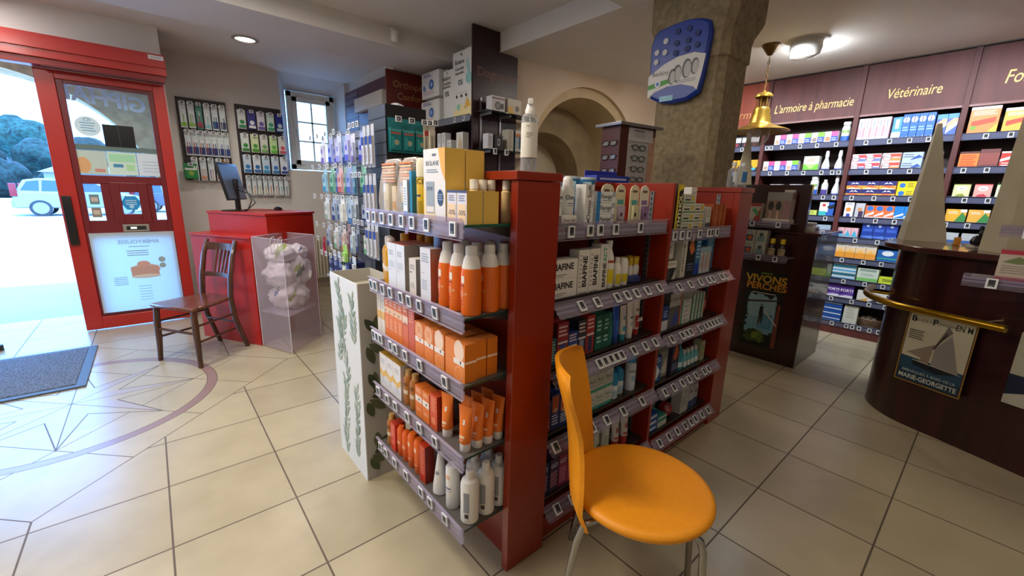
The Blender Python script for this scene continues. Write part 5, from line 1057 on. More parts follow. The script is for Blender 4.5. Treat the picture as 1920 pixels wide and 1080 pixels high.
hrow(5, 1.0, 1.31, 1.70, [tb('#9cc8d0', '#6fb0b8', 2, h=.24), tb('#d8946c', '#e0b8a0', 2, h=.24), tb('#3a4a9c', '#d8a08c', 2, '#dfe0e0', h=.24), tb('#c05a5a', '#a8a8c8', 2, h=.24), hang(.07, .2, '#a8804c', [('b', .1, .1, .9, .9, '#8c6a3a')], hook=.03)], 'mixed brush pack in the bottom row of the panel beside the red door', 'brushes in the bottom row by the door')
put(hang(.13, .16, '#2f8c4c', [('c', .5, .5, .2, '#8cae3a'), ('b', 0, .8, 1, 1, '#e0e4dc')], t=.03, hook=.03), (.955, 3.42, 1.63), 0, 'green pack with leaf badge at the lower left corner of the toothbrush panel', 'hanging pack')
fl_ = lambda base, c, w=.085, h=.20: hang(w, h, base, [('c', .5, .45, .3, c), ('b', 0, 0, 1, .22, c)], t=.025, hook=.03)
hrow(5, 1.52, 1.93, 2.29, [fl_(WH, '#2f8c4c'), fl_('#3a3a8c', '#dfe2ea'), fl_('#dfe0ea', '#6a5aa8'), fl_('#cfe6dc', '#3aa07c'), fl_('#23308c', '#bcd6e0')], 'floss pack in the top row of the panel beside the window', 'floss packs in the top row')
hrow(5, 1.53, 1.94, 2.02, [fl_('#e0e8e6', '#2c8c3a'), fl_('#d8e6b8', '#4c9c3a'), fl_('#dfe2d8', '#7cae6a'), fl_('#c8e6b0', '#6cc04a'), fl_('#dfe0dc', '#c8566a')], 'green and white floss pack in the second row of the panel beside the window', 'floss packs in the second row')
hrow(5, 1.53, 1.94, 1.77, [fl_('#cfe0ee', '#2f7fc0'), fl_('#dfe6ee', '#2f6fb0'), fl_('#c8e0f0', '#3f9cd0'), fl_('#cfe0ee', '#2f7fc0'), fl_('#dfe6ee', '#3a4f9c')], 'blue and white floss pack in the third row of the panel beside the window', 'floss packs in the third row')
hrow(8, 1.52, 1.945, 1.52, [tb(a, c, 1, '#dfe2e0', w=.052, h=.22) for a, c in (('#c9a88c', '#444'.replace('444','444444')), ('#e0a040', '#888888'), ('#c8c83a', '#888888'), ('#d0b83a', '#888888'), ('#e0703a', '#888888'), ('#e0907c', '#888888'), ('#6cbcae', '#888888'), ('#3a3f5c', '#888888'))], 'slim interdental brush pack in the lowest row of the panel beside the window', 'interdental brushes in the lowest row')

# ------------------------------------------------------------------ hanging display of blue packs with black tower
HD = empty('hanging_display', (1.80,-.03,0), 'tall pegged display stand with blue and white hanging packs behind the olive stand', 'display stand')
BK = mat('#17181c', .4); GYD = mat('#454c58', .5)
b = MB(); b.box(0,0,.0,.30,.28,1.965,BK); b.box(0-.002,.0,.9,0,.28,1.965,GYD); k = 1.0
while k < 1.95: b.box(-.0035,.0,k,-.0015,.28,k+.008,'#22262c'); k += .08
b.obj('black_tower', HD, smooth=False, bevel=.003)
b = MB(); b.box(.06,.285,0,.11,.80,1.86,mat('#7c8494',.5)); b.box(.06,.80,.88,.11,1.12,1.86,mat('#7c8494',.5)); k = .9
while k < 1.84: b.box(.056,.285,k,.0605,1.12,k+.007,'#2f343c'); k += .075
b.box(-.12,.285,0,.06,.80,.62,mat('#bdb5a2',.6)); b.obj('back_panel', HD, smooth=False)
MB().box(-.20,.285,.70,.06,.82,.715,mat('#8f949c',.3)).obj('shelf', HD, smooth=False)
TEAL = hang(.095, .20, '#1d7f84', [('b',.05,.72,.95,.80,'#c05a48'),('t','Compeed',.45,.9,.022,'#7fd0cc'),('c',.55,.35,.2,'#8fb0a0'),('c',.55,.35,.1,'#c9a86c'),('b',.1,.1,.35,.6,'#2f9c9c')], t=.016, hook=.06)
for x, l in ((1.85,'left one of the three teal blister packs on the black tower'),(1.945,'middle one of the three teal blister packs on the black tower'),(2.04,'right one of the three teal blister packs on the black tower')): put(TEAL, (x,-.055,1.86), 0, 'teal pack with red stripe, '+l, 'hanging pack')
T2 = hang(.085, .16, '#1c2c30', [('b',.1,.1,.9,.9,'#20484c')], t=.012, hook=.05)
for x in (1.86, 1.955): put(T2, (x,-.055,1.585), 0, 'dark teal pack on the lower hook row of the black tower', 'hanging pack', 'lower packs on the black tower')
put(hang(.05,.19,'#c9c2ae',[('b',.0,.75,1,1,'#b83a34'),('l' if 0 else 'b',.2,.1,.4,.7,'#8a8474')], hook=.05), (2.075,-.075,1.86), 0, 'beige narrow pack with red top hanging right of the teal packs', 'hanging pack')
put(hang(.05,.19,'#cdc6b2',[('b',.0,.75,1,1,'#d8d2c4'),('b',.3,.1,.5,.7,'#8a8474')], hook=.05), (2.092,-.12,1.86), 0, 'plain beige narrow pack hanging at the far right of the teal packs', 'hanging pack')
b = MB(); b.lathe([(.065,0),(.06,.02),(.035,.035),(.012,.042),(.001,.043)], mat('#98989b',.6,bump=1,scale=40), n=7); tag(b.obj('crumpled_bag', loc=(1.95,.12,1.9655), smooth=False), 'crumpled white plastic bag lying on top of the black tower', 'plastic bag')
bp = lambda base, c, w=.09, h=.20, extra=(): hang(w, h, base, [('b',0,0,1,.3,c),('c',.5,.65,.22,c)]+list(extra), t=.02, hook=.10)
ROWS = [(1.80, 8, [bp('#b9bce8','#5a5fd0'), bp('#cfd6f2','#8f94e0'), bp('#aab8ea','#3a48c0'), bp('#dfe2f4','#7a6ac8'), bp('#8fb0dc','#2c4fa0')], 'lavender and blue pack in the top row of the pegged display', 'packs in the top row of the pegged display'),
        (1.57, 8, [bp('#8fc4b0','#2f7f6c'), bp('#a8d4e8','#3f8fc0'), bp('#b8d8d0','#4fa890'), bp('#9fb0e0','#4a5fc0'), bp('#e0b8b8','#c05a5a')], 'green and blue pack in the second row of the pegged display', 'packs in the second row of the pegged display'),
        (1.34, 8, [bp('#dfe6ea','#8fae9c'), bp('#cfe0ea','#e6e8ea'), bp('#b0c4d8','#3c6a9c'), bp('#e6e6e0','#c9d0c4'), bp('#a8b8d0','#2c3f7c')], 'white and pale pack in the third row of the pegged display', 'packs in the third row of the pegged display'),
        (1.11, 8, [bp('#c8d6de','#8fa0c0',.07), bp('#d8c8c0','#d07a5a',.07), bp('#dfe3e6','#6fae8c',.07), bp('#b0bcd0','#3a4a8c',.07), bp('#c9b0b8','#9c3a5a',.07)], 'slim mixed pack in the fourth row of the pegged display', 'packs in the fourth row of the pegged display')]
for z, n, pr_, l, g in ROWS:
    for i in range(n): put(pr_[(i*3+int(z*7)) % len(pr_)], (1.78-(.07 if i % 2 else 0), .33+i*.095, z), FX, l, 'hanging pack', g)
NV = hang(.05,.26,'#c9cbd0',[('b',0,.7,1,1,'#23409c'),('b',.2,.1,.4,.6,'#8a7468'),('c',.5,.3,.08,'#4a4038')], t=.02, hook=.1)
for z in (1.82, 1.50, 1.18):
    for y in (.05,.12,.19): put(NV, (1.74,y,z), FX, 'long pale pack with navy head hanging on the side of the black tower', 'hanging pack', 'navy headed packs beside the black tower')
gp = carton(.10,.10,.07,'#a8d06a',[('b',.1,.2,.9,.6,'#dfe8c8')])
put(bp('#a0d060','#dfe8c8'), (1.64,.42,.98), FX, 'lime green pack in the lower part of the pegged display', 'hanging pack'); put(hang(.05,.15,'#a8284c',[('b',.2,.1,.8,.5,'#c8506c')],hook=.05), (1.68,1.06,.98), FX, 'small crimson pack at the far lower end of the pegged display', 'hanging pack')
for i in range(5): put(bp('#d0dae6','#3f7fc0',.07,.17), (1.66,.30+i*.11,.90), FX, 'small white and blue pack in the bottom row of the pegged display', 'hanging pack', 'packs in the bottom row of the pegged display')
DB = carton(.11,.12,.075,'#1c2a5c',[('c',.3,.5,.3,'#8f9cc8'),('l',.5,.3,.9,.7,3,'#6a7ab0')])
for i in range(4):
    for k in range(2): put(DB, (1.68,.36+i*.12,.7155+k*.0755), FX, 'navy box with pale emblem in the stack on the lower shelf of the pegged display', 'carton', 'navy boxes on the pegged display')
put(carton(.22,.12,.06,'#c3b8a0',[('l',.1,.3,.8,.7,2,'#a3987f')]), (1.75,.60,.6205), FX, 'flat cream box under the navy boxes of the pegged display', 'carton')

# ------------------------------------------------------------------ shelving with the Diagnostic and Orthopédie panels
MAR = wood('#3c1216', '#571c1e', 2, .35); MARD = mat('#2b0c10', .4, noise=.1, scale=5)
DU = empty('wall_shelving_unit', (3.0,.68,0), 'dark red shelving unit with raised side panel lettered Diagnostic', 'shelving')
def dl(x, y, z): return (x-3.0, y-.68, z)
T = Matrix(((1,0,0,0),(0,0,1,0),(0,1,0,0),(0,0,0,1)))
b = MB(); b.prism([(0,0),(.55,0),(.55,2.74),(.315,2.74),(.315,2.92),(0,2.92)], 0, .025, MARD, T); o = b.obj('side_panel', DU, smooth=False)
b = MB(); b.text('Diagnostic', .29, 2.53, .115, -.0012, mat('#8f5a50', .5), bold=.0); b.obj('sign_lettering', DU, smooth=False)
MB().box(.50,.03,0,.55,1.36,2.74,MARD).obj('back_panel', DU, smooth=False)
for z in (2.13, 1.80, 1.45, 1.1):
    MB().box(0,.03,z-.02,.5,1.22,z,mat('#50505a',.4)).obj('shelf', DU, smooth=False)
    r_ = rail(DU, (-.004,1.215,z+.004), 1.18, FX, 0, [.12,.45,.78,.92], m=mat('#6f727c',.35))
for x in (.09,.33): MB().box(x-.009,-.012,0,x+.009,-.0015,2.30+.0*x,mat('#8f8f8f',.3,.7)).obj('slotted_upright', DU, smooth=False)
GS = clear('smoked_glass', '#3a4440', .5)
for z in (2.165, 1.82):
    b = MB(); b.add([(.02,-.20,z-.008),(.62,-.20,z-.008),(.72,-.12,z-.008),(.72,-.013,z-.008),(.02,-.013,z-.008),(.02,-.20,z),(.62,-.20,z),(.72,-.12,z),(.72,-.013,z),(.02,-.013,z)], [(4,3,2,1,0),(5,6,7,8,9),(0,1,6,5),(1,2,7,6),(2,3,8,7),(3,4,9,8),(4,0,5,9)], GS); b.obj('glass_shelf', DU, smooth=False)
    for x in (.09,.33): MB().box(x-.003,-.17,z-.03,x+.003,-.012,z-.009,mat('#b8b8b8',.3,.6)).obj('bracket', DU, smooth=False)
for x in (.12,.26): 
    c = bpy.data.objects.new('price_tag', TAG); COL.objects.link(c); c.parent = DU; c.location = (x,-.2005,1.80); c.scale=(1.4,1,1.4)
def dp(p, x, z, l, cat='carton', y=.50): put(p, (x, y+p['d']/2, z), 0, l, cat)
dp(carton(.155,.09,.135,'#c9c6c6',[('b',0,.8,1,.88,'#5c2a30'),('c',.45,.38,.28,'#5c5e62'),('c',.45,.38,.16,'#8a8c90'),('v',((.62,.2),(.9,.2),(.9,.55),(.7,.55)),'#15161a')],top='#3c2a2e'), 3.17, 2.1655, 'white carton with a dark camera shaped picture on the smoked glass shelf')
dp(carton(.17,.09,.135,'#bcb6a2',[('v',((0,0),(.45,0),(.35,.55),(0,.45)),'#d8a81c'),('c',.7,.4,.2,'#6a5a4a')]), 3.37, 2.1655, 'white and yellow carton beside the camera carton on the smoked glass shelf')
dp(carton(.075,.09,.20,'#b5b1a2',[('l',.2,.1,.8,.9,8,'#8a8678')]), 3.33, 1.8205, 'tall grey stack like carton on the lower smoked glass shelf')
dp(carton(.20,.10,.20,'#1d4457',[('b',0,.72,1,.86,'#b8702c'),('b',0,.86,1,1,'#c9c4b4'),('b',0,0,1,.15,'#b8b4a8'),('b',0,.15,.25,.7,'#8fa0a8'),('l',.35,.3,.9,.6,4,'#5f8494')]), 3.49, 1.8205, 'big dark blue carton with orange band on the lower smoked glass shelf')
dp(carton(.06,.08,.14,'#c4c4c8',[('l',.2,.2,.8,.8,5,'#9a9aa0')]), 3.08, 1.8205, 'small white carton at the left of the lower smoked glass shelf')
dp(carton(.10,.08,.13,'#141418',[('b',.35,.3,.65,.75,'#b0b0b4'),('b',.42,.38,.58,.68,'#141418')]), 3.18, 1.8205, 'small black carton with white square ring on the lower smoked glass shelf')
def pack(w, d, h, art, base='#d9d9d4'):
    b = MB(); b.box(-w/2,-d/2,0,w/2,d/2,h,mat(base,.35,bump=.3,scale=20), ch=.025)
    b2 = MB(); art_on(b2, w*.9, d+.004, h*.95, art); b.add([(x, y, z+h*.02) for x, y, z in b2.v], b2.f, '#ffffff') if 0 else None
    for f, mi in zip(b2.f, b2.m): b.add([(b2.v[i][0], b2.v[i][1], b2.v[i][2]+h*.02) for i in f], [tuple(range(len(f)))], b2.mats[mi])
    b.box(-w*.45,-.004,h-.004,w*.45,.004,h+.02,mat(base,.35))
    return dict(name='nappy_pack', me=b.mesh('nappy_pack'), kids=[], w=w, d=d, h=h)
NB = [('v',((.38,.97),(.5,.93),(.46,.99)),'#3a6a50'),('t','Biolane',.35,.86,.055,'#3f4a4c'),('t','Couches',.35,.76,.045,'#39424a'),('t','naturelles',.35,.69,.038,'#39424a'),('t','0%',.4,.54,.07,'#3f5a5c'),('c',.85,.58,.16,'#7fb8b4'),('v',((.7,.85),(.8,.88),(.95,.6),(.85,.45)),'#9ccac4'),('b',.1,.38,.9,.385,'#b0b4b0'),('c',.2,.33,.05,'#4a4f50'),('c',.45,.33,.05,'#4a4f50'),('c',.7,.33,.05,'#4a4f50'),('v',((0,0),(1,0),(1,.3),(.75,.1),(.4,.22),(0,.08)),'#e6d49a'),('c',.3,.16,.1,'#8fc4a8'),('v',((.6,.12),(.75,.3),(.95,.15)),'#dcae4c')]
put(pack(.36,.30,.62,NB), (3.17,.885,2.1305), FX, 'large nappy pack lettered Couches beside the dark side panel', 'nappy pack')
put(pack(.20,.28,.50,NB[:5]), (3.18,1.18,2.1305), FX, 'smaller nappy pack half hidden left of the large one', 'nappy pack')
NP = [('l',.1,.8,.6,.95,2,'#5a6a9c'),('c',.6,.5,.2,'#3f6ab0'),('c',.15,.4,.12,'#6a8ac8'),('c',.6,.5,.1,'#9ab4dc'),('l',.1,.1,.8,.25,2,'#c8b4bc')]
put(pack(.40,.26,.26,NP), (3.17,1.56,2.1305), FX, 'white protection pack, the lower one of the stacked pair on the top shelf', 'nappy pack')
put(pack(.38,.26,.27,NP), (3.18,1.57,2.4155), FX, 'white protection pack with blue rosette, the upper one of the stacked pair', 'nappy pack')
CW = carton(.07,.07,.22,'#dfe0de',[('l',.2,.5,.8,.9,5,'#a9b0b4'),('b',0,0,1,.12,'#b4c0c8')]); CW2 = carton(.12,.07,.20,'#d9d6cc',[('v',((.2,0),(.5,.9),(.8,.1)),'#c4b088'),('v',((.5,0),(.8,.8),(1,0)),'#b8ae90')])
for i, (y, p, l) in enumerate(((1.33,CW,'tall slim white carton, left one on the second shelf of the dark red unit'),(1.24,CW,'tall slim white carton, second from the left on the second shelf of the dark red unit'),(1.13,carton(.08,.07,.14,'#dcdcd6',[('l',.2,.3,.8,.8,3,'#a0a8a8')]),'short white carton in the middle of the second shelf of the dark red unit'),(.93,CW2,'white carton with beige plant drawing on the second shelf of the dark red unit'))): put(p, (3.05,y,1.8005), FX, l, 'carton')
# side panel with the second sign
OU = empty('orthopaedic_panel', (2.75,2.02,0), 'red panel with gold lettering Orthopédie Confort below the ceiling beam', 'sign panel')
MB().box(0,0,0,.64,.02,2.745,wood('#5c1c18', '#7a2a22', 2, .35)).obj('board', OU, smooth=False)
b = MB(); gold = mat('#b8935a', .4, .2); b.text('Orthopédie', .33, 2.60, .105, -.0012, gold); b.text('Confort', .30, 2.475, .105, -.0012, gold); b.obj('lettering', OU, smooth=False)
b = MB(); b.box(2.80,2.05,.1,2.858,3.46,2.70,mat('#5c2c2e',.45,noise=.08,scale=4)); b.box(2.797,3.02,1.5,2.80,3.46,2.66,mat('#74606c',.5)); 
for k in range(14): b.box(2.794,3.02,2.60-k*.085,2.7975,3.46,2.612-k*.085,'#2c2024')
tag(b.obj('slat_wall', smooth=False), 'dark red and grey slatted wall board between the window and the Orthopédie panel', 'slat wall')
tag(MB().box(2.74,2.13,2.385,2.797,2.99,2.545,mat('#d5d0c0',.5)).obj('blank_sign', smooth=False), 'blank cream sign on the slatted board', 'sign')

# ------------------------------------------------------------------ glasses stand on the gondola
GS_ = empty('glasses_stand', (2.84,-1.21,1.48), 'small dark rotating stand of reading glasses on top of the gondola', 'display stand', rz=R_(-8))
WD = mat('#4a2218', .35); PLT = mat('#b5b6b6', .4)
b = MB(); b.box(-.155,-.075,.0,.155,.075,.335,WD); b.obj('core', GS_, smooth=False, bevel=.003)
MB().box(-.185,-.105,.335,.185,.105,.352,mat('#8f9090',.25,.6), ch=.004).obj('top_plate', GS_, smooth=False)
b = MB(); b.box(-.085,-.080,.255,.125,-.0755,.330,mat('#bcbcbc',.5)); b.fq(-.045,.312,.045,.318,-.0806,'#3f3f42')
for k in range(4): b.fq(-.03-.005*k,.305-k*.008,.06,.308-k*.008,-.0806,'#8a8a8c')
b.obj('header_card', GS_, smooth=False)
MB().box(-.085,-.079,.0,.095,-.0755,.252,mat('#a9abaa',.45)).obj('back_plate', GS_, smooth=False)
MB().box(.097,-.079,.0,.150,-.0755,.29,mat('#b58f78',.5,noise=.25,scale=20)).obj('picture_strip', GS_, smooth=False)
def glasses(loc, rz, label, group=None, c='#141416'):
    b = MB(); m = mat(c, .25)
    for s in (-1, 1):
        pts = []
        for k in range(16):
            a = 2*PI*k/16; x = abs(math.cos(a))**.6*math.copysign(.023, math.cos(a)); z = abs(math.sin(a))**.7*math.copysign(.0145, math.sin(a)); pts.append((s*.031+x, 0, z))
        b.tube(pts, .0022, m, n=6, closed=True)
        b.tube([(s*.055,0,.008),(s*.064,.004,.006),(s*.066,.02,.002)], .0026, m, n=6)
    b.tube([(-.009,0,.004),(0,-.001,.008),(.009,0,.004)], .002, m, n=6)
    o = b.obj('reading_glasses', loc=loc, rz=rz); tag(o, label, 'glasses', group)
    for s in (-1, 1):
        q = MB(); q.add([(s*.031+abs(math.cos(2*PI*k/16))**.6*math.copysign(.0215, math.cos(2*PI*k/16)), .0005, abs(math.sin(2*PI*k/16))**.7*math.copysign(.0133, math.sin(2*PI*k/16))) for k in range(16)], [tuple(range(16))], clear('lens', '#e6eef0', .12)); q.obj('lens', o, smooth=False)
Mg = Matrix.Translation((2.84,-1.21,1.48)) @ Matrix.Rotation(R_(-8), 4, 'Z')
for i, l in enumerate(('top pair of reading glasses on the front of the glasses stand','second pair of reading glasses from the top of the glasses stand','third pair of reading glasses from the top of the glasses stand','lowest pair of reading glasses, just above the leaflet tray')):
    glasses(Mg @ Vector((.005,-.084,.22-i*.062)), R_(-8), l, c='#1a1413' if i % 2 == 0 else '#121214')
for i in range(3): glasses(Mg @ Vector((-.16,-.0,.24-i*.08)), R_(-98), 'pair of reading glasses seen edge on at the left side of the glasses stand', 'glasses on the left side of the stand')

# ------------------------------------------------------------------ blue seat shell on the pillar
def seat_shell():
    t = empty('posture_seat', (3.405,-.965,2.05), 'blue moulded posture seat with round holes hung on the stone pillar', 'posture seat', rz=FX)
    bl = mat('#123a9c', .35); O = [(.03,.05),(.10,.015),(.20,.0),(.31,.005),(.38,.04),(.40,.12),(.415,.28),(.425,.40),(.415,.455),(.36,.49),(.27,.51),(.17,.505),(.06,.49),(.02,.46),(.0,.40),(.005,.25),(.02,.12)]
    b = MB(); n = len(O); cx, cz = .21, .26
    def ringp(s_, y): return [(cx+(x-cx)*s_, y, cz+(z-cz)*s_) for x, z in O]
    r0, r1, r2 = ringp(1, 0), ringp(1.0, -.03), ringp(.93, -.045)
    b.add(r0+r1, [(i,(i+1)%n,n+(i+1)%n,n+i) for i in range(n)], bl); b.add(r1+r2, [(i,(i+1)%n,n+(i+1)%n,n+i) for i in range(n)], bl); b.add(r2, [tuple(range(n))], bl); b.add(r0, [tuple(range(n-1,-1,-1))], bl)
    for x, z in ((.06,.34),(.06,.28),(.12,.33),(.12,.40),(.20,.37),(.20,.44),(.28,.37),(.28,.44),(.34,.40),(.20,.31),(.28,.32),(.345,.33)):
        b.lathe([(.017,0),(.019,.004)], mat('#122a6c' if x > .19 else '#c9cbd0', .5), Matrix.Translation((x,-.0475,z)) @ Matrix.Rotation(PI/2,4,'X'), 14)
    b.obj('shell', t, ang=30)
    b = MB(); y = -.0475; L = [(.005,.03),(.12,.10),(.28,.10),(.39,.02),(.40,.10),(.41,.235),(.33,.245),(.20,.225),(.10,.19),(.005,.15)]
    L = [(.012,.05),(.07,.085),(.16,.108),(.26,.108),(.35,.08),(.375,.055),(.395,.15),(.41,.265),(.33,.29),(.22,.285),(.12,.255),(.008,.195)]
    b.add([(u, y, v) for u, v in L], [tuple(range(len(L)))], mat('#d6d6d2',.45))
    b.add([(.01,y-.0006,.135),(.10,y-.0006,.15),(.20,y-.0006,.16),(.20,y-.0006,.135),(.12,y-.0006,.118),(.01,y-.0006,.105)], [(0,1,2,3,4,5)], mat('#4f9c3f',.5))
    b.text('Backjoy', .10, .20, .040, y-.001, '#23252a'); b.disc(.085,.135,.022,y-.0012,'#dfe3ea'); b.disc(.085,.135,.012,y-.0016,'#3f6fc0')
    for x, z, a in ((.19,.165,.05),(.225,.18,.055),(.29,.20,.06),(.345,.205,.05)): 
        b.disc(x,z,a*.55,y-.001,'#5c5f62',rz=a); b.disc(x+.006,z-.004,a*.42,y-.0014,'#b5b6b4',rz=a*.8)
    for k in range(2): b.fq(.22,.118+k*.012,.36,.122+k*.012,y-.001,'#7a7c7e')
    b.fq(.11,.015,.21,.05,y,'#8fc4dc'); b.obj('label', t, smooth=False)
seat_shell()

# ------------------------------------------------------------------ ceiling fittings
b = MB(); b.lathe([(.001,-.10),(.03,-.095),(.04,-.06),(.038,-.02),(.03,0)], mat('#dcd8d0',.4)); tag(b.obj('motion_detector', loc=(2.50,1.245,2.87)), 'egg shaped white motion detector on the ceiling beam', 'detector')
MB().box(-.025,-.0,-.08,.025,.05,.03,mat('#dcd8d0',.4)).obj('base', bpy.data.objects['motion_detector'])
dn = empty('downlight', (1.47,2.44,2.84), 'round recessed downlight in the ceiling near the entrance', 'ceiling lamp')
b = MB(); b.lathe([(.085,-.0),(.115,-.001),(.118,-.008),(.088,-.012),(.085,-.004)], mat('#c9c9c9',.2,.8), n=32, cap=False); b.obj('trim_ring', dn)
MB().lathe([(.001,-.004),(.086,-.004)], glow('#fff6e0', 7), n=32, cap=False).obj('lens', dn)
light('downlight_glow', 'SPOT', (1.47,2.44,2.82), 25, (1,.92,.8), .06, target=(1.47,2.44,0), cone=2.4)
sp = empty('ceiling_spot', (4.97,-1.44,2.75), 'large white domed spotlight on the ceiling in front of the medicine shelves', 'ceiling lamp')
b = MB(); b.lathe([(.15,0),(.15,-.012),(.135,-.014)], mat('#cfcac0',.4), n=32); b.obj('flange', sp)
b = MB(); b.lathe([(.118,-.012),(.12,-.08),(.105,-.13),(.06,-.155),(.001,-.16)], mat('#c6c2b8',.4), n=32, cap=False); b.v = [(x-.02, y, z+.25*(x)*(z < -.05)) for x, y, z in b.v]; b.obj('housing', sp)
MB().lathe([(.001,0),(.05,0)], glow('#f2f7ff', 30), Matrix.Translation((.112,0,-.05)) @ Matrix.Rotation(R_(80),4,'Y'), n=24, cap=False).obj('lens', sp)
light('spot_side_glow', 'POINT', (5.16,-1.44,2.66), 7, COOL, .05)
sp2 = empty('ceiling_spot', (5.0,-.72,2.75), 'second white spotlight half hidden behind the stone pillar capital', 'ceiling lamp')
MB().lathe([(.12,0),(.12,-.08),(.06,-.15),(.001,-.16)], mat('#c6c2b8',.4), n=28, cap=False).obj('housing', sp2)
# brass pendant lamp
BR = mat('#b8923a', .3, .75, noise=.2, scale=9); BRD = mat('#6a4c26', .4, .6)
pd = empty('pendant_lamp', (4.88,-1.19,2.75), 'brass ship style pendant lamp with clear glass hanging on a chain', 'pendant lamp')
MB().lathe([(.001,-.09),(.02,-.085),(.06,-.03),(.075,-.005),(.075,0)], BRD, n=24).obj('ceiling_rose', pd)
b = MB(); z = -.09; x = 0; k = 0
while z > -.36:
    a = R_(90*(k % 2)); pts = [(math.cos(a)*.009*math.cos(2*PI*q/10)+x, math.sin(a)*.009*math.cos(2*PI*q/10), z-.02+.019*math.sin(2*PI*q/10)) for q in range(10)]; b.tube(pts, .0026, BRD, n=5, closed=True); z -= .031; k += 1
b.obj('chain', pd)
b = MB(); b.tube([(.004,0,-.09),(.012,.004,-.2),(.0,0,-.36)], .0022, BRD, n=5); b.obj('cord', pd)
b = MB(); b.lathe([(.001,-.37),(.012,-.375),(.012,-.39),(.05,-.395),(.072,-.415),(.074,-.43),(.06,-.435)], BR, n=28, cap=False); b.obj('cap', pd)
for k in range(6): a = k*PI/3; MB().cyl((.048*math.cos(a),.048*math.sin(a),-.43),(.048*math.cos(a),.048*math.sin(a),-.52),.004,BR,6).obj('strut', pd)
MB().lathe([(.03,-.43),(.03,-.52)], BRD, n=16).obj('socket', pd)
b = MB(); b.lathe([(.04,-.515),(.06,-.52),(.07,-.54),(.068,-.57),(.08,-.60),(.085,-.645),(.10,-.665),(.17,-.69),(.235,-.715),(.247,-.722),(.247,-.727),(.17,-.70),(.09,-.675)], BR, n=40, cap=False); b.obj('shade', pd)
b = MB(); b.lathe([(.085,-.69),(.096,-.73),(.09,-.78),(.066,-.825),(.03,-.848),(.001,-.852)], clear('lamp_glass', '#e8e0d8', .16), n=28, cap=False); b.obj('glass_bowl', pd)
b = MB(); b.lathe([(.012,-.67),(.02,-.70),(.028,-.735),(.02,-.765),(.001,-.775)], mat('#d9d6cc',.2), n=16, cap=False); b.obj('bulb', pd)
# ------------------------------------------------------------------ straight dark counter with tiered display
MW = wood('#240a0c', '#3a1416', 2, .28, coat=.5); MW2 = wood('#3a1a18', '#4c2522', 2, .25, (9, 1, 1), coat=.6)
LC = empty('service_counter', (4.60,-1.86,0), 'dark mahogany counter with a treetop poster on its front, right of the gondola', 'counter')
MB().box(0,0,0,.65,.98,1.14,MW).obj('body', LC, smooth=False, bevel=.004)
MB().box(-.0,-.02,1.14,.68,1.0,1.165,MW2).obj('worktop', LC, smooth=False, bevel=.006)
MB().box(.0,.10,1.166,.05,.98,1.545,MW).obj('riser', LC, smooth=False, bevel=.003)
AG = clear('grey_acrylic', '#9a989c', .4)
for z, y0, y1 in ((1.235,.16,.98),(.955,.14,.98)):
    MB().box(-.17,y0,z-.01,-.001,y1,z,AG).obj('shelf', LC, smooth=False)
    rail(LC, (-.172,y1,z+.002), y1-y0, FX, 0, [.2,.42,.66,.9] if z > 1 else [.08,.35,.55,.75,.9], hgt=.04)
def lcp(p, y, z, l, cat='carton', off=0, x0=4.44, rz=FX, group=None): put(p, (x0+off+p['d']/2, y, z), rz, l, cat, group)
lcp(carton(.20,.12,.03,'#c9c5ba'), -1.585, 1.2355, 'white card base of the brush display on the upper counter shelf', 'display base')
bd = MB(); bd.box(-.09,-.045,0,.09,.045,.215,mat('#8a7468',.4)); bd.fq(-.09,.15,.09,.215,-.0456,'#8d8a84')
for x in (-.055, .0): bd.disc(x,.105,.02,-.0462,'#2e2826',rz=.038); bd.fq(x-.006,.0,x+.006,.07,-.0464,'#c9a08c')
for x in (.045,.068): bd.fq(x-.004,.0,x+.004,.15,-.0462,'#a87080')
bd.add([(.0905,-.045,0),(.0905,.045,0),(.0905,.045,.16),(.0905,-.045,.16)],[(0,1,2,3)],'#b0a0a0'); bd.box(.02,-.02,.215,.09,.03,.235,mat('#bfbbb2',.5))
tag(bd.obj('brush_display', loc=(4.505,-1.585,1.266), rz=FX, smooth=False), 'carton display of dark oval brushes with pink handles on the upper counter shelf', 'carton display')
lcp(carton(.13,.10,.15,'#b8b2a8',[('b',0,.85,1,1,'#a03028'),('v',((.55,.0),(1,0),(1,.8)),'#a03a34'),('v',((.5,.6),(.9,.3),(.9,.5),(.6,.8)),'#4a9c5c')]), -1.40, 1.2355, 'white carton with red lid and coloured corner left of the brush display')
lcp(carton(.14,.10,.16,'#b5b0a6',[('l',.2,.2,.8,.8,5,'#8f8a80')]), -1.20, 1.2355, 'plain pale carton at the far end of the upper counter shelf')
lcp(carton(.11,.09,.05,'#a8342c'), -1.46, 1.387, 'flat red box lying behind on top of the white carton of the upper counter shelf', off=.0) if 0 else None
KC = carton(.105,.08,.105,'#aaa89c',[('b',.12,.1,.85,.62,'#2c4a5c'),('c',.62,.36,.18,'#c0562c'),('l',.1,.7,.8,.9,2,'#7a8a80')])
KC2 = carton(.085,.08,.105,'#a8a69a',[('b',.15,.1,.85,.5,'#6a8a84'),('c',.5,.65,.2,'#3c4a50')])
for k in (0, 1):
    z = .9555+k*.106; nm_ = 'upper' if k else 'lower'
    lcp(KC, -1.40, z, nm_+' carton with orange spot on dark blue on the lower counter shelf'); lcp(KC2, -1.50, z, nm_+' carton with grey portrait beside the orange spotted one on the lower counter shelf')
    lcp(KC2, -1.29, z, nm_+' grey green carton left of the orange spotted one on the lower counter shelf'); lcp(KC, -1.18, z, nm_+' dark blue pictured carton at the far end of the lower counter shelf')
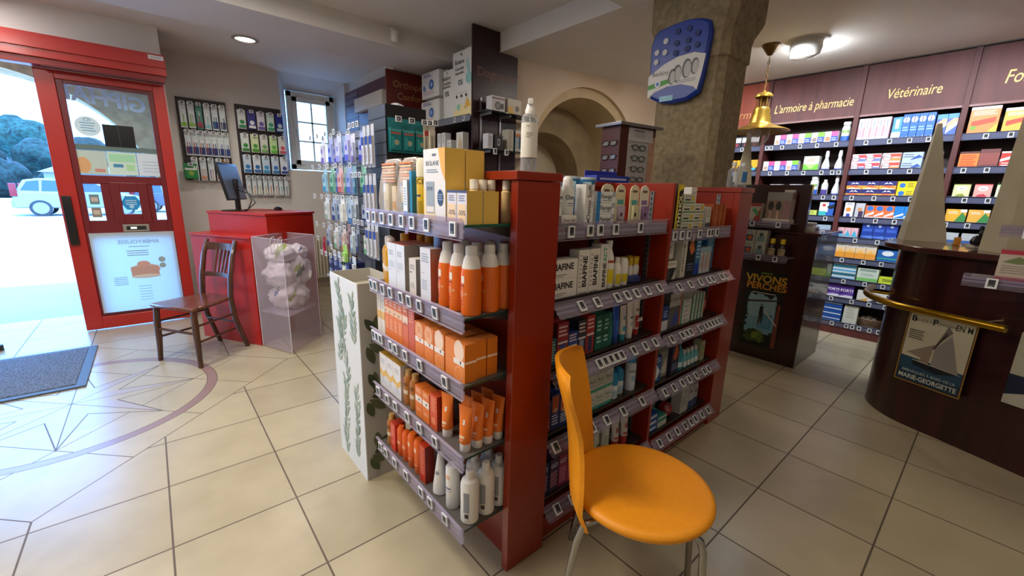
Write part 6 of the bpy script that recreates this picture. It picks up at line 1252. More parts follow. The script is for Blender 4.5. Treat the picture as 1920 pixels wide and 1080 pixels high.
SB = lat('syrup_bottle', [(.026,0),(.028,.003),(.028,.085),(.014,.11)], '#1a120e', [('cap', [(.018,.11),(.019,.145),(.017,.15),(.001,.151)], '#c9ac1c')], [('p',-70,70,.008,.07,'#a89474'),('p',-40,30,.05,.06,'#5c3a2c')])
lcp(SB, -1.585, .9555, 'dark syrup bottle with yellow cap, the left one of two on the counter shelf', 'bottle'); lcp(SB, -1.66, .9555, 'dark syrup bottle with yellow cap, the right one of two on the counter shelf', 'bottle')
b = MB(); b.box(0,0,0,.13,.20,.045,mat('#b9b5aa',.45),ch=.006).box(.0,.02,.045,.13,.18,.075,mat('#aaa69b',.45),ch=.01); b.fq(.02,.01,.11,.03,-.0006,'#55524c')
tag(b.obj('card_terminal', loc=(4.72,-1.80,1.1655)), 'small pale grey desk device on the straight counter behind the riser', 'device')
# poster of the tree top park
def poster(name, M, w, h, draw, label, frame=None):
    b = MB(); 
    if frame: b.box(0,-.004,0,w,0,h,mat(frame,.4))
    draw(b, -.0048 if frame else -.0012, w, h)
    if not frame: b.box(0,-.0010,0,w,-.0002,h,'#141a14')
    o = b.obj(name, smooth=False); o.matrix_world = M; return tag(o, label, 'poster')
def tree_poster(b, y, w, h):
    F = lambda a, c, d, e, col, k=0: b.fq(a*w, c*h, d*w, e*h, y-k*.0002, col)
    F(0,0,1,1,'#10160f'); F(.12,.18,.86,.66,'#6f9fb0',1); F(.15,.40,.84,.70,'#8fb4be',1.2); F(.45,.25,.8,.45,'#4a86a0',1.4)
    rr = random.Random(2)
    def blob(x, z, r, col, k, n=9): b.add([(x*w+r*w*math.cos(2*PI*i/n)*rr.uniform(.6,1.2), y-k*.0002, z*h+r*w*math.sin(2*PI*i/n)*rr.uniform(.6,1.2)) for i in range(n)], [tuple(range(n))], col)
    for i in range(16): blob(rr.uniform(.15,.85), rr.uniform(.08,.20), rr.uniform(.05,.11), rr.choice(['#5a6e22','#3c4f1c','#6f8230','#222c12']), 2+i*.2)
    for i in range(26): blob(rr.choice([rr.uniform(.0,.14), rr.uniform(.88,.98)]), rr.uniform(.1,.95), rr.uniform(.03,.08), rr.choice(['#1c1a10','#3a2c1a','#2c2416','#141510']), 6+i*.1)
    for i in range(14): blob(rr.uniform(.1,.9), rr.uniform(.66,.78), rr.uniform(.04,.08), rr.choice(['#1a1c12','#22281a','#12160e']), 9+i*.1)
    for x in (.22,.3,.38,.5,.62,.7): F(x,.28,x+.012,.66,'#a8b4b0',12)
    b.add([(.1*w,y-.0026,.60*h),(.9*w,y-.0026,.655*h),(.9*w,y-.0026,.635*h),(.1*w,y-.0026,.575*h)], [(0,3,2,1)], '#3a2c1c')
    b.add([(.86*w,y-.003,.02*h),(.98*w,y-.003,.02*h),(.96*w,y-.003,.6*h),(.90*w,y-.003,.6*h)], [(0,1,2,3)], '#7a3a2c')
    # climber
    b.disc(.50*w,.565*h,.022*w,y-.0032,'#20160f'); b.add([(.45*w,y-.0032,.43*h),(.56*w,y-.0032,.43*h),(.55*w,y-.0032,.545*h),(.46*w,y-.0032,.545*h)], [(0,1,2,3)], '#1c2420')
    b.add([(.46*w,y-.0032,.30*h),(.495*w,y-.0032,.30*h),(.52*w,y-.0032,.43*h),(.46*w,y-.0032,.43*h)], [(0,1,2,3)], '#3a3428'); b.add([(.52*w,y-.0032,.32*h),(.55*w,y-.0032,.32*h),(.56*w,y-.0032,.43*h),(.51*w,y-.0032,.43*h)], [(0,1,2,3)], '#2c2820')
    b.add([(.55*w,y-.0033,.50*h),(.56*w,y-.0033,.515*h),(.93*w,y-.0033,.33*h),(.92*w,y-.0033,.31*h)], [(0,3,2,1)], '#c9c4b4')
    b.text('VIVONS', .5*w, .895*h, .092, y-.0036, '#c99a2c', bold=.03); b.text('PERCHÉS', .53*w, .80*h, .080, y-.0036, '#c9862c', bold=.03); b.fq(.2*w,.712*h,.8*w,.722*h,y-.0036,'#d6d2c4'); b.fq(.36*w,.968*h,.64*w,.98*h,y-.0036,'#8fae3c')
poster('park_poster', Matrix.Translation((4.598,-1.385,.115)) @ Matrix.Rotation(FX,4,'Z'), .315, .69, tree_poster, 'dark poster with a climber among trees and the orange words VIVONS PERCHÉS')

# ------------------------------------------------------------------ curved counter
RC = empty('curved_counter', (4.3,-2.9,0), 'rounded dark mahogany counter with brass rail and sailing boat poster at the right', 'counter')
out = [(4.80,-2.36),(4.50,-2.365),(4.36,-2.40),(4.25,-2.47),(4.17,-2.56),(4.12,-2.67),(4.075,-2.79),(4.03,-2.90),(3.975,-3.03),(3.92,-3.16),(3.85,-3.32),(3.77,-3.48),(3.66,-3.66),(3.5,-3.85),(3.9,-4.3),(4.8,-4.0)]
def smooth_pts(P, n=4):
    R = []
    for i in range(len(P)-1):
        p0, p1, p2, p3 = P[max(i-1,0)], P[i], P[i+1], P[min(i+2,len(P)-1)]
        for k in range(n):
            t = k/n; R.append(tuple(.5*((2*p1[j])+(-p0[j]+p2[j])*t+(2*p0[j]-5*p1[j]+4*p2[j]-p3[j])*t*t+(-p0[j]+3*p1[j]-3*p2[j]+p3[j])*t**3) for j in (0,1)))
    return R+[P[-1]]
crv = smooth_pts(out[:14]); body = crv+out[14:]
def offs(P, d):
    R = []
    for i, p in enumerate(P):
        a = Vector(P[max(i-1,0)]); c = Vector(P[min(i+1,len(P)-1)]); t = (c-a).normalized(); R.append((p[0]+t.y*d, p[1]-t.x*d))
    return R
rel = lambda P: [(x-4.3, y+2.9) for x, y in P]
MB().prism(rel(body), 0, 1.125, MW).obj('body', RC, ang=25)
topc = offs(crv, -.085)
chk = (Vector(topc[20])-Vector((4.6,-3.2))).length > (Vector(crv[20])-Vector((4.6,-3.2))).length
if not chk: topc = offs(crv, .085)
MB().prism(rel(topc+out[14:]), 1.125, 1.16, MW2).obj('worktop', RC, ang=25, bevel=.006)
rl = offs(crv, -.12 if chk else .12)
b = MB(); pts = [(x-4.3,y+2.9,.785) for x, y in rl[1:31]]; b.tube(pts, .021, mat('#b08820',.25,.85), n=14); b.obj('brass_rail', RC)
for i in (4, 16, 27): MB().cyl((crv[i][0]-4.3,crv[i][1]+2.9,.785),(rl[i][0]-4.3,rl[i][1]+2.9,.785),.010,mat('#8a6a1c',.2,1),8).obj('rail_bracket', RC)
def boat(b, y, w, h):
    F = lambda a, c, d, e, col, k=0: b.fq(a*w, c*h, d*w, e*h, y-k*.0002, col)
    F(.0,.0,1,1,'#9c7434'); F(.018,.014,.982,.986,'#2a1c12',.5); F(.03,.024,.97,.976,'#c2bca2',1)
    P = lambda pts, col, k: b.add([(u*w, y-k*.0002, v*h) for u, v in pts], [tuple(range(len(pts)))], col)
    P([(.03,.024),(.97,.024),(.97,.33),(.5,.35),(.03,.37)], '#24465c', 2); P([(.03,.024),(.97,.024),(.97,.16),(.03,.19)], '#1a3448', 3)
    P([(.10,.42),(.44,.37),(.50,.62)], '#8a7d70', 4); P([(.30,.34),(.46,.30),(.48,.52)], '#8a7a66', 5)
    P([(.50,.31),(.90,.30),(.70,.79),(.50,.56)], '#8f8883', 5); P([(.49,.58),(.70,.82),(.62,.90)], '#6f6660', 6); P([(.47,.55),(.50,.55),(.64,.80),(.62,.81)], '#3a2c20', 7)
    P([(.24,.27),(.60,.22),(.93,.295),(.5,.315),(.22,.33)], '#171c26', 6); P([(.22,.33),(.93,.295),(.93,.303),(.22,.34)], '#b8b4a4', 8)
    for k in range(5): F(.07,.74-k*.028,.30-.02*(k % 2),.752-k*.028,'#3a3a36',4)
    b.text('B', .10*w, .905*h, .050, y-.002, '#141414', bold=.02); b.text('ALADE ET', .26*w, .90*h, .022, y-.002, '#2a2a28'); b.text('P', .42*w, .905*h, .050, y-.002, '#141414', bold=.02); b.text('ATRIMOINE', .57*w, .90*h, .022, y-.002, '#2a2a28'); b.text('EN M', .83*w, .90*h, .048, y-.002, '#141414', bold=.01, wide=.7)
    b.text('EMBARQUEZ À BORD DE LA', .5*w, .165*h, .023, y-.002, '#9fb0b0', bold=.02, wide=.9); b.text('MARIE-GEORGETTE', .5*w, .085*h, .040, y-.002, '#c9ccc0', bold=.02, wide=.82)
pa, pb = Vector((4.155,-2.535,0)), Vector((4.03,-2.845,0)); d = (pb-pa).normalized(); nrm = Vector((d.y, -d.x, 0))
if nrm.dot(Vector((-1,0,0))) < 0: nrm = -nrm
X_ = d; Y_ = -nrm; Mx = Matrix(((X_.x,Y_.x,0,pa.x-.0*nrm.x),(X_.y,Y_.y,0,pa.y),(0,0,1,.305),(0,0,0,1))); Mx = Matrix.Translation(nrm*.022) @ Mx
poster('boat_poster', Mx, .325, .455, boat, 'framed sailing boat poster with the name MARIE-GEORGETTE on the curved counter', '#8a6228')
pc = Vector((3.992,-2.985,0)); pd_ = Vector((3.885,-3.235,0)); d = (pd_-pc).normalized(); nrm = Vector((d.y,-d.x,0)); nrm = nrm if nrm.x < 0 else -nrm
M2 = Matrix.Translation(nrm*.018) @ Matrix(((d.x,-nrm.x,0,pc.x),(d.y,-nrm.y,0,pc.y),(0,0,1,.37),(0,0,0,1)))
def post2(b, y, w, h):
    b.fq(0,0,w,h,y,'#0f1c34'); b.add([(0,y-.0002,.12*h),(w*.3,y-.0002,.2*h),(w,y-.0002,.12*h),(w,y-.0002,0),(0,y-.0002,0)][::-1], [(0,1,2,3,4)], '#b5b0a0'); b.fq(0,.42*h,w,h,y-.0002,'#a8a48f'); b.text('14', .8*w,.07*h,.03,y-.0006,'#1c1c1c')
poster('blue_poster', M2, .27, .40, post2, 'cream and dark blue poster cut off by the right edge, next to the boat poster')
# pale sail shaped pyramids
CRM = mat('#b8ae92', .55, noise=.06, scale=6)
def sail(loc, w, d_, h, rz, label, lean=0, ax=.5):
    t = empty('sail_pyramid', loc, label, 'decoration', rz=rz); b = MB()
    hb = h*.16; s = .93
    B0 = [(-w/2,-d_/2,0),(w/2,-d_/2,0),(w/2,d_/2,0),(-w/2,d_/2,0)]
    cx = -w/2+w*ax+lean
    T0 = [(cx-.012,-.012,h),(cx+.012,-.012,h),(cx+.012,.012,h),(cx-.012,.012,h)]
    b.add(B0+T0, [(3,2,1,0),(4,5,6,7),(0,1,5,4),(1,2,6,5),(2,3,7,6),(3,0,4,7)], CRM); b.obj('body', t, smooth=False, bevel=.002)
    q = MB(); L = [.0,.16]; 
    def at(i, f, e=.003): 
        p = Vector(B0[i]).lerp(Vector(T0[i]), f); p.x += e*(1 if B0[i][0] > 0 else -1); p.y += e*(1 if B0[i][1] > 0 else -1); return tuple(p)
    v = [at(i, 0) for i in range(4)]+[at(i, .17) for i in range(4)]; q.add(v, [(3,2,1,0),(4,5,6,7),(0,1,5,4),(1,2,6,5),(2,3,7,6),(3,0,4,7)], CRM); q.obj('base_band', t, smooth=False)
    for f in (.35, .72): p = Vector(B0[3]).lerp(Vector(T0[3]), f); MB().lathe([(.005,0),(.005,.004)], '#4a4238', Matrix.Translation(p+Vector((-.006,0,0))) @ Matrix.Rotation(-PI/2,4,'Y'), 8).obj('screw', t)
    return t
sail((4.76,-2.44,1.1605), .22, .17, .80, R_(-72), 'tall pale pyramid standing on the curved counter in front of the Vétérinaire shelves', ax=.28)
sail((4.26,-2.95,1.1605), .36, .22, 1.10, R_(-62), 'largest pale pyramid, cut off by the right edge of the photo, on the curved counter', ax=.02)
sail((4.95,-1.10,1.1655), .24, .18, .86, R_(-66), 'small distant pale pyramid under the brass lamp', ax=.45)
b = MB(); b.box(-.075,-.05,0,.075,.05,.006,mat('#d0c8b0',.5)); o = tag(b.obj('paper_card', loc=(4.62,-2.72,1.161), rz=.3, smooth=False), 'cream card lying beside the tall pyramid on the curved counter', 'card')
tag(MB().box(-.02,-.015,0,.02,.015,.05,mat('#d08a2c',.4),ch=.004).obj('orange_box', loc=(4.55,-2.63,1.161), rz=.2), 'tiny orange box at the right foot of the tall pyramid', 'box')
tag(MB().box(-.06,-.04,0,.06,.04,.03,mat('#cfcdc6',.5),ch=.004).obj('white_box', loc=(4.45,-2.84,1.161), rz=.5), 'small white box on the curved counter, right of the black figurine', 'box')
fg = empty('figurine', (4.42,-2.735,1.161), 'little black and white dog like figurine on the curved counter', 'figurine', rz=-.9)
b = MB(); b.box(-.05,-.03,0,.05,.03,.012,mat('#b9b2a4',.4),ch=.003); b.obj('base', fg)
b = MB(); b.lathe([(.001,0),(.03,.008),(.036,.03),(.026,.055),(.014,.065)], mat('#141316',.3), Matrix.Translation((-.015,0,.012)), n=16); b.lathe([(.001,-.024),(.018,-.016),(.024,0),(.018,.018),(.001,.024)], mat('#1a181b',.3), Matrix.Translation((.005,0,.09)), n=16); b.box(.012,-.02,.012,.03,.02,.07,mat('#cfcac0',.4),ch=.006); b.obj('body', fg)
for s in (-1,1): MB().lathe([(.001,0),(.011,.01),(.009,.03),(.001,.036)], mat('#0e0d10',.4), Matrix.Translation((0,s*.016,.10)), n=10).obj('ear', fg)
# small acrylic shelf units at the right edge
AS = empty('acrylic_shelf', (3.62,-2.99,0), 'dark display column with small clear shelves at the right edge in front of the curved counter', 'display stand')
AS.location = (3.40,-2.97,0)
MB().box(-.12,-.9,0,.10,-.5,1.40,MW).obj('column', AS, smooth=False, bevel=.003)
for z, e_ in ((1.105, .24), (1.325, .17)):
    MB().box(-.12,-.50,z-.008,.05,e_,z,AG).obj('shelf', AS, smooth=False); rail(AS, (-.122,e_,z+.002), .50+e_, FX, 0, [.12,.4,.7], hgt=.035)
for i in range(2): put(carton(.11,.03,.13,'#b8ac9c',[('b',0,.0,1,.12,'#a8283c'),('b',0,.86,1,1,'#a8283c'),('l',.1,.2,.9,.5,4,'#8f8478'),('v',((.1,.6),(.5,.8),(.9,.6),(.5,.55)),'#6a7a4c')]), (3.315,-2.875,1.1055) if i == 0 else (3.352,-2.875,1.1055), FX, ('front','rear')[i]+' beige and crimson leaflet carton on the small shelf at the right edge', 'carton')

# ------------------------------------------------------------------ wall of medicines
PWM = wood('#4c1c1a', '#5e2a26', 1.2, .55, coat=0); PWO = wood('#7a2c14', '#9a4020', 1.6, .55, coat=0); INN = mat('#2c0c0c', .5, noise=.1)
PW = empty('medicine_shelving', (6.10,-1.64,0), 'wall high mahogany shelving of medicines with gold lettered headers', 'shelving')
def pbox(name, x0, y0, z0, x1, y1, z1, m, bevel=0): return MB().box(x0-6.10, y0+1.64, z0, x1-6.10, y1+1.64, z1, m).obj(name, PW, smooth=False, bevel=bevel)
BAYS = [(-.02,-.78,'bay under the sign half hidden by the pillar'), (-.82,-1.62,"bay under the L'armoire à pharmacie sign"), (-1.66,-2.38,'bay under the Vétérinaire sign'), (-2.42,-3.20,'bay under the sign beginning Form')]
for y in (0.0,-.80,-1.64,-2.40,-3.22): pbox('divider', 6.10, y-.02, 0, 6.44, y+.02, 2.75, PWM, .002)
pbox('back_panel', 6.43, -3.24, 0, 6.45, .02, 2.75, INN)
SZ = [2.02,1.735,1.475,1.252,1.04,.825,.60,.395,.125]
SIG = ['la pharmacie', "L'armoire à pharmacie", 'Vétérinaire', 'Forme']
goldm = mat('#d6b264', .4, .1)
for i, (y0, y1, nm_) in enumerate(BAYS):
    o = pbox('header_panel', 6.122, y1, 2.275, 6.14, y0, 2.74, PWO if i == 0 else PWM); pbox('header_rail', 6.112, y1, 2.262, 6.14, y0, 2.28, mat('#7a4a44',.4))
    pbox('plinth', 6.12, y1, 0, 6.43, y0, .10, PWM)
    b = MB(); c = ((y0+y1)/2)
    WS = {0: (.62, .125, -.50, 2.40), 1: (.72, .125, -1.225, 2.42), 2: (.375, .125, -2.03, 2.445), 3: (.26, .15, -2.72, 2.47)}[i]
    gw = glyphs(SIG[i], 'CENTER', .2, 0)[0]; gw = max(v[0] for v in gw)-min(v[0] for v in gw)
    b.text(SIG[i], 0, 0, WS[1], 0, goldm if i else mat('#c08a4a',.4), shear=.2, wide=WS[0]/(gw*WS[1])); off = (WS[2], WS[3])
    q = b.obj('sign_lettering', o, smooth=False); q.location = (6.1205-6.10, off[0]+1.64, off[1]); q.rotation_euler.z = FX
    tg = {0:[.1,.45,.8],1:[.06,.2,.42,.62,.83,.95],2:[.17,.42,.62,.8],3:[.12,.3,.48,.66]}[i]
    for k, z in enumerate(SZ if i > 1 else SZ[:5]+[.825,.6,.395,.125]):
        pbox('shelf', 6.125, y1, z-.02, 6.43, y0, z, INN)
        tt = [(f+.07*((k*7+i*3) % 5-2)/2) % .97 for f in tg]+([.35,.5,.72] if k == 8 else [])
        rail(PW, (6.12-6.10, y0+1.64, z+.006), y0-y1, FX, -.12, [max(.04, min(.95, t_)) for t_ in tt], m=mat('#5c6078', .3), hgt=.04)
    bt = []
def ph(p, z, ys, label, cat='carton', deep=1, stack=1, off=0):
    n = len(ys)*deep*stack
    for j in range(deep):
        for y in ys:
            for s in range(stack): put(p, (6.135+off+p['d']/2+j*(p['d']+.002), y, z+s*(p['h']+.0008)+.0003), FX, label, cat, label_group(label) if n > 1 else None)
def span(a, c, n): w = abs(a-c)/n; return [a-w*(i+.5) for i in range(n)], w-.003
# bay Vétérinaire
Z = SZ
ys, w_ = span(-1.665,-1.915,5); ph(carton(w_,.08,.222,'#e3a3ae',[('b',0,.0,1,.2,'#e6dce2'),('b',0,.62,1,1,'#ead0d6'),('b',.25,.58,.75,.95,'#dfe4ea'),('b',.4,.62,.55,.9,'#7a86a8'),('b',0,.12,1,.14,'#7a80b0')]), Z[0], ys, 'pink and white tall carton in the row of five on the top shelf, Vétérinaire bay')
ys, w_ = span(-1.93,-2.0,1); ph(carton(w_,.08,.21,'#3f8fd0',[('b',0,.0,1,.35,'#dfe8f2'),('b',.3,.5,.7,.9,'#d0e2f2')]), Z[0], ys, 'narrow light blue carton right of the pink row on the top shelf')
ys, w_ = span(-2.0,-2.225,4); BLC = carton(w_,.08,.228,'#1f62b8',[('c',.45,.78,.42,'#dfe8f2',.5),('b',.38,.62,.5,.95,'#1f3f8c'),('l',.1,.3,.9,.5,2,'#8fb8e6'),('v',((0,0),(.6,0),(.3,.12)),'#dfe8f2'),('v',((.6,0),(1,0),(.9,.15)),'#dfe8f2')]); ph(BLC, Z[0], ys, 'deep blue tall carton with white oval in the row of four on the top shelf')
ys, w_ = span(-2.235,-2.375,2); ph(carton(w_,.08,.20,'#3a5cb8',[('v',((0,.3),(1,.7),(1,.95),(0,.6)),'#e0a080'),('v',((0,.15),(1,.5),(1,.7),(0,.3)),'#dfe4f0'),('b',0,.8,1,1,'#4a8fd0')]), Z[0], ys, 'blue carton with orange sweep at the right end of the top shelf, Vétérinaire bay')
DR_ = [('b',.42,.1,1,.45,'#6a7ab8'),('b',.42,.55,1,.92,'#d8404a'),('c',.27,.5,.42,'#c03a48',.42),('c',.27,.5,.36,'#e8e0e2',.36),('t','Drill',.27,.5,.035,'#4a3a50')]
ys, w_ = span(-1.665,-1.895,2); ph(carton(w_,.09,.082,'#e4dce0',DR_), Z[1], ys, 'white carton with red circle and blue bar, stacked in pairs on the second shelf', stack=2)
ys, w_ = span(-1.905,-2.045,1); ph(carton(w_,.09,.082,'#e4dcdc',[('b',.42,.1,1,.45,'#e08a4a'),('b',.42,.55,1,.92,'#d84a3a')]+DR_[2:]), Z[1], ys, 'white carton with red circle and orange bar, stacked in a pair on the second shelf', stack=2)
ys, w_ = span(-2.055,-2.20,1); GB = carton(w_,.09,.082,'#a8b8cc',[('v',((.4,.1),(1,.4),(.8,.7),(.5,.3)),'#2c4f9c'),('l',.05,.3,.6,.8,2,'#5f6f88')]); ph(GB, Z[1], ys, 'grey blue flat carton in the stacked pair left of the tall pyramid on the second shelf', stack=2)
ph(carton(.06,.09,.16,'#b8c4cc',[('c',.6,.6,.2,'#3a4a6c')]), Z[1], [-2.30], 'grey carton just right of the tall pyramid on the second shelf')
ys, w_ = span(-1.665,-2.06,3); ph(carton(w_,.09,.078,'#e8a03c',[('b',0,.45,1,1,'#1f2468'),('v',((.25,.6),(.42,.88),(.5,.66),(.6,.88),(.8,.62),(.6,.7),(.42,.7)),'#e6e4ee'),('v',((0,0),(.5,.3),(1,0)),'#f0dcb0'),('v',((.1,.35),(.5,.5),(1,.2),(.6,.15)),'#d0602c')]), Z[2], ys, 'navy and orange flat carton, two high in three columns on the third shelf', stack=2)
ys, w_ = span(-2.065,-2.20,1); ph(carton(w_,.09,.155,'#e0c81c',[('c',.28,.75,.17,'#2a6fc0'),('c',.28,.27,.17,'#2a6fc0'),('l',.55,.6,.9,.9,3,'#7a7a2c'),('l',.55,.1,.9,.4,3,'#7a7a2c')]), Z[2], ys, 'yellow carton with two blue discs left of the tall pyramid on the third shelf')
ph(carton(.07,.09,.10,'#dcd6d0',[('b',0,0,1,.3,'#c06a5a')]), Z[2], [-2.34], 'white carton with red foot at the right end of the third shelf, Vétérinaire bay')
ph(carton(.075,.09,.165,'#dcdce2',[('c',.45,.55,.3,'#e08a3c'),('b',.3,.0,.7,.3,'#2c3f9c'),('l',.2,.8,.8,.95,2,'#8a90a0')]), Z[3], [-1.725], 'white carton with orange ball and navy foot, fourth shelf, Vétérinaire bay'); ph(carton(.075,.09,.16,'#b8bcc4',[('b',.4,.1,.9,.5,'#3a2c4c'),('c',.5,.6,.25,'#c88a5c')]), Z[3], [-1.815], 'silver grey carton right of the white one on the fourth shelf')
ys, w_ = span(-1.86,-2.085,3); ph(carton(w_,.08,.14,'#e8703a',[('c',.5,.8,.35,'#2c6fc8'),('v',((0,.3),(1,.6),(1,.4),(0,.2)),'#e8dcd8'),('b',0,0,1,.2,'#d8e0ea')]), Z[3], ys, 'orange carton with blue disc in the row of three on the fourth shelf')
ys, w_ = span(-2.085,-2.23,2); ph(carton(w_,.08,.14,'#1f7fd0',[('v',((0,.3),(1,.55),(1,.4),(0,.2)),'#dfe8f0'),('b',0,0,1,.18,'#cfe0f0')]), Z[3], ys, 'bright blue carton beside the orange row on the fourth shelf')
ph(carton(.08,.08,.15,'#3f9cb0',[('b',0,0,1,.12,'#a8c83a'),('l',.2,.4,.8,.7,3,'#bcdce0')]), Z[3], [-2.275], 'teal carton with lime foot on the fourth shelf')
ys, w_ = span(-1.665,-1.84,3); ph(carton(w_,.08,.115,'#e0b0b8',[('v',((0,.2),(.5,.8),(1,.2)),'#4fb0d0'),('b',0,0,1,.15,'#dfe4ea')]), Z[4], ys, 'small pink and blue carton at the left of the fifth shelf, Vétérinaire bay')
ys, w_ = span(-1.865,-2.145,3); ph(carton(w_,.09,.165,'#1f3f9c',[('c',.5,.9,.14,'#b8c8e8'),('b',.1,.55,.9,.72,'#3a62c0'),('v',((.0,.25),(1,.3),(1,.12),(0,.2)),'#5a86d8'),('v',((.4,0),(1,0),(1,.12)),'#dfe4f0')]), Z[4], ys, 'navy blue carton in the row of three on the fifth shelf')
ys, w_ = span(-1.68,-2.02,4); ph(carton(w_,.10,.165,'#e8c89c',[('b',0,.78,1,1,'#d8d4d0'),('b',0,.0,1,.45,'#e89c3a'),('v',((0,.45),(.5,.65),(1,.45)),'#f0b85c'),('l',.15,.82,.85,.95,2,'#8a8480')]), Z[5], ys, 'cream and orange carton in the row of four on the sixth shelf')
ph(carton(.16,.10,.13,'#1f5fa8',[('c',.5,.75,.35,'#dfe6ea',.2),('b',0,.3,1,.4,'#3fa08c'),('b',0,.05,1,.15,'#2f8f7c')]), Z[5], [-2.11], 'blue carton with white oval top and green lines on the sixth shelf'); ph(carton(.11,.09,.085,'#d8b8c4',[('b',0,0,1,.5,'#7fb8d8')]), Z[5], [-2.255], 'small pink and pale blue carton on the sixth shelf'); 
ph(carton(.08,.09,.15,'#1f6fa8',[('c',.5,.8,.3,'#dfe6ea',.15),('c',.5,.35,.3,'#dfe6ea',.15),('b',0,.5,1,.58,'#3fa08c')]), Z[5], [-2.335], 'blue and white double oval carton at the right end of the sixth shelf')
ph(carton(.20,.10,.085,'#c8d8dc',[('b',0,.55,1,.9,'#2c6a7c'),('b',0,.1,1,.3,'#4fa0d0')]), Z[6], [-1.79], 'teal banded white carton, two high at the left of the seventh shelf', stack=2); ph(carton(.17,.10,.15,'#c8d4c4',[('b',0,.1,1,.35,'#7fc06c'),('b',.1,.8,.9,.95,'#8a9c90'),('l',.2,.45,.8,.65,2,'#8fa898')]), Z[6], [-1.99], 'pale green banded carton in the middle of the seventh shelf'); ph(carton(.17,.10,.085,'#c8d83a',[('l',.15,.4,.7,.75,2,'#3a4a1c'),('b',.0,0,1,.15,'#8fb83a')]), Z[6], [-2.17], 'lime yellow carton on the seventh shelf')
ph(carton(.10,.10,.11,'#9c8a7c',[('b',.1,.1,.9,.9,'#8f9a70')]), Z[6], [-2.32], 'dull olive carton at the right end of the seventh shelf')
ys, w_ = span(-1.67,-1.91,2); ph(carton(w_,.10,.15,'#4a2c7c',[('b',0,0,1,.3,'#e0dce6'),('t','FORTI',.5,.62,.04,'#e6e0f0',0,.03),('v',((0,.3),(1,.55),(1,.4),(0,.2)),'#6c4aa8')]), Z[7], ys, 'purple carton with white foot on the eighth shelf'); ys, w_ = span(-1.94,-2.30,2); ph(carton(w_,.10,.125,'#dcd8d0',[('c',.5,.75,.3,'#2c2c34',.16),('v',((0,.1),(.5,.4),(.5,.1)),'#e0a84c'),('v',((.55,.1),(.95,.45),(.95,.1)),'#1f2440')]), Z[7], ys, 'white carton with black oval and dark berries on the eighth shelf')
ph(carton(.16,.10,.055,'#1f4f9c',[('b',0,.6,1,.8,'#cfd8e6')]), Z[8], [-1.76], 'blue and white flat carton in the stack of four on the lowest shelf, Vétérinaire bay', stack=4); ph(carton(.12,.08,.21,'#c8c8bc',[('l',.2,.3,.8,.9,5,'#a8a89c')]), Z[8], [-1.92], 'tall pale carton beside the blue stack on the lowest shelf')
def basket(loc, l, col, w=.22, d_=.16, h=.085):
    t = empty('wicker_basket', loc, l, 'basket', rz=FX); m = mat(col, .8, noise=.35, scale=60, bump=.8)
    b = MB(); 
    for k in range(6): 
        e = k/5; b.tube([(math.cos(2*PI*q/20)*(w/2-.02+.02*e), math.sin(2*PI*q/20)*(d_/2-.02+.02*e), .008+e*(h-.012)) for q in range(20)], .008, m, n=6, closed=True)
    b.lathe([(.001,0),(w/2-.02,.002),(w/2-.02,.006)], m, sy=d_/w, n=20); b.obj('weave', t)
    for k, cc in enumerate(('#d8d4cc','#cfc4b0','#e0dcd6')):
        MB().box(-.07+k*.045,-.045,.01,-.03+k*.045,.045,h+.015+.012*(k % 2),mat(cc,.4),ch=.006).obj('sachet', t)
basket((6.25,-2.07,Z[8]+.0005), 'round wicker basket of sachets, left one of two on the lowest shelf', '#7a5c40'); basket((6.25,-2.29,Z[8]+.0005), 'round wicker basket of sachets, right one of two on the lowest shelf', '#6a4426')
# bay L'armoire
VP = lambda a, c: carton(.115,.08,.125,'#e4e0e6',[('b',.48,.62,1,1,a),('b',.48,.0,1,.62,'#2c4cb8'),('c',.25,.4,.2,c),('l',.55,.2,.9,.5,2,'#a8b8e8'),('b',0,.0,.48,.1,'#cfd4dc')])
for i, (y, a, c) in enumerate(((-.97,'#e04a8c','#b89c84'),(-1.09,'#e04a8c','#a88c74'),(-1.21,'#7cc83a','#b8a08c'),(-1.33,'#7cc83a','#8c7c70'),(-1.45,'#e04a8c','#c87a4c'))): ph(VP(a, c), Z[0], [y], ['first','second','third','fourth','fifth'][i]+' white, blue and '+('pink' if a == '#e04a8c' else 'green')+" animal carton from the left on the top shelf, L'armoire bay")
PB_ = lat('pet_bottle', [(.036,0),(.038,.004),(.038,.15),(.03,.175),(.02,.18)], '#dfe2e6', [('cap', [(.034,.18),(.034,.21),(.001,.212)], '#e6e6e8')], [('p',-70,70,.01,.07,'#2c5fb8'),('p',-50,50,.10,.13,'#8fb86c')]); ph(PB_, Z[0], [-1.565], "white bottle with blue foot at the right end of the top shelf, L'armoire bay", 'bottle')
for i, (y, a, c) in enumerate(((-.89,'#e04a8c','#b89c84'),(-1.01,'#e04a8c','#c8c0c0'),(-1.13,'#7cc83a','#b8a08c'))): ph(VP(a, c), Z[1], [y], ['first','second','third'][i]+' small animal carton from the left on the second shelf, blue with '+('pink' if a == '#e04a8c' else 'green')+' top')
ph(carton(.14,.09,.165,'#dfe4dc',[('b',0,.0,1,.5,'#6cc83a'),('c',.5,.75,.28,'#c8b0a0',.16),('v',((.1,.5),(.5,.15),(.9,.5)),'#a8e07c')]), Z[1], [-1.31], 'big green and white carton with animal picture on the second shelf')
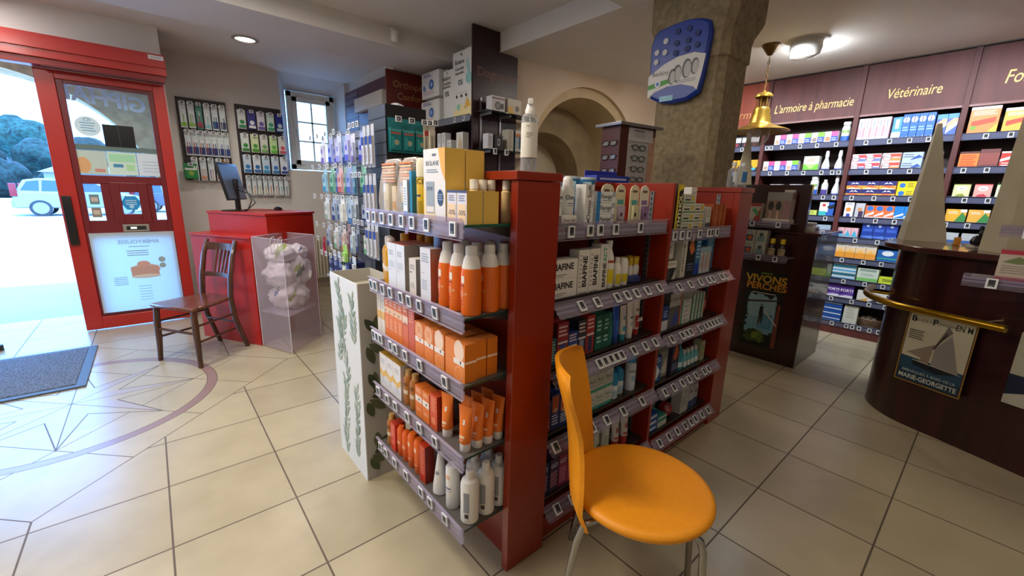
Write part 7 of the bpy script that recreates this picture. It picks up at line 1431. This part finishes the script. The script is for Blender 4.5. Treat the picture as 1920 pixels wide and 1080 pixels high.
SPB = lat('trigger_bottle', [(.028,0),(.034,.004),(.036,.06),(.026,.10),(.014,.14)], '#dfe2ea', [('trigger', [(.013,.14),(.018,.165),(.016,.195),(.012,.215),(.001,.216)], '#e6e6ea')], [('p',-60,60,.01,.03,'#4a5ab8')]); ph(SPB, Z[1], [-1.44], 'white trigger spray bottle, left of two on the second shelf', 'bottle'); ph(SPB, Z[1], [-1.555], 'white trigger spray bottle, right of two on the second shelf', 'bottle')
ph(lat('lotion_bottle', [(.028,0),(.03,.004),(.03,.12),(.018,.15)], '#d8d8dc', [('cap', [(.014,.15),(.016,.175),(.001,.176)], '#e0e0e4')], [('p',-60,60,.02,.07,'#4a3f8c')]), Z[2], [-1.47], 'white bottle with violet label on the third shelf behind the counter', 'bottle'); ph(SPB, Z[2], [-1.57], 'white trigger bottle at the right end of the third shelf behind the counter', 'bottle'); ph(PB_, Z[2], [-1.37], 'white and blue bottle half hidden behind the counter riser on the third shelf', 'bottle'); ph(VP('#c8ccd2','#8c8c90'), Z[2], [-1.0,-1.2], 'grey white carton behind the counter riser on the third shelf')
ph(carton(.13,.08,.16,'#2c5fb8',[('b',0,.35,.6,1,'#dfe0da'),('b',0,.0,.5,.4,'#3fb8b8'),('c',.3,.8,.12,'#c83a3a'),('v',((.5,.7),(1,.9),(1,.6),(.7,.55)),'#1a1c24')]), Z[3], [-1.53], 'carton with teal, white and blue picture at the right of the fourth shelf behind the counter'); ph(carton(.09,.08,.07,'#c8d86c',[('l',.2,.3,.8,.8,2,'#8a9c3c')]), Z[3], [-1.40], 'low lime coloured box on the fourth shelf behind the counter')
ph(carton(.12,.08,.14,'#b8bcc4',[('l',.2,.3,.8,.8,3,'#7a8090')]), Z[3], [-.95,-1.08,-1.21], 'grey carton hidden low behind the counter riser, fourth shelf')
# bay half hidden by the pillar
ph(carton(.09,.08,.14,'#2a2a30',[('b',0,.5,1,.9,'#c8ccd2'),('c',.5,.3,.2,'#a83a4a')]), Z[0], [-.70,-.50,-.60], 'black and white carton on the top shelf behind the brass lamp')
YC = carton(.11,.08,.15,'#e0a820',[('v',((0,.2),(.3,.6),(.6,.3),(1,.5),(1,0),(0,0)),'#1c1c22'),('c',.5,.3,.3,'#3fb0d0',.14)]); ph(YC, Z[1], [-.72], 'yellow and black carton with blue oval, right one on the second shelf behind the pendant lamp'); ph(carton(.11,.08,.15,'#e0a820',[('v',((0,.2),(.3,.6),(.6,.3),(1,.5),(1,0),(0,0)),'#1c1c22'),('c',.5,.25,.25,'#c8563a')]), Z[1], [-.58,-.46], 'yellow and black carton with red oval on the second shelf behind the pendant lamp')
# bay Form
OR1 = carton(.175,.08,.235,'#e8823c',[('b',.0,.9,1,1,'#e6e0da'),('v',((.1,.5),(.9,.62),(.9,.45),(.1,.3)),'#c8401c'),('v',((.6,0),(1,0),(1,.4)),'#f0c83a'),('l',.1,.68,.9,.85,3,'#f4d8b8'),('b',.1,.2,.28,.34,'#6c9c2c')])
ph(OR1, Z[0], [-2.53], 'large orange carton, first from the divider on the top shelf of the Form bay'); OR2 = carton(.17,.08,.205,'#f0a83c',[('b',.0,.88,1,1,'#e6e0da'),('v',((.1,.5),(.9,.66),(.9,.5),(.1,.3)),'#c8401c'),('v',((.3,0),(1,0),(1,.3)),'#e86c2c'),('l',.1,.68,.9,.82,3,'#fae6c4')])
ph(OR2, Z[0], [-2.73], 'yellow orange carton, second from the divider on the top shelf of the Form bay'); ph(carton(.17,.08,.21,'#e08a3a',[('v',((.1,.5),(.9,.66),(.9,.5),(.1,.3)),'#b8381c'),('c',.5,.3,.2,'#c85a2c')]), Z[0], [-2.92,-3.10], 'orange carton cut by the right edge on the top shelf of the Form bay')
ph(carton(.12,.08,.15,'#e8823c',[('l',.1,.1,.9,.8,6,'#c8401c'),('b',0,.88,1,1,'#5a2c28')]), Z[1], [-2.50], 'orange carton in a clear case on the second shelf of the Form bay')
ph(carton(.115,.08,.165,'#6a3a3a',[('b',0,.2,1,.8,'#8c4a44')]), Z[1], [-2.62], 'dark empty display case beside the orange carton on the second shelf')
ys, w_ = span(-2.685,-3.0,3); ph(carton(w_,.08,.14,'#c83a34',[('v',((0,.55),(1,.85),(1,.65),(0,.4)),'#f0dcd8'),('l',.1,.1,.9,.35,2,'#f0c8c0'),('b',0,.9,1,1,'#dcc8c0')]), Z[1], ys, 'red carton with white sweep in the row on the second shelf of the Form bay')
for y, c1, c2, l in ((-2.505,'#d8d8a8','#8c9c3a','pale yellow tea'),(-2.635,'#e0a8a0','#c8404a','pink tea'),(-2.765,'#d8dcc0','#4c8c3a','white and green tea')): ph(carton(.105,.07,.13,c1,[('c',.5,.7,.3,'#efeadf',.2),('b',.36,.66,.64,.70,c2),('v',((0,0),(1,0),(.6,.35),(.3,.3)),c2),('b',0,.94,1,1,c2)]), Z[2], [y], l+' carton with round label on the third shelf of the Form bay')
ph(carton(.12,.08,.20,'#c82c2c',[('c',.6,.4,.2,'#f0e0dc'),('b',.0,.8,1,.95,'#8c1c1c')]), Z[2], [-2.90,-3.03], 'bright red carton at the right of the third shelf of the Form bay')
for y, c1, c2, l in ((-2.51,'#e8b03c','#3f8c4c','left orange and green'),(-2.65,'#e8b04c','#3f8c4c','right orange and green'),(-2.79,'#3a6c6c','#dfe4e0','dark teal and white'),(-2.92,'#d8483a','#e8dcd8','red and white')): ph(carton(.13,.07,.13,c1,[('v',((.4,0),(1,0),(1,.5),(.8,.8)),c2),('b',.7,.8,1,1,'#e6e0d8'),('l',.1,.65,.6,.85,2,'#f4e8d0')]), Z[3], [y], l+' carton on the fourth shelf of the Form bay')
for k, (z_) in enumerate(Z[4:8]): ph(carton(.12,.08,.13,('#b8bcc0','#8fa8c0','#c0b090','#a8b0a0')[k],[('b',0,.2,1,.5,('#3a5c9c','#c8703a','#3f8c7c','#8c3a4a')[k])]), z_, [-2.50,-2.64,-2.78], ('white and blue','blue and orange','sand and green','grey and crimson')[k]+' carton low in the Form bay, behind the curved counter')
ys, w_ = span(-.9,-1.6,6)
for k, z_ in enumerate(Z[4:]): ph(carton(w_,.08,.13,('#9cb0c4','#c4b49c','#a8bca8','#b4a8bc','#8ca0b8')[k],[('b',0,.2,1,.5,('#2c5c9c','#c0602c','#2f7c5c','#5c3a8c','#223c6c')[k])]), z_, ys[:6], ('blue banded','orange banded','green banded','violet banded','navy banded')[k]+" carton low in the L'armoire bay behind the straight counter")
# dark strip between the shelving top and the ceiling
struct('trim_dark_strip', MB().box(6.08, -5.5, 2.742, 6.5, 3.0, 2.7505, mat('#4a4644', .8)), smooth=False)
struct('wall_shelving_side', MB().box(6.10, -5.5, 0, 6.44, -3.24, 2.742, PWM), smooth=False)
